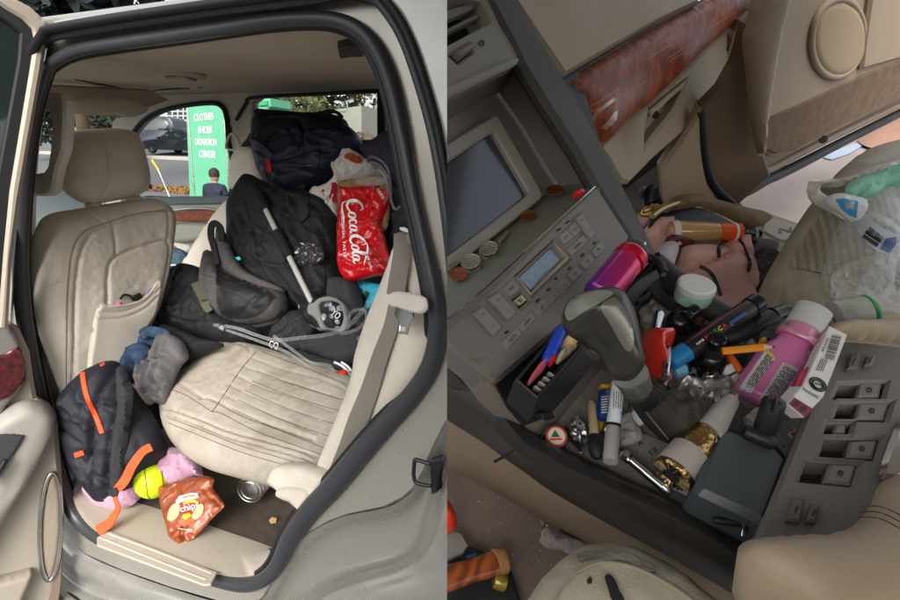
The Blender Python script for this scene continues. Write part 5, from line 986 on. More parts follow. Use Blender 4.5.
for o, q, s in BT:
    q = mp(o, K2, q); a = (A3(*q[0])*.5+A3(*q[3])*.5); b = (A3(*q[1])*.5+A3(*q[2])*.5); d = b-a
    k = .28 if len(s) > 1 else .4; hh = 3.0 if len(s) > 1 else 3.4
    n = nrm((d[1], -d[0])); p0 = a+d*k-n*hh*.45; p1 = a+d*(1-k)-n*hh*.45
    pp('climate_button', btn(q), BTN, [('button_icon', text(s, flat(ST.up(.0056)), p0, p1, hh, .0006), INK)])
for q in ([(450, 345), (489, 312), (519, 352), (480, 382)], [(491, 311), (520, 281), (550, 322), (520, 351)]):
    q = mp(Z4, 4, q); cx_ = np.mean(q, 0); pp('climate_button', btn(q), BTN, [('button_icon', text('w', flat(ST.up(.0056)), cx_+A3(-2, 2.5), cx_+A3(2.5, -1), 2.5, .0006), INK)])
for o, k, q in ((Z2, K2, [(150, 467), (207, 422), (316, 545), (270, 592)]), (Z2, K2, [(237, 382), (288, 342), (398, 462), (350, 508)]), (Z4, 4, [(522, 270), (550, 250), (607, 335), (582, 358)])):
    q = mp(o, k, q); a = (A3(*q[0])+A3(*q[1]))/2; b = (A3(*q[3])+A3(*q[2]))/2
    pp('rocker_switch', btn(q, h=.0075), BTN, [('up_mark', text('A', flat(ST.up(.0076)), a*.75+b*.25+A3(-1.5, 1.6), a*.75+b*.25+A3(1.5, -.8), 2.6, .0006), mat('mark_red', c(170, 40, 36), .5)), ('down_mark', text('*', flat(ST.up(.0076)), a*.22+b*.78+A3(-1.5, 1.6), a*.22+b*.78+A3(1.5, -.8), 3.2, .0006), mat('mark_blue', c(40, 130, 190), .5))])
for o, k, q in ((Z4, 4, [(450, 322), (462, 314)]), (Z4, 4, [(486, 292), (496, 284)]), (Z2, K2, [(500, 402), (518, 388)]), (Z2, K2, [(562, 340), (578, 326)]), (Z2, K2, [(682, 220), (694, 208)]), (Z2, K2, [(755, 146), (766, 134)]), (Z2, K2, [(822, 78), (834, 68)]), (Z3, 5.606, [(30, 130), (46, 118)]), (Z2, K2, [(606, 276), (616, 268)])):
    q = mp(o, k, q); pp('tick_mark', tube([ST.hit(*q[0], .0047), ST.hit(*q[1], .0047)], .0009, 6), INK)
# --- lower stack wall with the open ashtray drawer
LW = RPX(545, 440, -.372, (0, -.93, .36))
pp('lower_stack', slab(LW, [(470, 360), (520, 340), (570, 300), (640, 240), (690, 290), (676, 312), (655, 330), (600, 396), (548, 442), (530, 432), (505, 408)], .03, bev=.003), mat('lower_stack_grey', c(118, 108, 100), .55, bump=(700, .2), stain=[(140, c(66, 58, 52), .6, .7)]))
AT = RPX(545, 360, -.272, (0, -.2, .98))
aq = mp(Z3, K2, [(84, 386), (345, 84), (470, 196), (214, 496)])
pp('ashtray_drawer', slab(AT, aq, .03, [mp(Z3, K2, [(108, 384), (345, 112), (446, 204), (206, 474)])], bev=.001), RUBD, [
    ('drawer_front', slab(RPX(562, 372, -.278, (.0, -.9, .5)), mp(Z3, K2, [(205, 505), (212, 496), (462, 212), (560, 262), (545, 290), (310, 565), (298, 572), (240, 548)]), .008, bev=.001), mat('drawer_black', c(30, 29, 29), .4, stain=[(200, c(70, 66, 62), .7, .5)])),
    ('drawer_floor', slab(AT.up(-.024), aq, .004), RUBD)]+
    [('snuffer_rib', slab(AT.up(-.003), mp(Z3, K2, [(190+i*26, 425-i*26), (200+i*26, 416-i*26), (252+i*26, 452-i*26), (242+i*26, 462-i*26)]), .018, bev=.001), mat('rib_grey', c(120, 120, 116), .4)) for i in range(4)])
pp('drawer_cavity_shade', slab(LW.up(.003), [(497, 386), (530, 357), (566, 327), (588, 309), (600, 318), (572, 352), (548, 398), (540, 420), (524, 426), (508, 408)], .002, bev=0), RUBD)  # flat black sheet on the wall, shade of the drawer cavity in its colour
pp('latch', slab(LW.up(.012), [(543, 414), (553, 412), (556, 418), (548, 421), (543, 420)], .01), RUBD)
# --- tray, bolster, side panel, floor
TR = RZ(-.37)
pp('tray_floor', slab(TR, [(500, 380), (545, 440), (600, 476), (690, 530), (760, 560), (790, 500), (850, 348), (812, 354), (745, 330), (690, 300), (655, 302), (640, 280), (560, 330)], .012, bev=.001), TRAYM)
pp('tray_wall', loft([[RZ(-.34).hit(*p) for p in [(690, 296), (720, 308), (760, 330), (800, 350)]], [RZ(-.375).hit(*p) for p in [(676, 300), (708, 318), (745, 338), (790, 362)]]], 20, th=0), DTR)
pp('console_rail', tube([RZ(-.325).hit(*p) for p in [(655, 262), (675, 282), (700, 303), (735, 322), (775, 338), (812, 352)]], [.012, .014, .013, .012, .012, .012], 12, sub=4), DTR)
bu = [(430, 332), (447, 345), (495, 386), (533, 431), (548, 440), (570, 453), (620, 476), (670, 499), (720, 527), (760, 550)]
bm_ = [(430, 350), (447, 362), (490, 402), (524, 442), (542, 452), (566, 467), (616, 490), (666, 514), (714, 540), (752, 566)]
bl_ = [(430, 408), (447, 420), (482, 442), (508, 461), (528, 475), (552, 492), (606, 523), (660, 552), (712, 582), (748, 604)]
pp('tray_bolster', loft([[RZ(-.36).hit(*p) for p in bu], [RZ(-.342).hit(a-2, b+5) for a, b in bu], [RZ(-.342).hit(*p) for p in bm_], [RZ(-.356).hit((a*.5+e*.5), (b*.5+f*.5)) for (a, b), (e, f) in zip(bm_, bl_)], [RZ(-.392).hit(*p) for p in bl_], [RZ(-.41).hit(a+2, b-3) for a, b in bl_]], 60), BOL)
fl_ = [(430, 456), (447, 466), (480, 484), (508, 500), (526, 510), (546, 522), (596, 548), (650, 580), (700, 610), (740, 634)]
pp('console_side', loft([[RZ(-.395).hit(*p) for p in bl_], [RZ(-.46).hit((a+e)/2, (b+f)/2) for (a, b), (e, f) in zip(bl_, fl_)], [RZ(-.56).hit(*p) for p in fl_], [RZ(-.58).hit(a+2, b-6) for a, b in fl_]], 60), mat('console_side_tan', c(134, 115, 94), .6, bump=(800, .2), stain=[(60, c(96, 80, 64), .64, .5)]))
pp('side_trim_gap', tube([RZ(-.56).hit(*p) for p in [(560, 529), (576, 537), (600, 551), (620, 562)]], .003, 6, sub=4), RUBD)
pp('driver_floor', slab(RZ(-.575), [(380, 380), (447, 400), (560, 470), (700, 560), (760, 650), (380, 700)], .02), FLCARP)
# --- switch panel with four window switches
SWP = RPX(820, 430, -.31, (0, .04, 1))
Z5 = (780, 320); K5 = 2.727
sq = [[(165, 172), (292, 167), (278, 212), (148, 212)], [(165, 222), (305, 222), (287, 272), (148, 270)], [(130, 278), (198, 278), (188, 310), (122, 308)], [(125, 320), (275, 320), (258, 378), (108, 374)], [(75, 380), (215, 390), (197, 450), (55, 435)]]
sw = [[(215, 172), (280, 170), (272, 208), (207, 211)], [(215, 225), (300, 225), (285, 269), (205, 269)], [(150, 282), (182, 282), (180, 306), (146, 306)], [(190, 328), (269, 326), (254, 375), (182, 372)], [(135, 390), (211, 393), (195, 447), (118, 440)]]
bt4 = [[(190, 95), (222, 92), (212, 132), (182, 132)], [(236, 98), (262, 95), (252, 122), (230, 124)], [(35, 482), (70, 485), (58, 548), (18, 545)], [(85, 503), (110, 503), (100, 550), (72, 548)]]
SQ = [mp(Z5, K5, q) for q in sq]
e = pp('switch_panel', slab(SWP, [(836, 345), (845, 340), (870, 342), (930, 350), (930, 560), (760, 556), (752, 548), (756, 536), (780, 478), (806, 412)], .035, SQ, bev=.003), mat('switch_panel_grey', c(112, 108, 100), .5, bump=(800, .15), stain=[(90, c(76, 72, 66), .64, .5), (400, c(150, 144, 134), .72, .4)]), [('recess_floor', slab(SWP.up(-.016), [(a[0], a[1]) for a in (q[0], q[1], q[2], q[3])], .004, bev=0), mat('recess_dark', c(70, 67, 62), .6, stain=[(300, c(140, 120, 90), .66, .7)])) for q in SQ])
for i, q in enumerate(sw):
    Q = mp(Z5, K5, q); cxx = np.mean(Q, 0); nm = 'window_switch' if i != 2 else 'lock_switch'
    pp(nm, slab(SWP.up(-.002), Q, .016, bev=.0018), BTN, [('switch_icon', tube([SWP.hit(cxx[0]+2.4*math.cos(t), cxx[1]+2.4*math.sin(t), -.0014) for t in np.linspace(0, 6.28, 16)[:-1]], .00035, 5, True), INK), ('switch_icon', text('L' if i < 3 else 'R', flat(SWP.up(-.002)), (cxx[0]-1, cxx[1]+1.2), (cxx[0]+1, cxx[1]+1), 2.4, .0006), INK)] if i != 2 else [])
for q in bt4:
    Q = mp(Z5, K5, q); cxx = np.mean(Q, 0); pp('mirror_button', slab(SWP.up(.0045), Q, .008, bev=.0015), mat('button_dark', c(96, 92, 86), .45), [('switch_icon', tube([SWP.hit(cxx[0]-1.5, cxx[1]+3, .0048), SWP.hit(cxx[0]+1.8, cxx[1]-3, .0048)], .0004, 5), INK)])
pp('chrome_lid', slab(SWP.up(.006), [(898, 420), (930, 418), (930, 478), (884, 477), (881, 472), (884, 458)], .01, bev=.003), CHR)
# --- armrest, roll behind the panel
AR = RPX(830, 560, -.285, (0, .05, 1))
arm = puff(AR, [(737, 555), (741, 544), (756, 539), (785, 537.5), (822, 535.5), (846, 530), (860, 519), (871, 503), (878, 486), (892, 478), (940, 470), (960, 620), (860, 650), (800, 605), (764, 583), (746, 570)], .017, .06, R=.026, sp=.005, cr=[([(860, 508), (880, 508), (905, 520), (935, 540)], -.002, 1.), ([(858, 513), (880, 515), (905, 528), (930, 546)], -.002, 1.)], nz=[('n', .002, 20)])
pp('armrest', arm, mat('armrest_tan', c(160, 143, 120), .5, bump=(1100, .2), var=(12, c(160, 140, 114), .5), stain=[(80, c(112, 94, 74), .68, .4)]), [('armrest_seam', strip(arm.surf, q, .7, .0004, .001, 2, 6), mat('dark_thread', c(80, 66, 54), .8)) for q in ([(860, 507), (880, 507), (905, 518), (930, 535)], [(858, 512), (880, 513), (905, 525), (930, 543)], [(856, 517), (880, 519), (903, 531), (928, 550)])])
pp('console_roll', puff(RPX(870, 332, -.305, (0, -.4, .9)), [(829, 326), (838, 322), (860, 322), (940, 322), (940, 346), (880, 342), (850, 340), (835, 334)], .016, R=.016), MT['armrest_tan'])
# --- shifter
KNP = RPX(600, 330, -.215, (-.35, -.45, .8))
knob = puff(KNP, [(563, 317), (566, 304), (576, 295), (591, 290), (606, 289), (617, 294), (626, 308), (633, 326), (637, 348), (640, 368), (634, 379), (622, 381), (612, 373), (599, 354), (586, 342), (571, 332)], .030, .03, R=.03, sp=.003)
KS = knob.surf
cl = [RZ(z).hit(*p) for p, z in (((630, 374), -.258), ((637, 388), -.272))]
nk_ = [RZ(z).hit(*p) for p, z in (((636, 387), -.27), ((650, 404), -.33))]
bo = puff(RPX(665, 415, -.328, (-.25, -.2, .95)), [(625, 391), (634, 384), (650, 381), (660, 387), (680, 398), (706, 411), (705, 424), (694, 438), (676, 446), (656, 436), (638, 416)],   .034, .01, R=.03, sp=.004, cr=[([(648, 390), (668, 410), (688, 430)], -.005, 1.6), ([(640, 398), (658, 392)], -.004, 1.5), ([(644, 412), (664, 398), (674, 396)], -.003, 1.8), ([(652, 424), (676, 408), (690, 406)], -.003, 1.8), ([(662, 436), (686, 424), (702, 418)], -.003, 1.8)], nz=[('n', .005, 30)])
pp('gear_shifter', knob, mat('knob_charcoal', c(54, 52, 47), .26, bump=(900, .1)), [
    ('knob_cap', patch(KS, [(564.5, 314), (567, 304.5), (577, 296), (592, 291), (605, 290.5), (613, 294), (600, 303), (587, 310), (575, 318), (568, 321)], .0006, 3, 2), mat('knob_green_grey', c(124, 126, 112), .28)),
    ('knob_plate', patch(KS, [(600, 307), (612, 298), (618, 300), (627, 314), (632.5, 331), (633, 346), (628, 352), (621, 345), (610, 325)], .0008, 3, 2), mat('knob_silver', c(116, 114, 108), .28, metal=.3)),
    ('worn_mark', patch(KS, [(588, 312), (594, 309), (596, 311), (590, 316), (587, 315)], .002, 3, 1), RUBD), ('release_button', puff(KNP.up(.006), [(585, 351), (590, 348), (597, 353), (600, 359), (596, 361), (589, 357)], .006, R=.006), MT['knob_charcoal']),
    ('collar', lathe(cl[0], cl[1], [(0, rpx(0, 0, cl[0], 17.5)), (.1, rpx(0, 0, cl[0], 18)), (1, rpx(0, 0, cl[1], 15))], 28), mat('collar_metal', c(150, 148, 142), .3, metal=.8)), ('lever', lathe(nk_[0], nk_[1], [(0, .011), (.2, .010), (1, .010)], 20), RUBD),
    ('boot', bo, mat('boot_leather', c(44, 40, 36), .6, bump=(900, .3))), ('boot_stitching', strip(bo.surf, [(634, 396), (650, 418), (668, 440)], .9, .0015, .001, 1, 8), mat('grey_thread', c(120, 112, 104), .8)), ('boot_stitching', strip(bo.surf, [(652, 386), (676, 404), (702, 420)], .9, .0015, .001, 1, 8), MT['dark_thread']), ('boot_stitching', strip(bo.surf, [(648, 390), (668, 410), (688, 430)], 1., .002, .001, 2, 8), MT['dark_thread'])])
pp('gear_gate', slab(TR.up(.006), [(618, 450), (640, 430), (690, 450), (720, 470), (700, 500), (660, 480)], .006), mat('gate_grey', c(150, 148, 142), .4), [('gate_letter', text(s, flat(TR.up(.0062)), a, b, 5, .001), INK) for s, a, b in (('A', (638, 447), (643, 445)), ('12', (651, 456), (658, 451)), ('.', (636, 453), (638, 452)), ('.', (650, 462), (652, 461)))])
# --- passenger dash, footwell, pillar, door
PDm = RP((.55, .335, -.21), (0, -.93, .37))
pp('dash_pad', slab(PDm.up(.012), [(500, -60), (740, -60), (700, 3), (660, 22), (612, 50), (566, 77.5), (540, 40), (500, -20)], .06, bev=.008), DSH)
wd = puff(PDm, [(560, 84), (566, 79), (612, 51), (660, 22), (702, 0), (740, -20), (770, -20), (748, 8), (735, 22), (700, 54), (655, 98), (628, 120), (606, 142), (597, 138), (580, 112)], .022, .02, R=.05, sp=.012, nz=[('n', .001, 20)])
WOODS = mat('burl_dash_wood', c(176, 88, 44),   .38, coat=.03, spec=.3, wave=(16, c(120, 52, 24), 9.), var=(46, c(62, 26, 14), .7), stain=[(70, c(46, 20, 12), .62, .7)])
lfs = random.Random(5); scr = []
for i in range(9):
    x = lfs.uniform(585, 715); y = 135-(x-590)*.72+lfs.uniform(-42, -14); a = lfs.uniform(14, 30); scr.append(('scratch', strip(wd.surf, [(x, y), (x+a*.5, y-a*.3), (x+a, y-a*.62)], .8, .0006, .0004, 1, 4), mat('lacquer_scratch', c(176, 120, 92), .4)))
for q in ([(584, 124), (590, 118), (596, 110), (614, 97), (612, 102), (598, 114), (592, 125)], [(600, 128), (608, 120), (614, 112), (618, 110), (616, 120), (606, 130)], [(590, 112), (606, 104), (618, 98), (600, 112)]): scr.append(('lacquer_chip', patch(wd.surf, q, .0008, 0, 2), mat('lacquer_chip', c(168, 120, 96), .2, coat=1.)))
pp('wood_trim', wd, WOODS, scr)
pp('trim_gap', tube([PDm.hit(*p, .012) for p in [(563, 80), (612, 51), (660, 22), (702, 0)]], .0018, 6), RUBD)
GB = PDm.up(-.004)
pp('glovebox', slab(GB, [(590, 130), (603, 143), (628, 121), (655, 99), (700, 55), (735, 23), (748, 8), (747, 24), (741, 45), (733, 70), (720, 93), (704, 111), (680, 136), (655, 158), (630, 184), (622, 182), (608, 158)], .06, [[(650, 109), (686.5, 79), (683, 93), (674, 110), (645, 146), (646, 126)]], bev=.006), DSH2, [
    ('glovebox_latch', slab(GB.up(-.002), [(650.5, 110), (686, 80), (684, 88), (672, 98), (653, 116)], .02, bev=.003), DSH), ('latch_recess', slab(GB.up(-.025), [(640, 100), (690, 70), (690, 110), (640, 150)], .01), DSH2), ('key_hole', lathe(GB.hit(656, 115, -.002), GB.hit(656, 115, .001), [(0, .007), (1, .006)], 14), RUBD)])
pp('glovebox_gap', tube([GB.hit(*p, .001) for p in [(733, 20), (731, 36), (727, 50)]], .003, 6, sub=3), RUBD)
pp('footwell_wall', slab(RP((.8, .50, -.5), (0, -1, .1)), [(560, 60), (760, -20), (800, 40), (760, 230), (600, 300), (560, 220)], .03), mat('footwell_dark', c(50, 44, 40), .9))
pp('passenger_floor', slab(RZ(-.63), [(600, 150), (690, 120), (740, 200), (778, 256), (800, 300), (700, 340), (610, 300)], .02), FLCARP)
KX = RP((1.12, .25, -.4), (-.8, -.6, 0))
pp('kick_panel', slab(KX, [(661, 168), (680, 140), (702, 108), (704, 150), (709, 186), (722, 206), (700, 226), (672, 222), (664, 200)], .04, bev=.008), DSH)
KP = RP((1.18, .22, -.35), (-.75, -.66, 0))
pp('pillar_trim', puff(KP, [(742, 40), (746, 24), (755, -12), (788, -12), (781, 30), (776, 60), (768, 110), (764, 152), (757, 152), (750, 120), (746, 80)], .03, .02, R=.03), DSH)
pp('door_jamb', slab(KP.up(-.03), [(698, 112), (722, 88), (738, 60), (748, 24), (768, 60), (764, 150), (772, 176), (740, 205), (716, 196), (704, 160)], .04, bev=.006), mat('jamb_brown', c(112, 94, 78), .6, bump=(600, .2)))
pp('jamb_seal', tube([KP.hit(*p, .02) for p in [(701, 112), (703, 140), (706, 165), (714, 186), (728, 200), (742, 210), (760, 214)]], [.007, .008, .009, .009, .009, .008, .006], 10, sub=4), RUBD)
DR = Pl(RZ(-.56).hit(752, 188), RR@A3(-.25, -.97, .05))
D0 = [(704, 100), (714, 90), (734, 60), (748, 20), (960, -60), (960, 84), (905, 108), (840, 140), (790, 166), (752, 188), (738, 192), (724, 182), (712, 160)]
pp('passenger_door', slab(DR.up(-.09), D0, .08, bev=.02), mat('door_shell_brown', c(124, 106, 88), .5, bump=(500, .15)), [
    ('shell_step', tube([DR.hit(*p, -.09) for p in [(722, 80), (724, 120), (730, 150), (744, 166), (766, 170), (790, 158), (850, 128), (960, 76)]], .014, 10, sub=4), MT['door_shell_brown']),
    ('door_rubber', tube([DR.hit(*p, -.085) for p in [(720, 194), (744, 192), (766, 180), (790, 169), (850, 138), (910, 108), (960, 84)]], .016, 10, sub=4), RUBD)])
pp('door_card', slab(DR.up(-.04), [(782, -40), (960, -80), (960, 70), (905, 98), (850, 126), (796, 154), (778, 158), (764, 152), (760, 140), (764, 110), (774, 60), (782, 4)], .05, bev=.014), DSH2, [
    ('speaker_cover', puff(DR.up(-.04), [(837+26*math.cos(t)+6*math.sin(t)*-1*-.6, 38+38*math.sin(t)-9*math.cos(t)) for t in np.linspace(0, 2*math.pi, 30)[:-1]], .012, R=.02, sm=False), mat('speaker_tan', c(166, 146, 118), .7, bump=(900, .6))),
    ('speaker_ring', tube([DR.hit(837+26*math.cos(t)+3.6*math.sin(t), 38+38*math.sin(t)-9*math.cos(t), -.036) for t in np.linspace(0, 2*math.pi, 40)[:-1]], .009, 8, True), DSH2),
    ('pocket_panel', slab(DR.up(-.025), [(862.5, 70), (866, 40), (876, -30), (960, -60), (960, 40), (904, 58)], .03, bev=.008), DSH2),
    ('carpet_insert', slab(DR.up(-.034), [(765.5, 149), (768, 119), (800, 105), (862, 76), (905, 60), (960, 44), (960, 66), (905, 95), (850, 122), (796, 150), (776, 154)], .01, bev=.003), DRCARP),
    ('clip_hole', lathe(DR.hit(823, 139.5, -.04), DR.hit(823, 139.5, -.034), [(0, .012), (1, .012)], 12), RUBD)])
# sill, ground outside
SI = RZ(-.56)
pp('door_sill', slab(SI.up(.02), [(745, 204), (760, 208), (812, 226), (800, 252), (780, 256), (755, 240)], .06, bev=.012), mat('sill_cream', c(190, 172, 140), .6, bump=(300, .2), stain=[(30, c(120, 100, 78), .62, .5)]), [('sill_plate', slab(SI.up(.024), [(765, 219), (770, 216), (803, 226), (796, 240), (780, 240), (762, 230)], .006), mat('sill_plate', c(190, 186, 178), .4, metal=.3)), ('sill_lettering', text('N', flat(SI.up(.0245)), (779, 233), (792, 232), 5, .001), GRYL)])
# --- seats
pss = RPX(800, 250, -.42, (-.15, -.1, 1))
ps1 = puff(pss, [(757, 300), (764, 280), (776, 258), (792, 232), (808, 208), (826, 186), (845, 166), (870, 155), (910, 150), (960, 170), (960, 320), (900, 332), (840, 330), (790, 336), (762, 322)], .05, .08, R=.05, sp=.012, cr=[([(782, 320), (778, 300), (790, 268), (812, 226), (836, 194), (860, 172)], -.006, 2.), ([(786, 322), (783, 302), (795, 270), (816, 230), (840, 198)], -.004, 1.4), ([(788, 268), (806, 271), (832, 277), (870, 286)], -.004, 1.4), ([(806, 230), (830, 238), (854, 240)], -.003, 1.2)], nz=[('n', .006, 9)])
pp('passenger_cushion', ps1, PLE, [('mesh_insert', patch(ps1.surf, [(789, 267), (798, 248), (812, 226), (836, 194), (862, 172), (910, 166), (960, 190), (960, 300), (880, 288), (834, 278), (806, 271)], .003, 3, 5), MSH), ('lower_insert', patch(ps1.surf, [(780, 318), (779, 300), (788, 270), (806, 273), (834, 280), (900, 294), (900, 330), (800, 332)], .003, 0, 5), mat('cushion_worn', c(150, 142, 120), .6, bump=(200, .6), stain=[(40, c(108, 98, 80), .6, .6)]))])
ds = RPX(600, 585, -.38, (.1, .1, 1))
dc = puff(ds, [(515, 640), (524, 608), (534, 590), (548, 573), (566, 560), (583, 553.5), (606, 551), (632, 556), (668, 574), (700, 598), (740, 640), (700, 700), (560, 700)], .035, .08, R=.04, sp=.006, cr=[([(540, 640), (548, 606), (560, 584), (578, 570), (600, 562), (640, 570), (700, 610)], -.004, 1.3), ([(546, 640), (553, 608), (565, 587), (583, 573), (602, 566)], -.003, 1.)], nz=[('r', .004, 26)])
pp('driver_cushion', dc, PLE, [('cushion_piping', strip(dc.surf, [(545, 640), (551, 607), (563, 586), (580, 571.5), (602, 564), (636, 569), (680, 593), (712, 620)], 1.6, .002, .002, 2, 6), mat('piping_tan', c(150, 142, 122), .5)), ('cushion_tear', patch(dc.surf, [(604, 580), (608, 577), (614, 582), (619, 594), (624, 604), (612, 604), (607, 590)], .003, 3, 2), INK), ('cushion_tear', patch(dc.surf, [(586, 583), (590, 579), (592, 583), (591, 587), (587, 587)], .003, 0, 1.5), INK), ('grey_patch', patch(dc.surf, [(576, 556), (584, 553), (606, 551.5), (630, 556), (660, 571), (650, 574), (625, 563), (604, 558), (584, 561), (578, 564)], .002, 0, 3), mat('cushion_grey_edge', c(126, 122, 112), .6, bump=(260, .4)))])
# --- unseen roof and driver-side panels round the eye, added to shade the console
part(cb_, 'roof_shade_panel', box(RL((.44, -.12, .46)), (RFX, RFY, RUP), (1.85, 1.8, .04), .01), HEAD, (), None, 0)
part(cb_, 'side_shade_panel', box(RL((-.52, -.45, -.24)), (RFX, RFY, RUP), (.06, 1.5, .72), .01), DSH2, (), None, 0)
# =====================================================================  loose things in the front cabin
GO = RZ(-1.15)
def LT(a, za, b, zb, prof, n=24, **k):
    p0 = RZ(za).hit(*a); p1 = RZ(zb).hit(*b); s = (depth(p0)+depth(p1))/2/FPX
    return lathe(p0, p1, [(t, r*s) for t, r in prof], n, **k)
def fl(z, n=(0, 0, 1), at=None): return RPX(at[0], at[1], z, n) if at else RZ(z, n)
# ground outside
struct('ground', slab(GO, [(690, 120), (760, 60), (1000, -30), (1400, 100), (1300, 300), (820, 330), (700, 240)], .02), mat('pale_pavement', c(138, 129, 125), .9, bump=(120, .3), var=(4, c(124, 116, 112), .7), stain=[(6, c(120, 108, 104), .62, .4)]))
thing('paper_bag', 'crumpled tan paper bag lying on the pavement outside the door', 'bag', [('paper_bag', puff(GO.up(.02), [(858, 141), (872, 130), (890, 122), (930, 100), (940, 140), (900, 142), (878, 149)], .06, nz=[('v', .04, 6), ('r', .02, 6)]), mat('tan_paper', c(134, 102, 86), .8))])
thing('blue_card', 'pale blue card lying on the pavement under the open door', 'card', [('blue_card', slab(GO.up(.012), [(824, 157), (826, 154), (858, 142), (866, 143), (850, 153), (832, 159)], .006), mat('pale_blue_card', c(136, 150, 166), .5))])
# coins
CPR = mat('copper_coin', c(140, 84, 56), .35, metal=.9, bump=(900, .5)); NKL = mat('nickel_coin', c(150, 142, 128), .32, metal=.9, bump=(900, .5))
def coin(lb, x, y, rp, mt, h=.001, tilt=0, n=1):
    p = SH.hit(x, y, h+.001); a = nrm(SH.n*.8+nrm(CAM-p)*.55+RFX*tilt*.5); r = rp*depth(p)/FPX
    ms = lathe(p, p+a*.0018, [(0, r*.96), (.15, r), (.85, r), (1, r*.95), (.9, r*.88), (.85, r*.84)], 30)
    thing('coin', lb, 'coin', [('coin', ms, mt)], 'coins along the ledge under the screen')
coin('bright copper coin leaning at the left end of the ledge', 458.5, 275, 9.2, CPR, .004, .25)
coin('dull silver coin lowest of the pile on the ledge', 472, 266, 9, NKL, .001, -.1); coin('silver coin lying on top of the lower silver coin', 471, 262, 10, NKL, .006, .1)
coin('silver coin resting under the ledge coin nearest the key stub', 488, 252.5, 9.2, NKL, .001); coin('worn silver coin topmost in the pair beside the key stub', 489, 249, 9.4, NKL, .006, .06)
coin('dark copper coin alone in the middle of the ledge', 528.5, 217, 8, CPR, .002, .2); coin('brown copper coin leaning at the right end of the ledge', 554.5, 191, 8.6, CPR, .008, .4)
thing('key_stub', 'small brass key lying between the coins on the ledge', 'key', [('key_blade', slab(SH.up(.004), [(499, 238), (507, 229.5), (509, 231), (502, 239)], .002, bev=.0004), mat('brass', c(180, 160, 110), .35, metal=.9)), ('key_bow', slab(SH.up(.005), [(497, 239), (499, 236.5), (502, 237), (501, 240), (498, 241)], .002, bev=.0003), MT['brass'])])
thing("ledge_cap", 'small red plastic cap at the right end of the coin ledge', 'cap', [('red_cap', lathe(SH.hit(574, 197, .006), SH.hit(583, 190, .012), [(0, .0022), (.3, .0036), (.8, .003), (1, .002)], 14), mat('cap_red', c(206, 28, 30), .35))])  # a small red cap
# ashtray litter
AQ = AT.up(-.004)
def al(a, b, h0, h1, r, n=12): return lathe(AT.hit(*a, h0), AT.hit(*b, h1), [(0, r*.7), (.06, r), (.94, r), (1, r*.7)], n)
thing('blue_pen', 'blue pen lying in the open ashtray drawer', 'pen', [('blue_pen', al(mp(Z3, K2, [(348, 106)])[0], mp(Z3, K2, [(258, 296)])[0], .004, -.004, .0048), mat('blue_plastic', c(28, 70, 190), .35))])
thing('pink_tissue', 'pink wrapper crumpled in the ashtray drawer', 'wrapper', [('pink_tissue', puff(AT.up(-.008), mp(Z3, K2, [(150, 410), (180, 360), (220, 310), (255, 315), (240, 345), (200, 385), (165, 420)]), .012, nz=[('r', .006, 90)]), mat('pink_wrap', c(206, 96, 110), .6))])
thing('ashtray_cap', 'red plastic cap in the middle of the ashtray drawer', 'cap', [('ashtray_cap', puff(AT.up(-.004), mp(Z3, K2, [(268, 285), (290, 268), (306, 285), (290, 312), (272, 310)]), .010, R=.006), MT['cap_red'])])  # a red cap among the ashtray litter
thing('tan_stub', 'tan crumpled stub in the far corner of the ashtray drawer', 'stub', [('tan_stub', puff(AT.up(-.006), mp(Z3, K2, [(335, 205), (360, 165), (390, 150), (425, 175), (435, 200), (400, 225), (350, 235)]), .012, nz=[('r', .006, 80)]), mat('tan_stub', c(206, 178, 128), .7))])
thing('twisted_foil', 'cream and dark twisted wrapper beside the tan stub in the drawer', 'wrapper', [('twisted_foil', puff(AT.up(-.006), mp(Z3, K2, [(305, 270), (330, 240), (380, 225), (435, 195), (445, 205), (400, 250), (345, 290), (320, 300)]), .010, nz=[('v', .012, 60)]), mat('cream_foil', c(186, 172, 140), .4, var=(120, c(60, 50, 40), .9)))])
# left of the shifter
cp = TR.hit(556, 437, .014); cn = nrm(RUP+RFX*-.35-RFY*.3); r12 = 12*depth(cp)/FPX
cap_pr = lathe(cp-cn*.006, cp+cn*.002, [(0, r12*1.12), (.2, r12*1.1), (.8, r12*.98), (1, r12*.9)], 42)
for i, v in enumerate(cap_pr.V[:84]):
    if i % 2: cap_pr.V[i] = tuple(np.array(v)+(cp-np.array(v))*.07)
thing('bottle_cap', 'crown bottle cap with white face and red rim on the bolster end', 'bottle cap', [('cap_crown', cap_pr, STEEL), ('cap_face', lathe(cp+cn*.002, cp+cn*.0026, [(0, r12*.86), (1, r12*.84)], 30), mat('cap_cream', c(214, 200, 184), .4)), ('cap_ring', tube([cp+cn*.0026+(nrm(np.cross(cn, RFX))*math.cos(t)+nrm(np.cross(cn, np.cross(cn, RFX)))*math.sin(t))*r12*.78 for t in np.linspace(0, 6.28, 30)[:-1]], .0008, 6, True), mat('cap_orange_red', c(206, 70, 40), .4)), ('tree_emblem', slab(Pl(cp+cn*.003, cn), [(555, 430), (560, 437), (551, 437)], .0006, bev=0), mat('emblem_green', c(40, 90, 60), .5)), ('emblem_band', slab(Pl(cp+cn*.003, cn), [(550, 438.5), (562, 438), (562, 440), (550, 440.5)], .0006, bev=0), MT['cap_orange_red'])])
FOI = mat('foil_ball', c(200, 198, 196), .2, metal=1., bump=(200, .8))
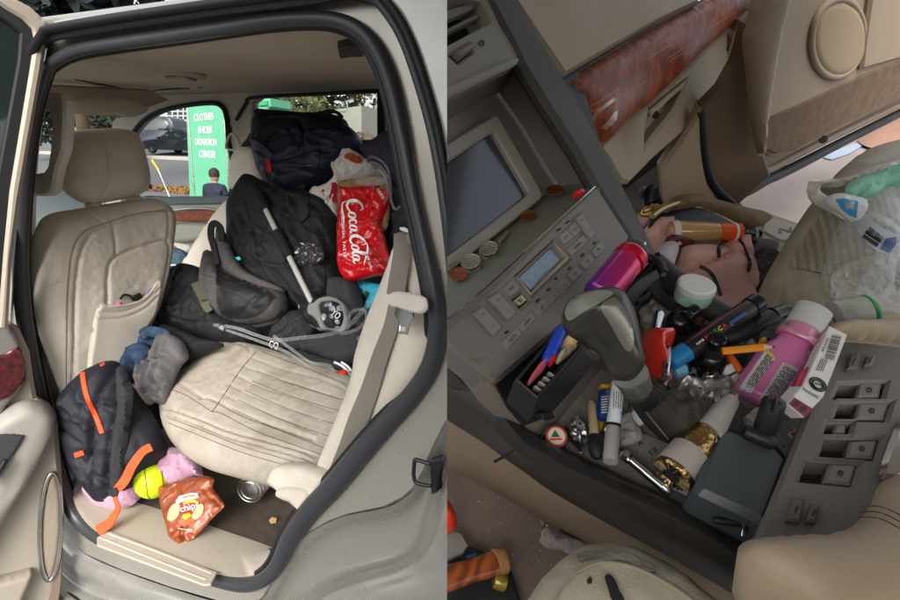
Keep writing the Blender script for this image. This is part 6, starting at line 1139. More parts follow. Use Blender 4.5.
thing('foil_scrap', 'crumpled silver foil scrap beside the bottle cap', 'foil', [('foil_scrap', puff(TR.up(.006), [(565, 427), (571, 423), (578, 421), (584, 428), (590, 436), (588, 446), (583, 447), (581, 455), (577, 449), (571, 443), (567, 435)], .016, .004, R=.012, sp=.0016, sm=False, nz=[('v', .022, 110), ('r', .012, 120)]), FOI)])
thing('rubber_brush', 'wooden handled brush with black rubber tip in the tray', 'brush', [('handle', LT((591, 402), -.345, (594.5, 436), -.35, [(0, 2.5), (.1, 4.2), (.9, 4.6), (1, 4)]), mat('tan_wood_stick', c(176, 150, 120), .6)), ('rubber_tip', LT((594, 434), -.35, (597.5, 459), -.355, [(0, 4), (.2, 7), (.6, 7.6), (.9, 6), (1, 3)]), RUBD)])
MKW = mat('marker_white', c(220, 224, 228), .35)
wm = LT((618, 383), -.325, (613.5, 424), -.345, [(0, 6.5), (1, 7)]); 
thing('white_marker', 'white paint marker with blue band standing in the tray', 'marker', [('marker_barrel', wm, MKW), ('marker_band', LT((615, 411), -.339, (613.8, 421), -.3445, [(0, 7.2), (1, 7.4)]), mat('sky_blue_print', c(50, 150, 220), .4)), ('marker_ring', LT((613.4, 424), -.345, (613.2, 426.5), -.346, [(0, 7.6), (1, 7.6)]), RUBD), ('marker_cap', LT((613, 426), -.346, (610.5, 462), -.352, [(0, 6.8), (.1, 6.8), (.3, 7.4), (.9, 7.9), (1, 7)]), mat('cap_frosted', c(196, 194, 188), .35, tr=.3)), ('barrel_print', lines_of(surf_of(wm, RZ(-.3)), (613.5, 392), (613, 409), (2.3, 0), 4, .0006, .4), mat('print_grey', c(70, 76, 90), .5))])
bb = LT((607, 391), -.345, (605, 420), -.35, [(0, 6), (.06, 8.5), (.94, 8.8), (1, 7)], sq=.6)
thing('blue_vial', 'small blue labelled vial beside the white marker', 'vial', [('vial_body', bb, mat('deep_blue', c(26, 62, 130), .3, coat=.4)), ('vial_print', lines_of(surf_of(bb, RZ(-.3)), (601, 397), (612, 396), (0, 2.6), 7, .0008, .5, 4), WHT)])
YEL = mat('yellow_rubber', c(214, 168, 24), .5)
thing('yellow_peel', 'yellow plastic crescent above the blue vial', 'scrap', [('yellow_peel', puff(TR.up(.02), [(598, 389), (600, 387), (607, 387), (613, 382), (615, 386), (610, 391), (602, 393)], .008, R=.006), YEL)])
thing("vial_end_cap", 'yellow plastic cap at the lower end of the blue vial', 'cap', [('yellow_cap', puff(TR.up(.008), [(597, 422), (605, 420), (605, 426), (601, 431), (598, 428)], .01, R=.006), YEL)])  # a yellow cap by the vial
thing('torn_paper', 'torn grey paper scrap lying between marker and shifter boot', 'paper', [('torn_paper', puff(TR.up(.008), [(618, 420), (630, 412), (638, 424), (643, 438), (632, 444), (620, 448), (616, 436)], .006, nz=[('r', .006, 50), ('v', .004, 70)]), mat('grey_tissue', c(176, 172, 166), .8))])
thing('white_clip', 'small white plastic clip below the torn paper edge', 'clip', [('white_clip', puff(TR.up(.014), [(631, 414), (636, 411), (641, 418), (644, 424), (638, 424)], .006, R=.004), MKW)])
thing('socket_tool', 'shiny chrome socket tool lying along the bolster', 'tool', [('tool_shaft', LT((627, 457), -.345, (666, 489), -.352, [(0, 5), (.08, 6), (.1, 5), (.9, 5.4), (.92, 6), (1, 5)], 20), CHR), ('tool_head', LT((621.5, 453), -.344, (628, 458), -.345, [(0, 4), (.2, 6.4), (.6, 6.6), (1, 5.2)], 6), CHR), ('tool_end', LT((663, 486), -.351, (671, 494), -.353, [(0, 6), (.5, 6.2), (1, 3)], 16), STEEL)])
thing('zip_tie', 'thin black plastic stick poking from the bolster seam', 'stick', [('zip_tie', tube([RZ(-.36).hit(513, 451.5), RZ(-.365).hit(494, 462)], .0014, 6), RUBD)])
# white and gold tube
GLD = mat('gold_foil', c(196, 164, 110), .22, metal=1., bump=(260, .6), var=(60, c(150, 116, 70), .5))
WTX = mat('white_textured', c(214, 206, 198), .5, weave=(700, .8))
A_, B_ = (673, 474), (736, 395); za, zb = -.333, -.312
def seg(t0, t1, pr, n=32): 
    lp = lambda t: (A_[0]+(B_[0]-A_[0])*t, A_[1]+(B_[1]-A_[1])*t); return LT(lp(t0), za+(zb-za)*t0, lp(t1), za+(zb-za)*t1, pr, n)
g0 = RZ(za).hit(*A_); g1 = RZ(zb).hit(*B_); ga = nrm(g1-g0); gr = 20*depth(g0)/FPX
flu = [tube([g0-ga*.0015+(nrm(np.cross(ga, RUP))*math.cos(t)+nrm(np.cross(ga, np.cross(ga, RUP)))*math.sin(t))*gr*k for k in (.45, .72, .95)], .0013, 6) for t in np.linspace(0, 6.28, 25)[:-1]]
fm = flu[0]
for q in flu[1:]: fm = fm+q
thing('gold_tube', 'white and gold tapered tube with fluted gold end lying on the tray', 'tube', [('tube_base', seg(.03, .27, [(0, 19.5), (.05, 20.5), (1, 19.5)]), WTX), ('gold_sleeve', seg(.27, .52, [(0, 19), (.02, 19.2), (1, 15)]), GLD), ('tube_neck', seg(.52, .95, [(0, 15.2), (.3, 13.5), (.95, 7.5), (1, 6.5)]), WTX), ('gold_tip', seg(.95, 1.0, [(0, 6), (.5, 6), (.6, 4), (1, 3.5)]), GLD), ('fluted_end', seg(-.02, .035, [(0, 9), (.05, 18.6), (.5, 20.4), (1, 20.2)]), GLD, [('flute', fm, mat('pale_gold', c(226, 204, 160), .2, metal=1.)), ('end_hole', seg(-.028, -.018, [(0, 8), (1, 8.5)]), RUBD)])])
# the square adapter
CH = RPX(742, 470, -.318, (.0, -.05, 1))
cq = [(716, 431), (727, 426.5), (778, 446.5), (790, 461), (767, 525), (749, 515), (700, 492), (696, 484)]
thing('power_adapter', 'dark blue grey square charger block with a pivoting black plug', 'charger', [('adapter_body', slab(CH, cq, .036, bev=.0045), mat('gunmetal_blue', c(70, 76, 79), .36, bump=(900, .1), stain=[(160, c(112, 120, 124), .68, .4)])), ('adapter_rim', slab(CH.up(-.012), [(714, 430), (727, 424.5), (780, 445), (792.5, 461), (768, 527.5), (748.5, 517.5), (699, 494), (693.5, 485)], .016, bev=.003), RUBD),
    ('plug_arm', LT((744, 431), -.312, (774, 444), -.315, [(0, 6), (.1, 7.5), (.9, 7.5), (1, 6)]), mat('matte_black', c(30, 31, 33), .45)), ('plug_barrel', LT((764, 432), -.312, (775.5, 398), -.285, [(0, 9), (.08, 10.5), (.85, 11), (.95, 9.5), (1, 6)]), MT['matte_black'], [('plug_button', puff(RZ(-.281), [(771, 404), (774, 399), (777, 401), (777, 408), (774, 412), (771, 410)], .004, R=.003), RUBD)])])
thing('cable_jack', 'black cable plug with a silver tip below the charger block', 'plug', [('plug_grip', LT((713, 520), -.335, (742, 524), -.332, [(0, 2.5), (.2, 4), (.9, 3.5), (1, 3)]), RUBD), ('jack_body', LT((748, 517), -.328, (743.5, 530), -.333, [(0, 3.5), (.8, 3.4), (1, 2.4)]), RUBD), ('jack_tip', LT((743.5, 529), -.333, (742, 536.5), -.335, [(0, 1.6), (.8, 1.4), (1, .6)]), CHR)])
# pink bottle
PNK = mat('pink_liquid', c(206, 120, 168), .22, coat=.6, var=(6, c(196, 104, 156), .4)); PNKT = mat('pink_clear', c(206, 130, 160), .15, coat=.6, alpha=.85)
pbm = LT((757, 404), -.34, (797, 338), -.30, [(0, 14), (.02, 22), (.06, 25.5), (.1, 26), (.62, 25), (.72, 23.5), (.86, 17), (.96, 15), (1, 14)], 36, sq=.72, sqd=RUP)
BS = surf_of(pbm, RZ(-.3)); Z6 = (720, 290); K6 = 4.614
q1_ = mp(Z6, K6, [(82, 462), (130, 498), (252, 318), (208, 280)]); q2_ = mp(Z6, K6, [(162, 530), (205, 566), (366, 368), (290, 335)])
thing('medicine_bottle', 'pink liquid medicine bottle with white ridged cap lying in the tray', 'bottle', [('bottle_body', pbm, PNK), ('bottle_neck', LT((795, 341), -.302, (808, 320), -.288, [(0, 19), (.1, 20), (.22, 20), (.25, 14.5), (1, 14.5)], 32), PNKT),
    ('bottle_cap', LT((803, 328), -.293, (815, 308.5), -.280, [(0, 15.2)]+[(.04+.92*k/14, 16.4+.0*k) for k in range(15)]+[(1, 14)], 48), mat('cap_white', c(222, 222, 218), .45, weave=(900, .6))),
    ('drug_label', patch(BS, q1_, .0008, 0, 2), mat('label_white', c(214, 212, 212), .5)), ('label_flash', patch(BS, mp(Z6, K6, [(205, 285), (245, 325), (252, 312), (212, 274)]), .0012, 0, 2), mat('label_yellow', c(226, 200, 40), .5)), ('label_print', lines_of(BS, mp(Z6, K6, [(100, 462)])[0], mp(Z6, K6, [(215, 300)])[0], (1.25, 1.0), 6, .0014, .55, 2), INK),
    ('drug_facts', patch(BS, q2_, .0008, 0, 2), mat('label_grey', c(190, 182, 186), .5)), ('facts_print', lines_of(BS, mp(Z6, K6, [(180, 525)])[0], mp(Z6, K6, [(298, 350)])[0], (1.5, 1.), 9, .0014, .6, 7), mat('print_grey', c(70, 76, 90), .5))])
# small white carton
bxe = RPX(813, 391, -.295, (0, 0, 1)); BA = Pl(bxe.o, RR@A3(-.1, -.35, .93)); BBp = Pl(bxe.o, RR@A3(-.1, -.75, .65))
fa = [(829.9, 325.8), (847.7, 334.6), (823.5, 397), (803, 386)]; fb = [(803, 386.2), (823.5, 397.2), (804, 418), (787.5, 404)]
CRT = mat('carton_white', c(216, 214, 210), .5); SA, SBs = flat(BA), flat(BBp)
ring = [(818+8*math.cos(t)+1*math.sin(t), 384.5+6.5*math.sin(t)+2*math.cos(t)) for t in np.linspace(0, 6.28, 28)[:-1]]
thing('small_carton', 'white and dark red cardboard carton with barcode leaning on the switch panel', 'box', [('carton_body', slab(BA, fa, .011, bev=.0006), CRT), ('carton_end', slab(BBp, fb, .010, bev=.0006), CRT),
    ('barcode', bars(SA, mp(Z6, K6, [(478, 318)])[0], mp(Z6, K6, [(516, 202)])[0], mp((0, 0), K6, [(44, 10)])[0], 26, .0008), INK), ('small_print', lines_of(SA, mp(Z6, K6, [(440, 372)])[0], mp(Z6, K6, [(464, 318)])[0], (1.9, .35), 5, .0008, .45, 5), INK), ('small_print', lines_of(SA, mp(Z6, K6, [(466, 285)])[0], mp(Z6, K6, [(492, 222)])[0], (1.2, .2), 2, .0008, .5, 6), INK),
    ('round_seal', tube([BA.hit(*p, .0008) for p in ring], .0006, 5, True), INK), ('round_seal', tube([BA.hit(*(np.mean(ring, 0)+(np.array(p)-np.mean(ring, 0))*.68), .0008) for p in ring], .0007, 5, True), INK), ('seal_print', lines_of(SA, np.mean(ring, 0)+A3(-4, -2), np.mean(ring, 0)+A3(4, 0), (-.3, 1.4), 3, .0008, .6, 9), INK),
    ('carton_lettering', text('TWEEZERS', SBs, (800.5, 389.5), (816.5, 399), 2.6, .0008), INK), ('red_label', patch(SBs, [(788, 404), (793.5, 397.5), (812, 409), (804, 417.5)], .0008, 0, 2), mat('label_maroon', c(120, 22, 40), .4)), ('red_lettering', lines_of(SBs, (794, 400), (799, 403), (-.9, 1.4), 4, .0014, .6, 2)+lines_of(SBs, (801, 404.5), (806, 408), (-.9, 1.4), 4, .0014, .6, 4), RUBD), ('red_face', slab(BA.up(-.003), [(809, 366), (806, 376), (802.5, 386), (789, 402), (793, 390), (801, 372)], .006, bev=.0004), mat('carton_red', c(170, 40, 60), .4))])
thing('red_tag', 'small red and white triangle tag beside the switch panel edge', 'tag', [('tag_paper', slab(TR.up(.012), [(788, 434), (798, 428), (802, 436), (797, 442)], .001, bev=0), WHT), ('tag_red', slab(TR.up(.0135), [(791, 433), (799, 430), (798, 439)], .001, bev=0), MT['cap_red'])])
thing('tray_grit', 'grey grit and crumbs scattered over the tray', 'grit', [('tray_grit', leafm(500, lambda r: TR.hit(r.uniform(740, 790), r.uniform(405, 470), .003), .0009, 3)+leafm(200, lambda r: TR.hit(r.uniform(610, 690), r.uniform(400, 480), .009), .0006, 4)+leafm(300, lambda r: TR.hit(r.uniform(640, 720), r.uniform(290, 330), .003), .0008, 5), mat('grit', c(90, 84, 76), .8))])
bpy.data.objects['tray_grit']['kind'] = 'stuff'
thing('silver_pouch', 'crumpled silver grey foil pouch under the markers', 'pouch', [('silver_pouch', puff(TR.up(.012), [(664, 380), (676, 376), (700, 374), (724, 380), (732, 392), (738, 408), (720, 416), (700, 412), (680, 404), (668, 398)], .02, nz=[('r', .012, 40), ('v', .008, 60)]), mat('pouch_silver', c(176, 174, 170), .35, metal=.6, bump=(120, .4)))])
thing('crumpled_receipt', 'pale crumpled receipt lying at the far side of the tray', 'receipt', [('crumpled_receipt', puff(TR.up(.004), [(640, 318), (656, 296), (672, 290), (684, 300), (676, 318), (660, 330), (648, 336)], .012, nz=[('r', .01, 40), ('v', .006, 50)]), mat('receipt_grey', c(170, 164, 156), .8, stain=[(100, c(100, 94, 88), .62, .6)]))])
# the tangle right of the shifter
thing('balm_pot', 'round mint green pot with white lid on the console rail', 'pot', [('pot_body', (lambda p, r: lathe(p, p+RUP*.013, [(0, r*.85), (.08, r*.95), (.5, r), (1, r)], 36))(RZ(-.318).hit(691.5, 300), 18.5*.52/FPX), mat('mint_plastic', c(150, 190, 172), .35)), ('pot_lid', (lambda p, r: lathe(p, p+RUP*.008, [(0, r), (.1, r*1.02), (.8, r), (1, r*.9)], 36))(RZ(-.318).hit(691.5, 300)+RUP*.0134, 18.6*.52/FPX), mat('lid_white', c(206, 208, 202), .4))])
GEM = (lambda: LT((597, 298), -.262, (634, 253), -.245, [(0, 12), (.04, 16), (.08, 16.8), (.94, 16.8), (.97, 16), (1, 14)], 36))()
def grad(name, ca, cb2, p0, p1):
    m = mat(name, ca, .25, metal=.5, coat=.5); nt = m.node_tree; N = nt.nodes; tc = N.new('ShaderNodeTexCoord'); mpn = N.new('ShaderNodeSeparateXYZ'); r = N.new('ShaderNodeValToRGB'); b = N['Principled BSDF']
    g = N.new('ShaderNodeTexGradient'); mm = N.new('ShaderNodeMapping'); nt.links.new(tc.outputs['Generated'], mm.inputs[0]); nt.links.new(mm.outputs[0], g.inputs[0]); nt.links.new(g.outputs[0], r.inputs[0])
    r.color_ramp.elements[0].color = ca; r.color_ramp.elements[1].color = cb2; nt.links.new(r.outputs[0], b.inputs['Base Color']); return m
thing('spray_flask', 'shiny red and purple metal cylinder leaning on the dash edge', 'flask', [('flask_body', GEM, grad('red_purple_metal', c(86, 50, 160), c(226, 30, 66), 0, 1)), ('flask_ring', LT((627, 262), -.248, (630.5, 257.5), -.2465, [(0, 17.2), (1, 17.2)], 36), mat('flask_red', c(190, 20, 50), .25, metal=.5)), ('flask_nozzle', LT((634, 253), -.245, (642, 243), -.240, [(0, 10), (.3, 9), (.4, 6), (1, 5)], 20), STEEL), ('flask_collar', LT((633, 254), -.2455, (637, 249), -.244, [(0, 15), (1, 11)], 24), RUBD)])
thing('phone_mount', 'black folding bracket beside the red purple cylinder', 'bracket', [('bracket_plate', slab(RPX(642, 275, -.29, (-.3, -.85, .5)), [(620, 303), (628, 288), (650, 268), (661, 252), (664, 262), (663, 278), (654, 284), (642, 296), (630, 312)], .008, bev=.002), mat('gloss_black', c(20, 20, 22), .25)), ('bracket_arm', tube([RZ(-.285).hit(*p) for p in [(636, 268), (646, 258), (658, 262), (664, 274)]], .005, 8, sub=3), RUBD), ('bracket_screw', lathe(RZ(-.28).hit(663, 275), RZ(-.275).hit(663, 275), [(0, .003), (1, .002)], 12), RUBD), ('bracket_foot', tube([RZ(-.33).hit(*p) for p in [(636, 302), (644, 300), (648, 294)]], .005, 8), RUBD)])
rdv = puff(RPX(655, 360, -.325, (-.1, -.2, 1)), [(640, 338), (646, 336), (654, 336), (666, 336), (673, 340), (671, 350), (664, 358), (668, 372), (668, 388), (660, 392), (648, 384), (642, 360)], .028, .012, R=.02, sp=.003)
thing('red_device', 'glossy red device with a chrome neck beside the shifter', 'device', [('device_body', rdv, mat('gloss_red', c(200, 44, 30), .16, coat=1.)), ('chrome_neck', LT((655, 336), -.315, (660, 314), -.31, [(0, 8), (.15, 6.5), (.2, 5.5), (.9, 6), (1, 5)]), CHR), ('chrome_side', puff(RPX(667, 362, -.31, (.3, -.2, .9)), [(664, 350), (668, 346), (671, 350), (670, 372), (666, 386), (662, 378), (662, 362)], .006, R=.004), CHR)])
BG = mat('gloss_black', c(20, 20, 22), .25)
def ballp(p, z, r): cn_ = RZ(z).hit(*p); return ball(cn_, r*depth(cn_)/FPX)
thing('black_bulb', 'glossy black round bottle with a narrow neck among the markers', 'bottle', [('bulb_body', ballp((679, 323), -.325, 13), BG), ('bulb_neck', LT((686, 318), -.315, (698, 308), -.308, [(0, 8), (.3, 6.5), (.35, 7), (.9, 6.5), (1, 5)]), BG)])
pm = LT((685, 352), -.318, (756, 304), -.300, [(0, 9.5), (.02, 10), (.98, 10), (1, 9)], 24); PMS = surf_of(pm, RZ(-.28))
lt = []
for i, (ch, cl_) in enumerate(zip('POSCA', ((206, 40, 60), (30, 110, 190), (30, 150, 80), (230, 200, 40), (210, 40, 50)))):
    a = A3(706.5, 340.5)+A3(4.3, -2.95)*i; lt.append(('barrel_letter', text(ch, PMS, a, a+A3(3.4, -2.3), 4.6, .0006), mat('letter_%s' % 'red blue green yellow crimson'.split()[i], c(*cl_), .5)))
thing('paint_marker', 'black paint marker with blue end and coloured lettering across the pile', 'marker', [('marker_barrel', pm, mat('marker_black', c(26, 26, 28), .35)), ('blue_end', LT((668, 363), -.322, (686, 351.5), -.318, [(0, 8), (.06, 9.6), (1, 10.2)]), mat('marker_blue', c(20, 120, 180), .35)), ('marker_cap', LT((750, 308), -.3015, (758, 302.5), -.2995, [(0, 10.4), (.9, 10.4), (1, 9)]), BG)]+lt+[('barrel_print', text('uni', PMS, (697, 345.5), (704, 341), 3.4, .0006), WHT), ('blue_print', lines_of(PMS, (729, 323), (745, 312), (.9, 1.5), 3, .0006, .5, 4), mat('print_blue', c(60, 120, 210), .5)), ('pink_line', strip(PMS, [(692, 339), (720, 320), (745, 303)], .7, .0006, .0004, 1, 4), mat('line_pink', c(160, 60, 80), .5))])
thing('clipper', 'matte black tapered clipper lying behind the paint marker', 'clipper', [('clipper_body', LT((722, 338), -.325, (775, 316), -.315, [(0, 8), (.1, 12), (.5, 13), (.9, 12), (1, 9.5)], sq=.8), mat('matte_black', c(30, 31, 33), .45)), ('clipper_head', LT((773, 317), -.315, (790, 310.5), -.312, [(0, 10), (.1, 9), (.8, 8.5), (1, 7)]), BG), ('clipper_switch', puff(RZ(-.297), [(756, 322), (766, 317), (768, 320), (758, 326)], .004, R=.003), RUBD)])
thing('pump_bottle', 'small black pump bottle standing in front of the paint marker', 'bottle', [('bottle_body', LT((707, 372), -.35, (712, 352), -.325, [(0, 14), (.1, 16), (.8, 15.5), (1, 11)]), BG), ('pump_collar', LT((712, 353), -.325, (715, 345), -.315, [(0, 11), (.9, 10), (1, 8)]), MT['matte_black']), ('pump_top', LT((715, 346), -.315, (718, 338), -.303, [(0, 7), (.1, 8.5), (.9, 8.5), (1, 7)]), BG)])
thing('blue_tube', 'pale blue capped tube lying left of the pump bottle', 'tube', [('tube_body', LT((671, 372), -.335, (683, 367), -.332, [(0, 5), (.15, 8.5), (1, 8.5)]), mat('pale_blue_plastic', c(110, 170, 200), .35)), ('tube_end', LT((683, 367), -.332, (687, 365.5), -.331, [(0, 8), (.6, 6.5), (1, 3)]), STEEL)])
thing('pencil', 'yellow orange pencil pointing at the pink bottle', 'pencil', [('pencil_shaft', LT((722, 351.5), -.300, (763, 347.5), -.292, [(0, 4), (1, 4)], 6), mat('pencil_orange', c(224, 140, 30), .4)), ('pencil_tip', LT((763, 347.5), -.292, (773, 347), -.290, [(0, 3.9), (1, .9)], 12), mat('pencil_wood', c(206, 176, 136), .7)), ('pencil_lead', LT((772, 347), -.290, (775.5, 346.8), -.2898, [(0, 1.1), (1, .3)], 10), INK)])
thing('orange_stick', 'short orange plastic stick below the pencil', 'stick', [('orange_stick', LT((729, 356), -.33, (741, 372), -.335, [(0, 3.4), (.05, 4), (.95, 4), (1, 3.4)]), mat('orange_plastic', c(216, 100, 24), .4))])
thing('white_tube', 'white capped tube with a green line under the orange stick', 'tube', [('tube_cap', LT((725, 366), -.338, (730, 374), -.342, [(0, 7), (.1, 8.5), (1, 8.5)]), MKW), ('tube_line', LT((730, 374), -.342, (730.6, 375), -.3425, [(0, 8.8), (1, 8.8)]), MT['emblem_green']), ('tube_body', LT((730.5, 375), -.342, (742, 392), -.352, [(0, 8.5), (1, 9)]), mat('tube_cream', c(206, 198, 186), .4))])
thing('yellow_bead', 'small yellow plastic bead behind the pencil tip', 'bead', [('yellow_bead', puff(RZ(-.32), [(758, 341), (765, 340), (766, 346), (759, 347)], .006, R=.004), YEL)])
thing('green_vial', 'small dark green vial with clear cap beside the pink bottle', 'vial', [('vial_body', LT((771, 343), -.33, (772, 335), -.325, [(0, 5.5), (.8, 5.5), (1, 4)]), mat('vial_green', c(24, 84, 70), .3)), ('vial_cap', LT((772, 335), -.325, (773, 328), -.32, [(0, 4.4), (.8, 4), (1, 3)]), mat('vial_cap', c(170, 176, 172), .2, alpha=.7))])
thing('crumpled_tissue', 'white crumpled tissue behind the pencil', 'tissue', [('crumpled_tissue', puff(RZ(-.335), [(746, 340), (754, 335), (766, 336), (766, 342), (756, 346), (748, 345)], .008, nz=[('r', .008, 60)]), MT['grey_tissue'])])
for q, lb in (([(700, 390), (688, 366), (700, 352), (724, 356), (744, 362)], 'thin black cord curled under the pump bottle'), ([(736, 366), (752, 372), (760, 360)], 'short black cord end beside the white tube')):
    thing("loose_cord", lb, 'cord', [('black_cord', tube([RZ(-.345).hit(*p) for p in q], .003, 8, sub=5), RUBD)])  # plain loose black cords
thing('makeup_stubs', 'brown pencil stubs and shells behind the black round bottle', 'stubs', [('stub', LT((697, 322), -.335, (706, 316), -.333, [(0, 4), (1, 4)]), mat('stub_brown', c(120, 84, 60), .5)), ('stub_end', LT((706, 322), -.335, (714, 318), -.333, [(0, 3.5), (1, 3.5)]), mat('stub_cream', c(200, 176, 140), .5))])
thing('dark_filler', 'dark tangled filler lump lying beneath the markers in the tray', 'pouch', [('dark_filler', puff(TR.up(.002), [(664, 330), (690, 318), (730, 326), (766, 330), (772, 350), (750, 372), (724, 378), (690, 380), (668, 374), (662, 350)], .022, nz=[('r', .012, 30)]), RUBD)])  # dark filler shape added beneath the clutter
for pts, z, mt, nm, lb in [
    ([(700, 372), (708, 366), (718, 370), (722, 378), (712, 384), (703, 381)], -.345, FOI, 'foil_scrap', 'small silver foil scrap under the pump bottle'),
    ([(728, 380), (738, 374), (748, 380), (746, 392), (736, 396), (729, 390)], -.35, MT['grey_tissue'], 'torn_paper', 'torn pale paper beside the white capped tube'),
    ([(646, 412), (640, 404), (634, 398), (628, 404), (632, 416), (640, 420)], -.36, MT['grey_tissue'], 'torn_paper', 'torn pale paper tucked against left side of the shifter boot'),
    ([(700, 398), (712, 392), (724, 398), (730, 410), (716, 416), (704, 410)], -.352, FOI, 'foil_scrap', 'flat silver foil piece above the white and gold tube'),
    ([(606, 440), (600, 432), (604, 428), (612, 436), (612, 446)], -.362, FOI, 'foil_scrap', 'tiny silver foil twist between brush and white marker'),
    ([(742, 418), (752, 412), (760, 418), (756, 428), (746, 428)], -.362, MT['grey_tissue'], 'torn_paper', 'torn pale paper below the pink bottle base'),
    ([(638, 312), (648, 304), (660, 306), (664, 316), (654, 324), (642, 322)], -.355, MT['grey_tissue'], 'torn_paper', 'torn pale paper near the black bracket foot')]:
    thing(nm, lb, 'scrap', [(nm, puff(RZ(z), pts, .008, .003, R=.006, sp=.0014, sm=False, fo=(10, 40, len(pts)+int(pts[0][0]), .004, 1.6, 10, 1.2)), mt)])
# --- passenger footwell
HBp = RPX(700, 255, -.50, (-.25, -.55, .8))
PKL = mat('dusty_pink_leather', c(206, 160, 148), .55, bump=(300, .2), var=(12, c(194, 146, 134), .5), stain=[(50, c(130, 90, 80), .68, .4)])
hb1 = puff(HBp, [(667, 284), (676, 262), (678, 250), (684, 246), (700, 245), (716, 247), (722, 240), (736, 234), (744, 236), (745, 250), (750, 268), (751, 290), (748, 305), (730, 304), (708, 300), (684, 294)], .04, .05, R=.05, sp=.006, nz=[('n', .012, 7)], fo=(10, 60, 3, .008, 2.4, 30), cr=[([(672, 280), (690, 272), (716, 262), (722, 246)], -.012, 2.)])
hb2 = puff(HBp.up(-.05), [(644, 232), (652, 221), (668, 219), (669, 232), (664, 242), (668, 248), (660, 254), (650, 244)], .03, nz=[('r', .008, 20)])
HS = hb1.surf
thing('handbag', 'open dusty pink handbag with black trim in the passenger footwell', 'bag', [('bag_front', hb1, PKL), ('bag_back', hb2, PKL), ('black_lining', puff(HBp.up(-.035), [(648, 226), (664, 214), (690, 206), (716, 214), (740, 228), (742, 240), (720, 240), (690, 240), (668, 236)], .01, .02), RUBD), ('trim', tube([HS.hit(*p, .004) for p in [(673, 266), (678, 252), (680, 245)]], .003, 8, sub=4), BG), ('trim', tube([HS.hit(*p, .004) for p in [(717, 258), (718, 248), (724, 242)]], .0035, 8, sub=4), BG), ('trim', tube([HS.hit(*p, .004) for p in [(738, 240), (744, 250), (748, 262), (747, 272)]], .003, 8, sub=4), BG), ('trim', tube([HS.hit(*p, .006) for p in [(698, 268), (706, 272), (713, 282), (718, 296)]], .0035, 8, sub=4), BG)])
thing('lilac_wrapper', 'pale lilac wrapper tucked at the left of the handbag', 'wrapper', [('lilac_wrapper', puff(HBp.up(.02), [(655, 262), (660, 246), (670, 242), (676, 250), (672, 266), (664, 276)], .02, nz=[('r', .008, 30)]), mat('lilac_wrap', c(186, 176, 184), .5))])
thing('snack_wrapper', 'maroon snack wrapper with white letters under the juice bottle', 'wrapper', [('snack_wrapper', puff(HBp.up(.0), [(666, 244), (668, 236), (680, 238), (692, 242), (690, 248), (676, 248)], .02, nz=[('r', .008, 30)]), mat('maroon_wrap', c(90, 30, 40), .4)), ('wrapper_print', lines_of(flat(HBp.up(.024)), (668, 245), (680, 242), (1.2, 1.4), 3, .001, .55, 6), WHT)])
jb0, jb1 = (668, 231), (740, 232)
jr = LT(jb0, -.47, jb1, -.47, [(0, 7), (.02, 9), (.1, 10.5), (.45, 10.5), (.62, 9.5), (.8, 8.5), (1, 8)], 28); 
thing('juice_bottle', 'amber juice bottle with orange sleeve lying in the handbag', 'bottle', [('bottle_glass', jr, mat('amber_juice', c(176, 140, 96), .12, coat=.8)), ('orange_sleeve', LT((719, 231.5), -.469, (734, 232), -.469, [(0, 9.4), (1, 8.7)]), mat('sleeve_orange', c(222, 84, 28), .35)), ('bottle_cap', LT((734, 232), -.469, (740, 232), -.469, [(0, 8.4), (.2, 9), (.9, 9), (1, 8)]), MT['sleeve_orange']), ('cap_band', LT((733, 232), -.4688, (735, 232), -.4688, [(0, 9.2), (1, 9.2)]), WHT), ('bottle_label', LT((671, 231), -.4695, (677, 231), -.4695, [(0, 10.0), (1, 10.9)]), mat('label_cream', c(206, 200, 190), .5))])
tb = puff(RPX(720, 220, -.52, (-.1, -.75, .65)), [(664, 212), (672, 200), (682, 195), (708, 201), (738, 209), (752, 212), (760, 220), (762, 236), (758, 242), (744, 236), (722, 226), (690, 214), (672, 212)], .04, .03, R=.03)
thing('tan_bag', 'tan suede bag lip behind the pink handbag', 'bag', [('bag_rim', tb, mat('tan_suede', c(134, 112, 84), .9, bump=(300, .6), var=(30, c(112, 92, 68), .7))), ('zip_edge', tube([RPX(700, 215, -.48, (-.1, -.75, .65)).hit(*p) for p in [(652, 216), (664, 208), (682, 203), (704, 210), (730, 222), (752, 236)]], .006, 8, sub=4), mat('brass', c(180, 160, 110), .35, metal=.9)), ('dark_inside', puff(RPX(700, 222, -.53, (-.1, -.75, .65)), [(650, 216), (672, 206), (700, 212), (730, 224), (745, 236), (700, 232), (664, 230)], .012), RUBD)])
thing('black_purse', 'black leather purse with grey flap deep in the footwell', 'purse', [('purse_body', puff(RPX(665, 195, -.55, (-.2, -.7, .7)), [(646, 188), (652, 185), (662, 190), (676, 198), (682, 204), (664, 208), (648, 206), (645, 198)], .03), mat('black_leather', c(28, 28, 30), .35)), ('purse_flap', slab(RPX(650, 190, -.54, (-.2, -.7, .7)), [(639, 192), (641, 187), (648, 185), (662, 188), (666, 192), (650, 198), (642, 197)], .01, sm=3), mat('flap_grey', c(90, 92, 98), .5))])
thing('gold_clasp', 'gold key clasp hanging at the left of the handbag', 'clasp', [('clasp', tube([RZ(-.47).hit(*p) for p in [(642, 212), (648, 210), (652, 206), (655, 211), (650, 214), (643, 214)]], .006, 8, True, sub=3), mat('gold', c(200, 164, 90), .25, metal=1.)), ('clasp_chain', tube([RZ(-.47).hit(*p) for p in [(655, 209), (664, 205), (676, 202)]], .004, 8, sub=3), MT['gold'])])
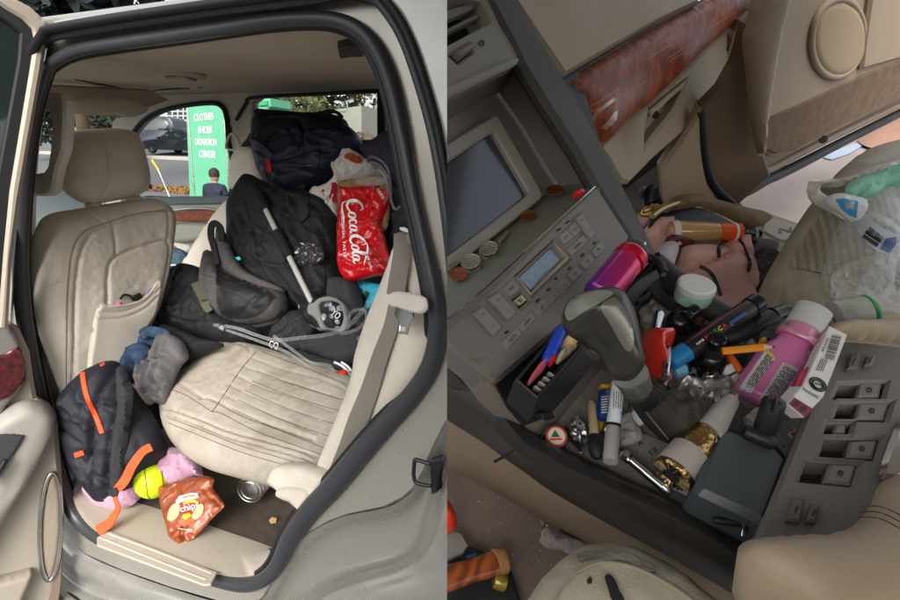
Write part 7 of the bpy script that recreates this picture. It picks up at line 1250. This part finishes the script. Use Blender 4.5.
thing('nude_shoe', 'nude pink shoe tip beside the dash edge', 'shoe', [('nude_shoe', puff(RPX(648, 216, -.50, (-.3, -.5, .8)), [(638, 214), (645, 207), (656, 206), (660, 214), (652, 224), (642, 226)], .02, nz=[('r', .004, 30)]), PKL)])
thing('patent_strap', 'black patent strap end beside the handbag', 'strap', [('patent_strap', puff(RPX(745, 240, -.49, (-.2, -.6, .8)), [(736, 234), (748, 228), (758, 232), (758, 242), (750, 246), (742, 242)], .02, nz=[('r', .006, 30)]), BG)])
thing('rubber_sole', 'dark grey rubber sole near the door sill', 'shoe', [('rubber_sole', puff(RPX(762, 246, -.54, (-.1, -.5, .85)), [(746, 244), (758, 240), (770, 242), (776, 250), (770, 258), (756, 256), (748, 254)], .02), mat('sole_grey', c(74, 74, 78), .7))])
CONF = mat('confetti_cloth', c(40, 34, 40), .7, vor=(70, c(60, 44, 54), .25), var=(60, c(190, 70, 50), .8), stain=[(90, c(70, 150, 140), .55, .9), (70, c(214, 190, 90), .6, .9), (80, c(60, 80, 170), .6, .9)])
thing('confetti_purse', 'multicoloured speckled fabric purse beside the passenger seat', 'purse', [('confetti_purse', puff(RPX(760, 268, -.53, (-.3, -.5, .8)), [(752, 258), (760, 249), (770, 252), (776, 262), (770, 280), (762, 296), (752, 300), (748, 280)], .03, nz=[('r', .008, 24)]), CONF)])
thing('white_scrap', 'small white paper scrap on the carpet by the sill', 'litter', [('white_scrap', slab(RZ(-.6), [(777, 256), (782, 254), (784, 260), (779, 262)], .004), WHT)])
# --- passenger seat load
tbp = ps1.surf
NWS = mat('newsprint', c(222, 218, 208), .7, var=(40, c(168, 158, 140), .7), stain=[(60, c(90, 120, 110), .62, .7), (50, c(140, 60, 50), .68, .6)])
BGP = RPX(850, 200, -.365, (-.35, -.5, .8))
sk_ = puff(BGP.up(.05), [(808, 182), (813, 181), (816, 190), (825, 198), (841, 206), (860, 212), (861, 222), (846, 220), (830, 212), (815, 204), (808, 193)], .012, .01, R=.02, sp=.005, fo=(16, 60, 4, .005, 1.4, 12, .9))
sk2 = puff(BGP.up(.01), [(811, 183), (826, 180), (850, 176), (872, 167), (900, 159), (930, 152), (930, 168), (900, 170), (872, 178), (848, 186), (826, 189)], .012, .01, R=.02, sp=.006, fo=(22, 150, 6, .006, 1.6, 16, .9))
thing('shopping_bag', 'printed paper shopping bag stuffed with trash on the passenger seat', 'bag', [('bag_front', sk_, NWS), ('bag_back', sk2, NWS), ('bag_inside', puff(BGP.up(.005), [(812, 186), (836, 182), (870, 172), (930, 160), (940, 210), (880, 222), (850, 216), (826, 202)], .012, .03), mat('bag_inside_brown', c(120, 108, 94), .9))])
MNT = mat('mint_paper', c(150, 214, 190), .6, bump=(60, .3))
thing('mint_wrapper', 'mint green crumpled paper inside the shopping bag', 'paper', [('mint_wrapper', puff(BGP.up(.075), [(846, 186), (862, 176), (880, 172), (920, 164), (920, 186), (886, 188), (872, 198), (850, 196)], .03, nz=[('v', .01, 18)], sp=.006, fo=(26, 20, 3, .014, 1.6, 20, 1.2)), MNT)])
cw = puff(BGP.up(.09), [(826, 197), (836, 196), (858, 200), (862, 206), (856, 222), (848, 218), (838, 210), (828, 204)], .02, nz=[('r', .01, 26)])
thing('cookie_packet', 'blue and white packet hanging out of the shopping bag', 'packet', [('packet_film', cw, mat('packet_white', c(214, 216, 220), .35)), ('packet_blue', patch(cw.surf, [(834, 200), (842, 199), (857, 202), (855, 219), (848, 216), (840, 210)], .002, 0, 3), mat('packet_blue', c(70, 150, 200), .35)), ('packet_picture', patch(cw.surf, [(842, 203), (852, 203), (851, 211), (844, 210)], .004, 0, 2), mat('packet_pale', c(190, 206, 210), .4, var=(120, c(60, 60, 70), .9)))])
BRD = mat('rattan', c(196, 172, 136), .8, vor=(50, c(130, 106, 76), .2))
thing('woven_mat', 'beige patterned headrest cushion beyond the shopping bag', 'cushion', [('woven_mat', puff(RPX(870, 160, -.42, (-.2, -.2, .95)), [(838, 176), (850, 164), (868, 157), (900, 153), (950, 150), (950, 172), (880, 172), (850, 178)], .04), BRD)])
CLB = clearmat('clear_bottle', c(226, 230, 232), .06, .85, .05, (26, .8))
wb0, wb1 = (852, 292), (888, 180)
wbt = LT(wb0, -.38, wb1, -.33, [(0, 12), (.02, 20), (.08, 27), (.2, 26), (.24, 28), (.6, 28), (.64, 26), (.72, 25), (.8, 20), (.88, 13), (.9, 11), (1, 11)], 36)
WS_ = surf_of(wbt, RZ(-.3))
thing('water_bottle', 'crushed clear plastic water bottle with printed label on the passenger seat', 'bottle', [('bottle_wall', wbt, CLB), ('bottle_label', patch(WS_, [(853, 226), (857, 214), (862, 212), (880, 228), (897, 236), (896, 246), (888, 256), (876, 252), (864, 242)], .0015, 0, 3), mat('label_silver', c(176, 182, 190), .4, alpha=.9)), ('label_barcode', bars(WS_, (861, 239), (866, 231), (15, 10), 2, .003, 2)+bars(WS_, (866, 234), (880, 246), (3, -6), 16, .003, 5), INK), ('label_blue', patch(WS_, [(885, 240), (896, 238), (895, 246), (888, 254), (880, 250)], .0025, 0, 2), mat('label_navy', c(50, 70, 120), .4)), ('bottle_neck', LT((888, 180), -.33, (891, 172), -.326, [(0, 11), (.3, 13), (.5, 11), (1, 11)]), CLB)])
thing('clear_sheet', 'crumpled clear film heaped behind the console roll', 'film', [('clear_sheet', puff(RPX(880, 285, -.37, (-.2, -.4, .9)), [(850, 300), (862, 276), (874, 252), (890, 240), (930, 236), (930, 310), (890, 312), (862, 312)], .04, .02, nz=[('v', .03, 22), ('r', .02, 16)]), clearmat('film_grey', c(206, 208, 210), .05, .75, .06, (26, 1.2)))])
thing('foil_film', 'crinkled clear film ball at the base of the water bottle', 'film', [('foil_film', puff(RPX(848, 290, -.37, (-.2, -.4, .9)), [(832, 276), (842, 266), (858, 268), (868, 280), (866, 298), (850, 306), (836, 298)], .03, .01, nz=[('v', .026, 40), ('r', .016, 40)]), clearmat('film_clear2', c(220, 220, 218), .05, .8, .06, (50, 1.2)))])
thing('drink_can', 'pink and white drink can with a green rim lying behind the console', 'can', [('can_wall', LT((832, 318), -.36, (866, 312), -.352, [(0, 14), (.05, 17), (.95, 17), (1, 15)], 32), mat('can_print', c(186, 186, 186), .35, var=(60, c(150, 150, 110), .8), stain=[(120, c(80, 80, 80), .6, .8)])), ('can_rim', LT((865, 312), -.352, (869, 311), -.351, [(0, 16), (.4, 17.5), (1, 16.5)], 32), mat('rim_green', c(60, 150, 90), .35)), ('can_end', LT((868, 311.2), -.3512, (869.5, 311), -.351, [(0, 15.5), (1, 15)], 32), mat('can_pink', c(176, 130, 160), .35, metal=.4))])
thing('striped_bag', 'grey striped plastic bag under the drink can', 'bag', [('striped_bag', puff(RPX(840, 322, -.375, (0, -.4, .9)), [(815, 330), (822, 318), (840, 314), (866, 320), (880, 330), (850, 336), (822, 338)], .02, nz=[('r', .008, 30)]), mat('stripe_plastic', c(196, 194, 190), .4, wave=(60, c(90, 88, 86), 2.)))])
thing("screw_top", 'small blue bottle cap behind the black clipper', 'cap', [('blue_cap', LT((790, 313), -.34, (796, 309), -.338, [(0, 6), (.9, 6), (1, 5)]), mat('cap_blue', c(40, 110, 180), .4))])
# --- driver's footwell
FLR = RZ(-.565)
hdl = LT((440, 581), -.53, (503, 561), -.535, [(0, 13), (.1, 12.5), (.5, 11), (.85, 12.5), (.95, 12.5), (1, 10.5)], 24, sq=.75, sqd=RUP)
thing('wood_handle', 'chipped varnished wooden tool handle on the driver floor', 'tool', [('handle_wood', hdl, mat('varnished_wood', c(146, 78, 34), .3, coat=.4, wave=(24, c(100, 46, 18), 6.), stain=[(120, c(200, 160, 110), .62, .7)])), ('frayed_end', LT((496, 563), -.535, (506, 560), -.5355, [(0, 13), (.8, 12.6), (1, 11)]), mat('raw_wood', c(150, 106, 66), .8, bump=(160, .8)))])
thing('orange_grip', 'bright red orange plastic grip at the left edge of driver floor', 'grip', [('orange_grip', puff(FLR.up(.03), [(430, 500), (446, 503), (454, 512), (457, 524), (452, 531), (440, 532), (428, 530)], .03, R=.02), mat('grip_orange', c(214, 60, 30), .35))])
thing("flat_blade", 'grey flat metal blade beside the red orange grip', 'blade', [('grey_blade', slab(FLR.up(.02), [(430, 536), (452, 530), (462, 534), (468, 545), (463, 553), (447, 560), (430, 566)], .006, bev=.001), mat('blade_grey', c(150, 146, 144), .4, metal=.5))])  # a plain flat grey blade
thing('black_case', 'black tool case lying under the wooden handle', 'case', [('case_body', slab(FLR.up(.015), [(425, 566), (470, 545), (490, 556), (512, 570), (520, 640), (425, 640)], .03, sm=2), RUBD), ('case_stripe', slab(FLR.up(.018), [(466, 556), (476, 553), (477, 556), (467, 559)], .002, bev=0), mat('stripe_blue', c(40, 80, 120), .5))])
thing('brass_ferrule', 'olive brass coloured cap lying under the wooden handle', 'cap', [('brass_ferrule', LT((494, 580), -.54, (506, 584), -.543, [(0, 7), (.1, 8), (.9, 8), (1, 7)]), mat('olive_brass', c(140, 122, 50), .35, metal=.5))])
cfm = puff(RPX(565, 540, -.555, (.1, -.2, 1)), [(539, 520), (541, 518), (545, 526), (556, 534), (570, 538), (584, 541), (602, 553), (588, 556), (574, 556), (560, 550), (546, 548), (539, 542), (542, 532)], .012, .004, R=.012, sp=.005, sm=False, nz=[('v', .016, 60), ('r', .010, 40)])
thing('plastic_scrap', 'torn clear plastic film poking out beside the driver seat', 'film', [('plastic_scrap', cfm, clearmat('film_scrap', c(206, 200, 196), .15, .85, .08, (60, 1.)))])
thing('crumbs', 'pale crumbs scattered on the driver carpet', 'crumbs', [('crumbs', leafm(60, lambda r: FLR.hit(r.uniform(470, 560), r.uniform(495, 570), .001), .0008, 8), WHT)])
bpy.data.objects['crumbs']['kind'] = 'stuff'
SIDE[0] = -1
# =====================================================================  camera, light, render settings
cd = bpy.data.cameras.new('camera'); cam = bpy.data.objects.new('camera', cd); COL.objects.link(cam)
cd.sensor_width = 36; cd.lens = 36*FPX/900; cd.clip_start = .01; cd.clip_end = 2000
M = Matrix([list(r)+[0] for r in np.stack([RW[:, 0], -RW[:, 1], -RW[:, 2]], 1)]+[[0, 0, 0, 1]]); M.translation = Vector(CAM); cam.matrix_world = M
SC.camera = cam
W = bpy.data.worlds.new('World'); SC.world = W; W.use_nodes = True; nt = W.node_tree
bg = nt.nodes['Background']; sky = nt.nodes.new('ShaderNodeTexSky'); sky.sky_type = 'NISHITA'; sky.sun_disc = False
SEL, SAZ = 36, 165
sky.sun_elevation = math.radians(SEL); sky.sun_rotation = math.radians(SAZ); sky.air_density = 1.; sky.dust_density = 4.; sky.ozone_density = 1.
hs = nt.nodes.new('ShaderNodeHueSaturation'); hs.inputs['Saturation'].default_value = .3; nt.links.new(sky.outputs[0], hs.inputs['Color']); nt.links.new(hs.outputs[0], bg.inputs[0]); bg.inputs[1].default_value = .15
sl_ = bpy.data.lights.new('sun', 'SUN'); sl_.energy = .75; sl_.angle = math.radians(30); sl_.color = (1, .96, .9)
so = bpy.data.objects.new('sun', sl_); COL.objects.link(so)
dv = Vector((math.sin(math.radians(SAZ))*math.cos(math.radians(SEL)), math.cos(math.radians(SAZ))*math.cos(math.radians(SEL)), math.sin(math.radians(SEL))))
so.rotation_euler = dv.to_track_quat('Z', 'Y').to_euler(); so.location = (0, -3, 6)
vs = SC.view_settings; vs.view_transform = 'Standard'; vs.look = 'None'; vs.exposure = EXPO; vs.gamma = 1; vs.use_curve_mapping = False
SC.cycles.max_bounces = 10; SC.cycles.transparent_max_bounces = 12; SC.cycles.use_denoising = True; SC.cycles.caustics_reflective = False; SC.cycles.caustics_refractive = False
SC.cycles.sample_clamp_indirect = 4
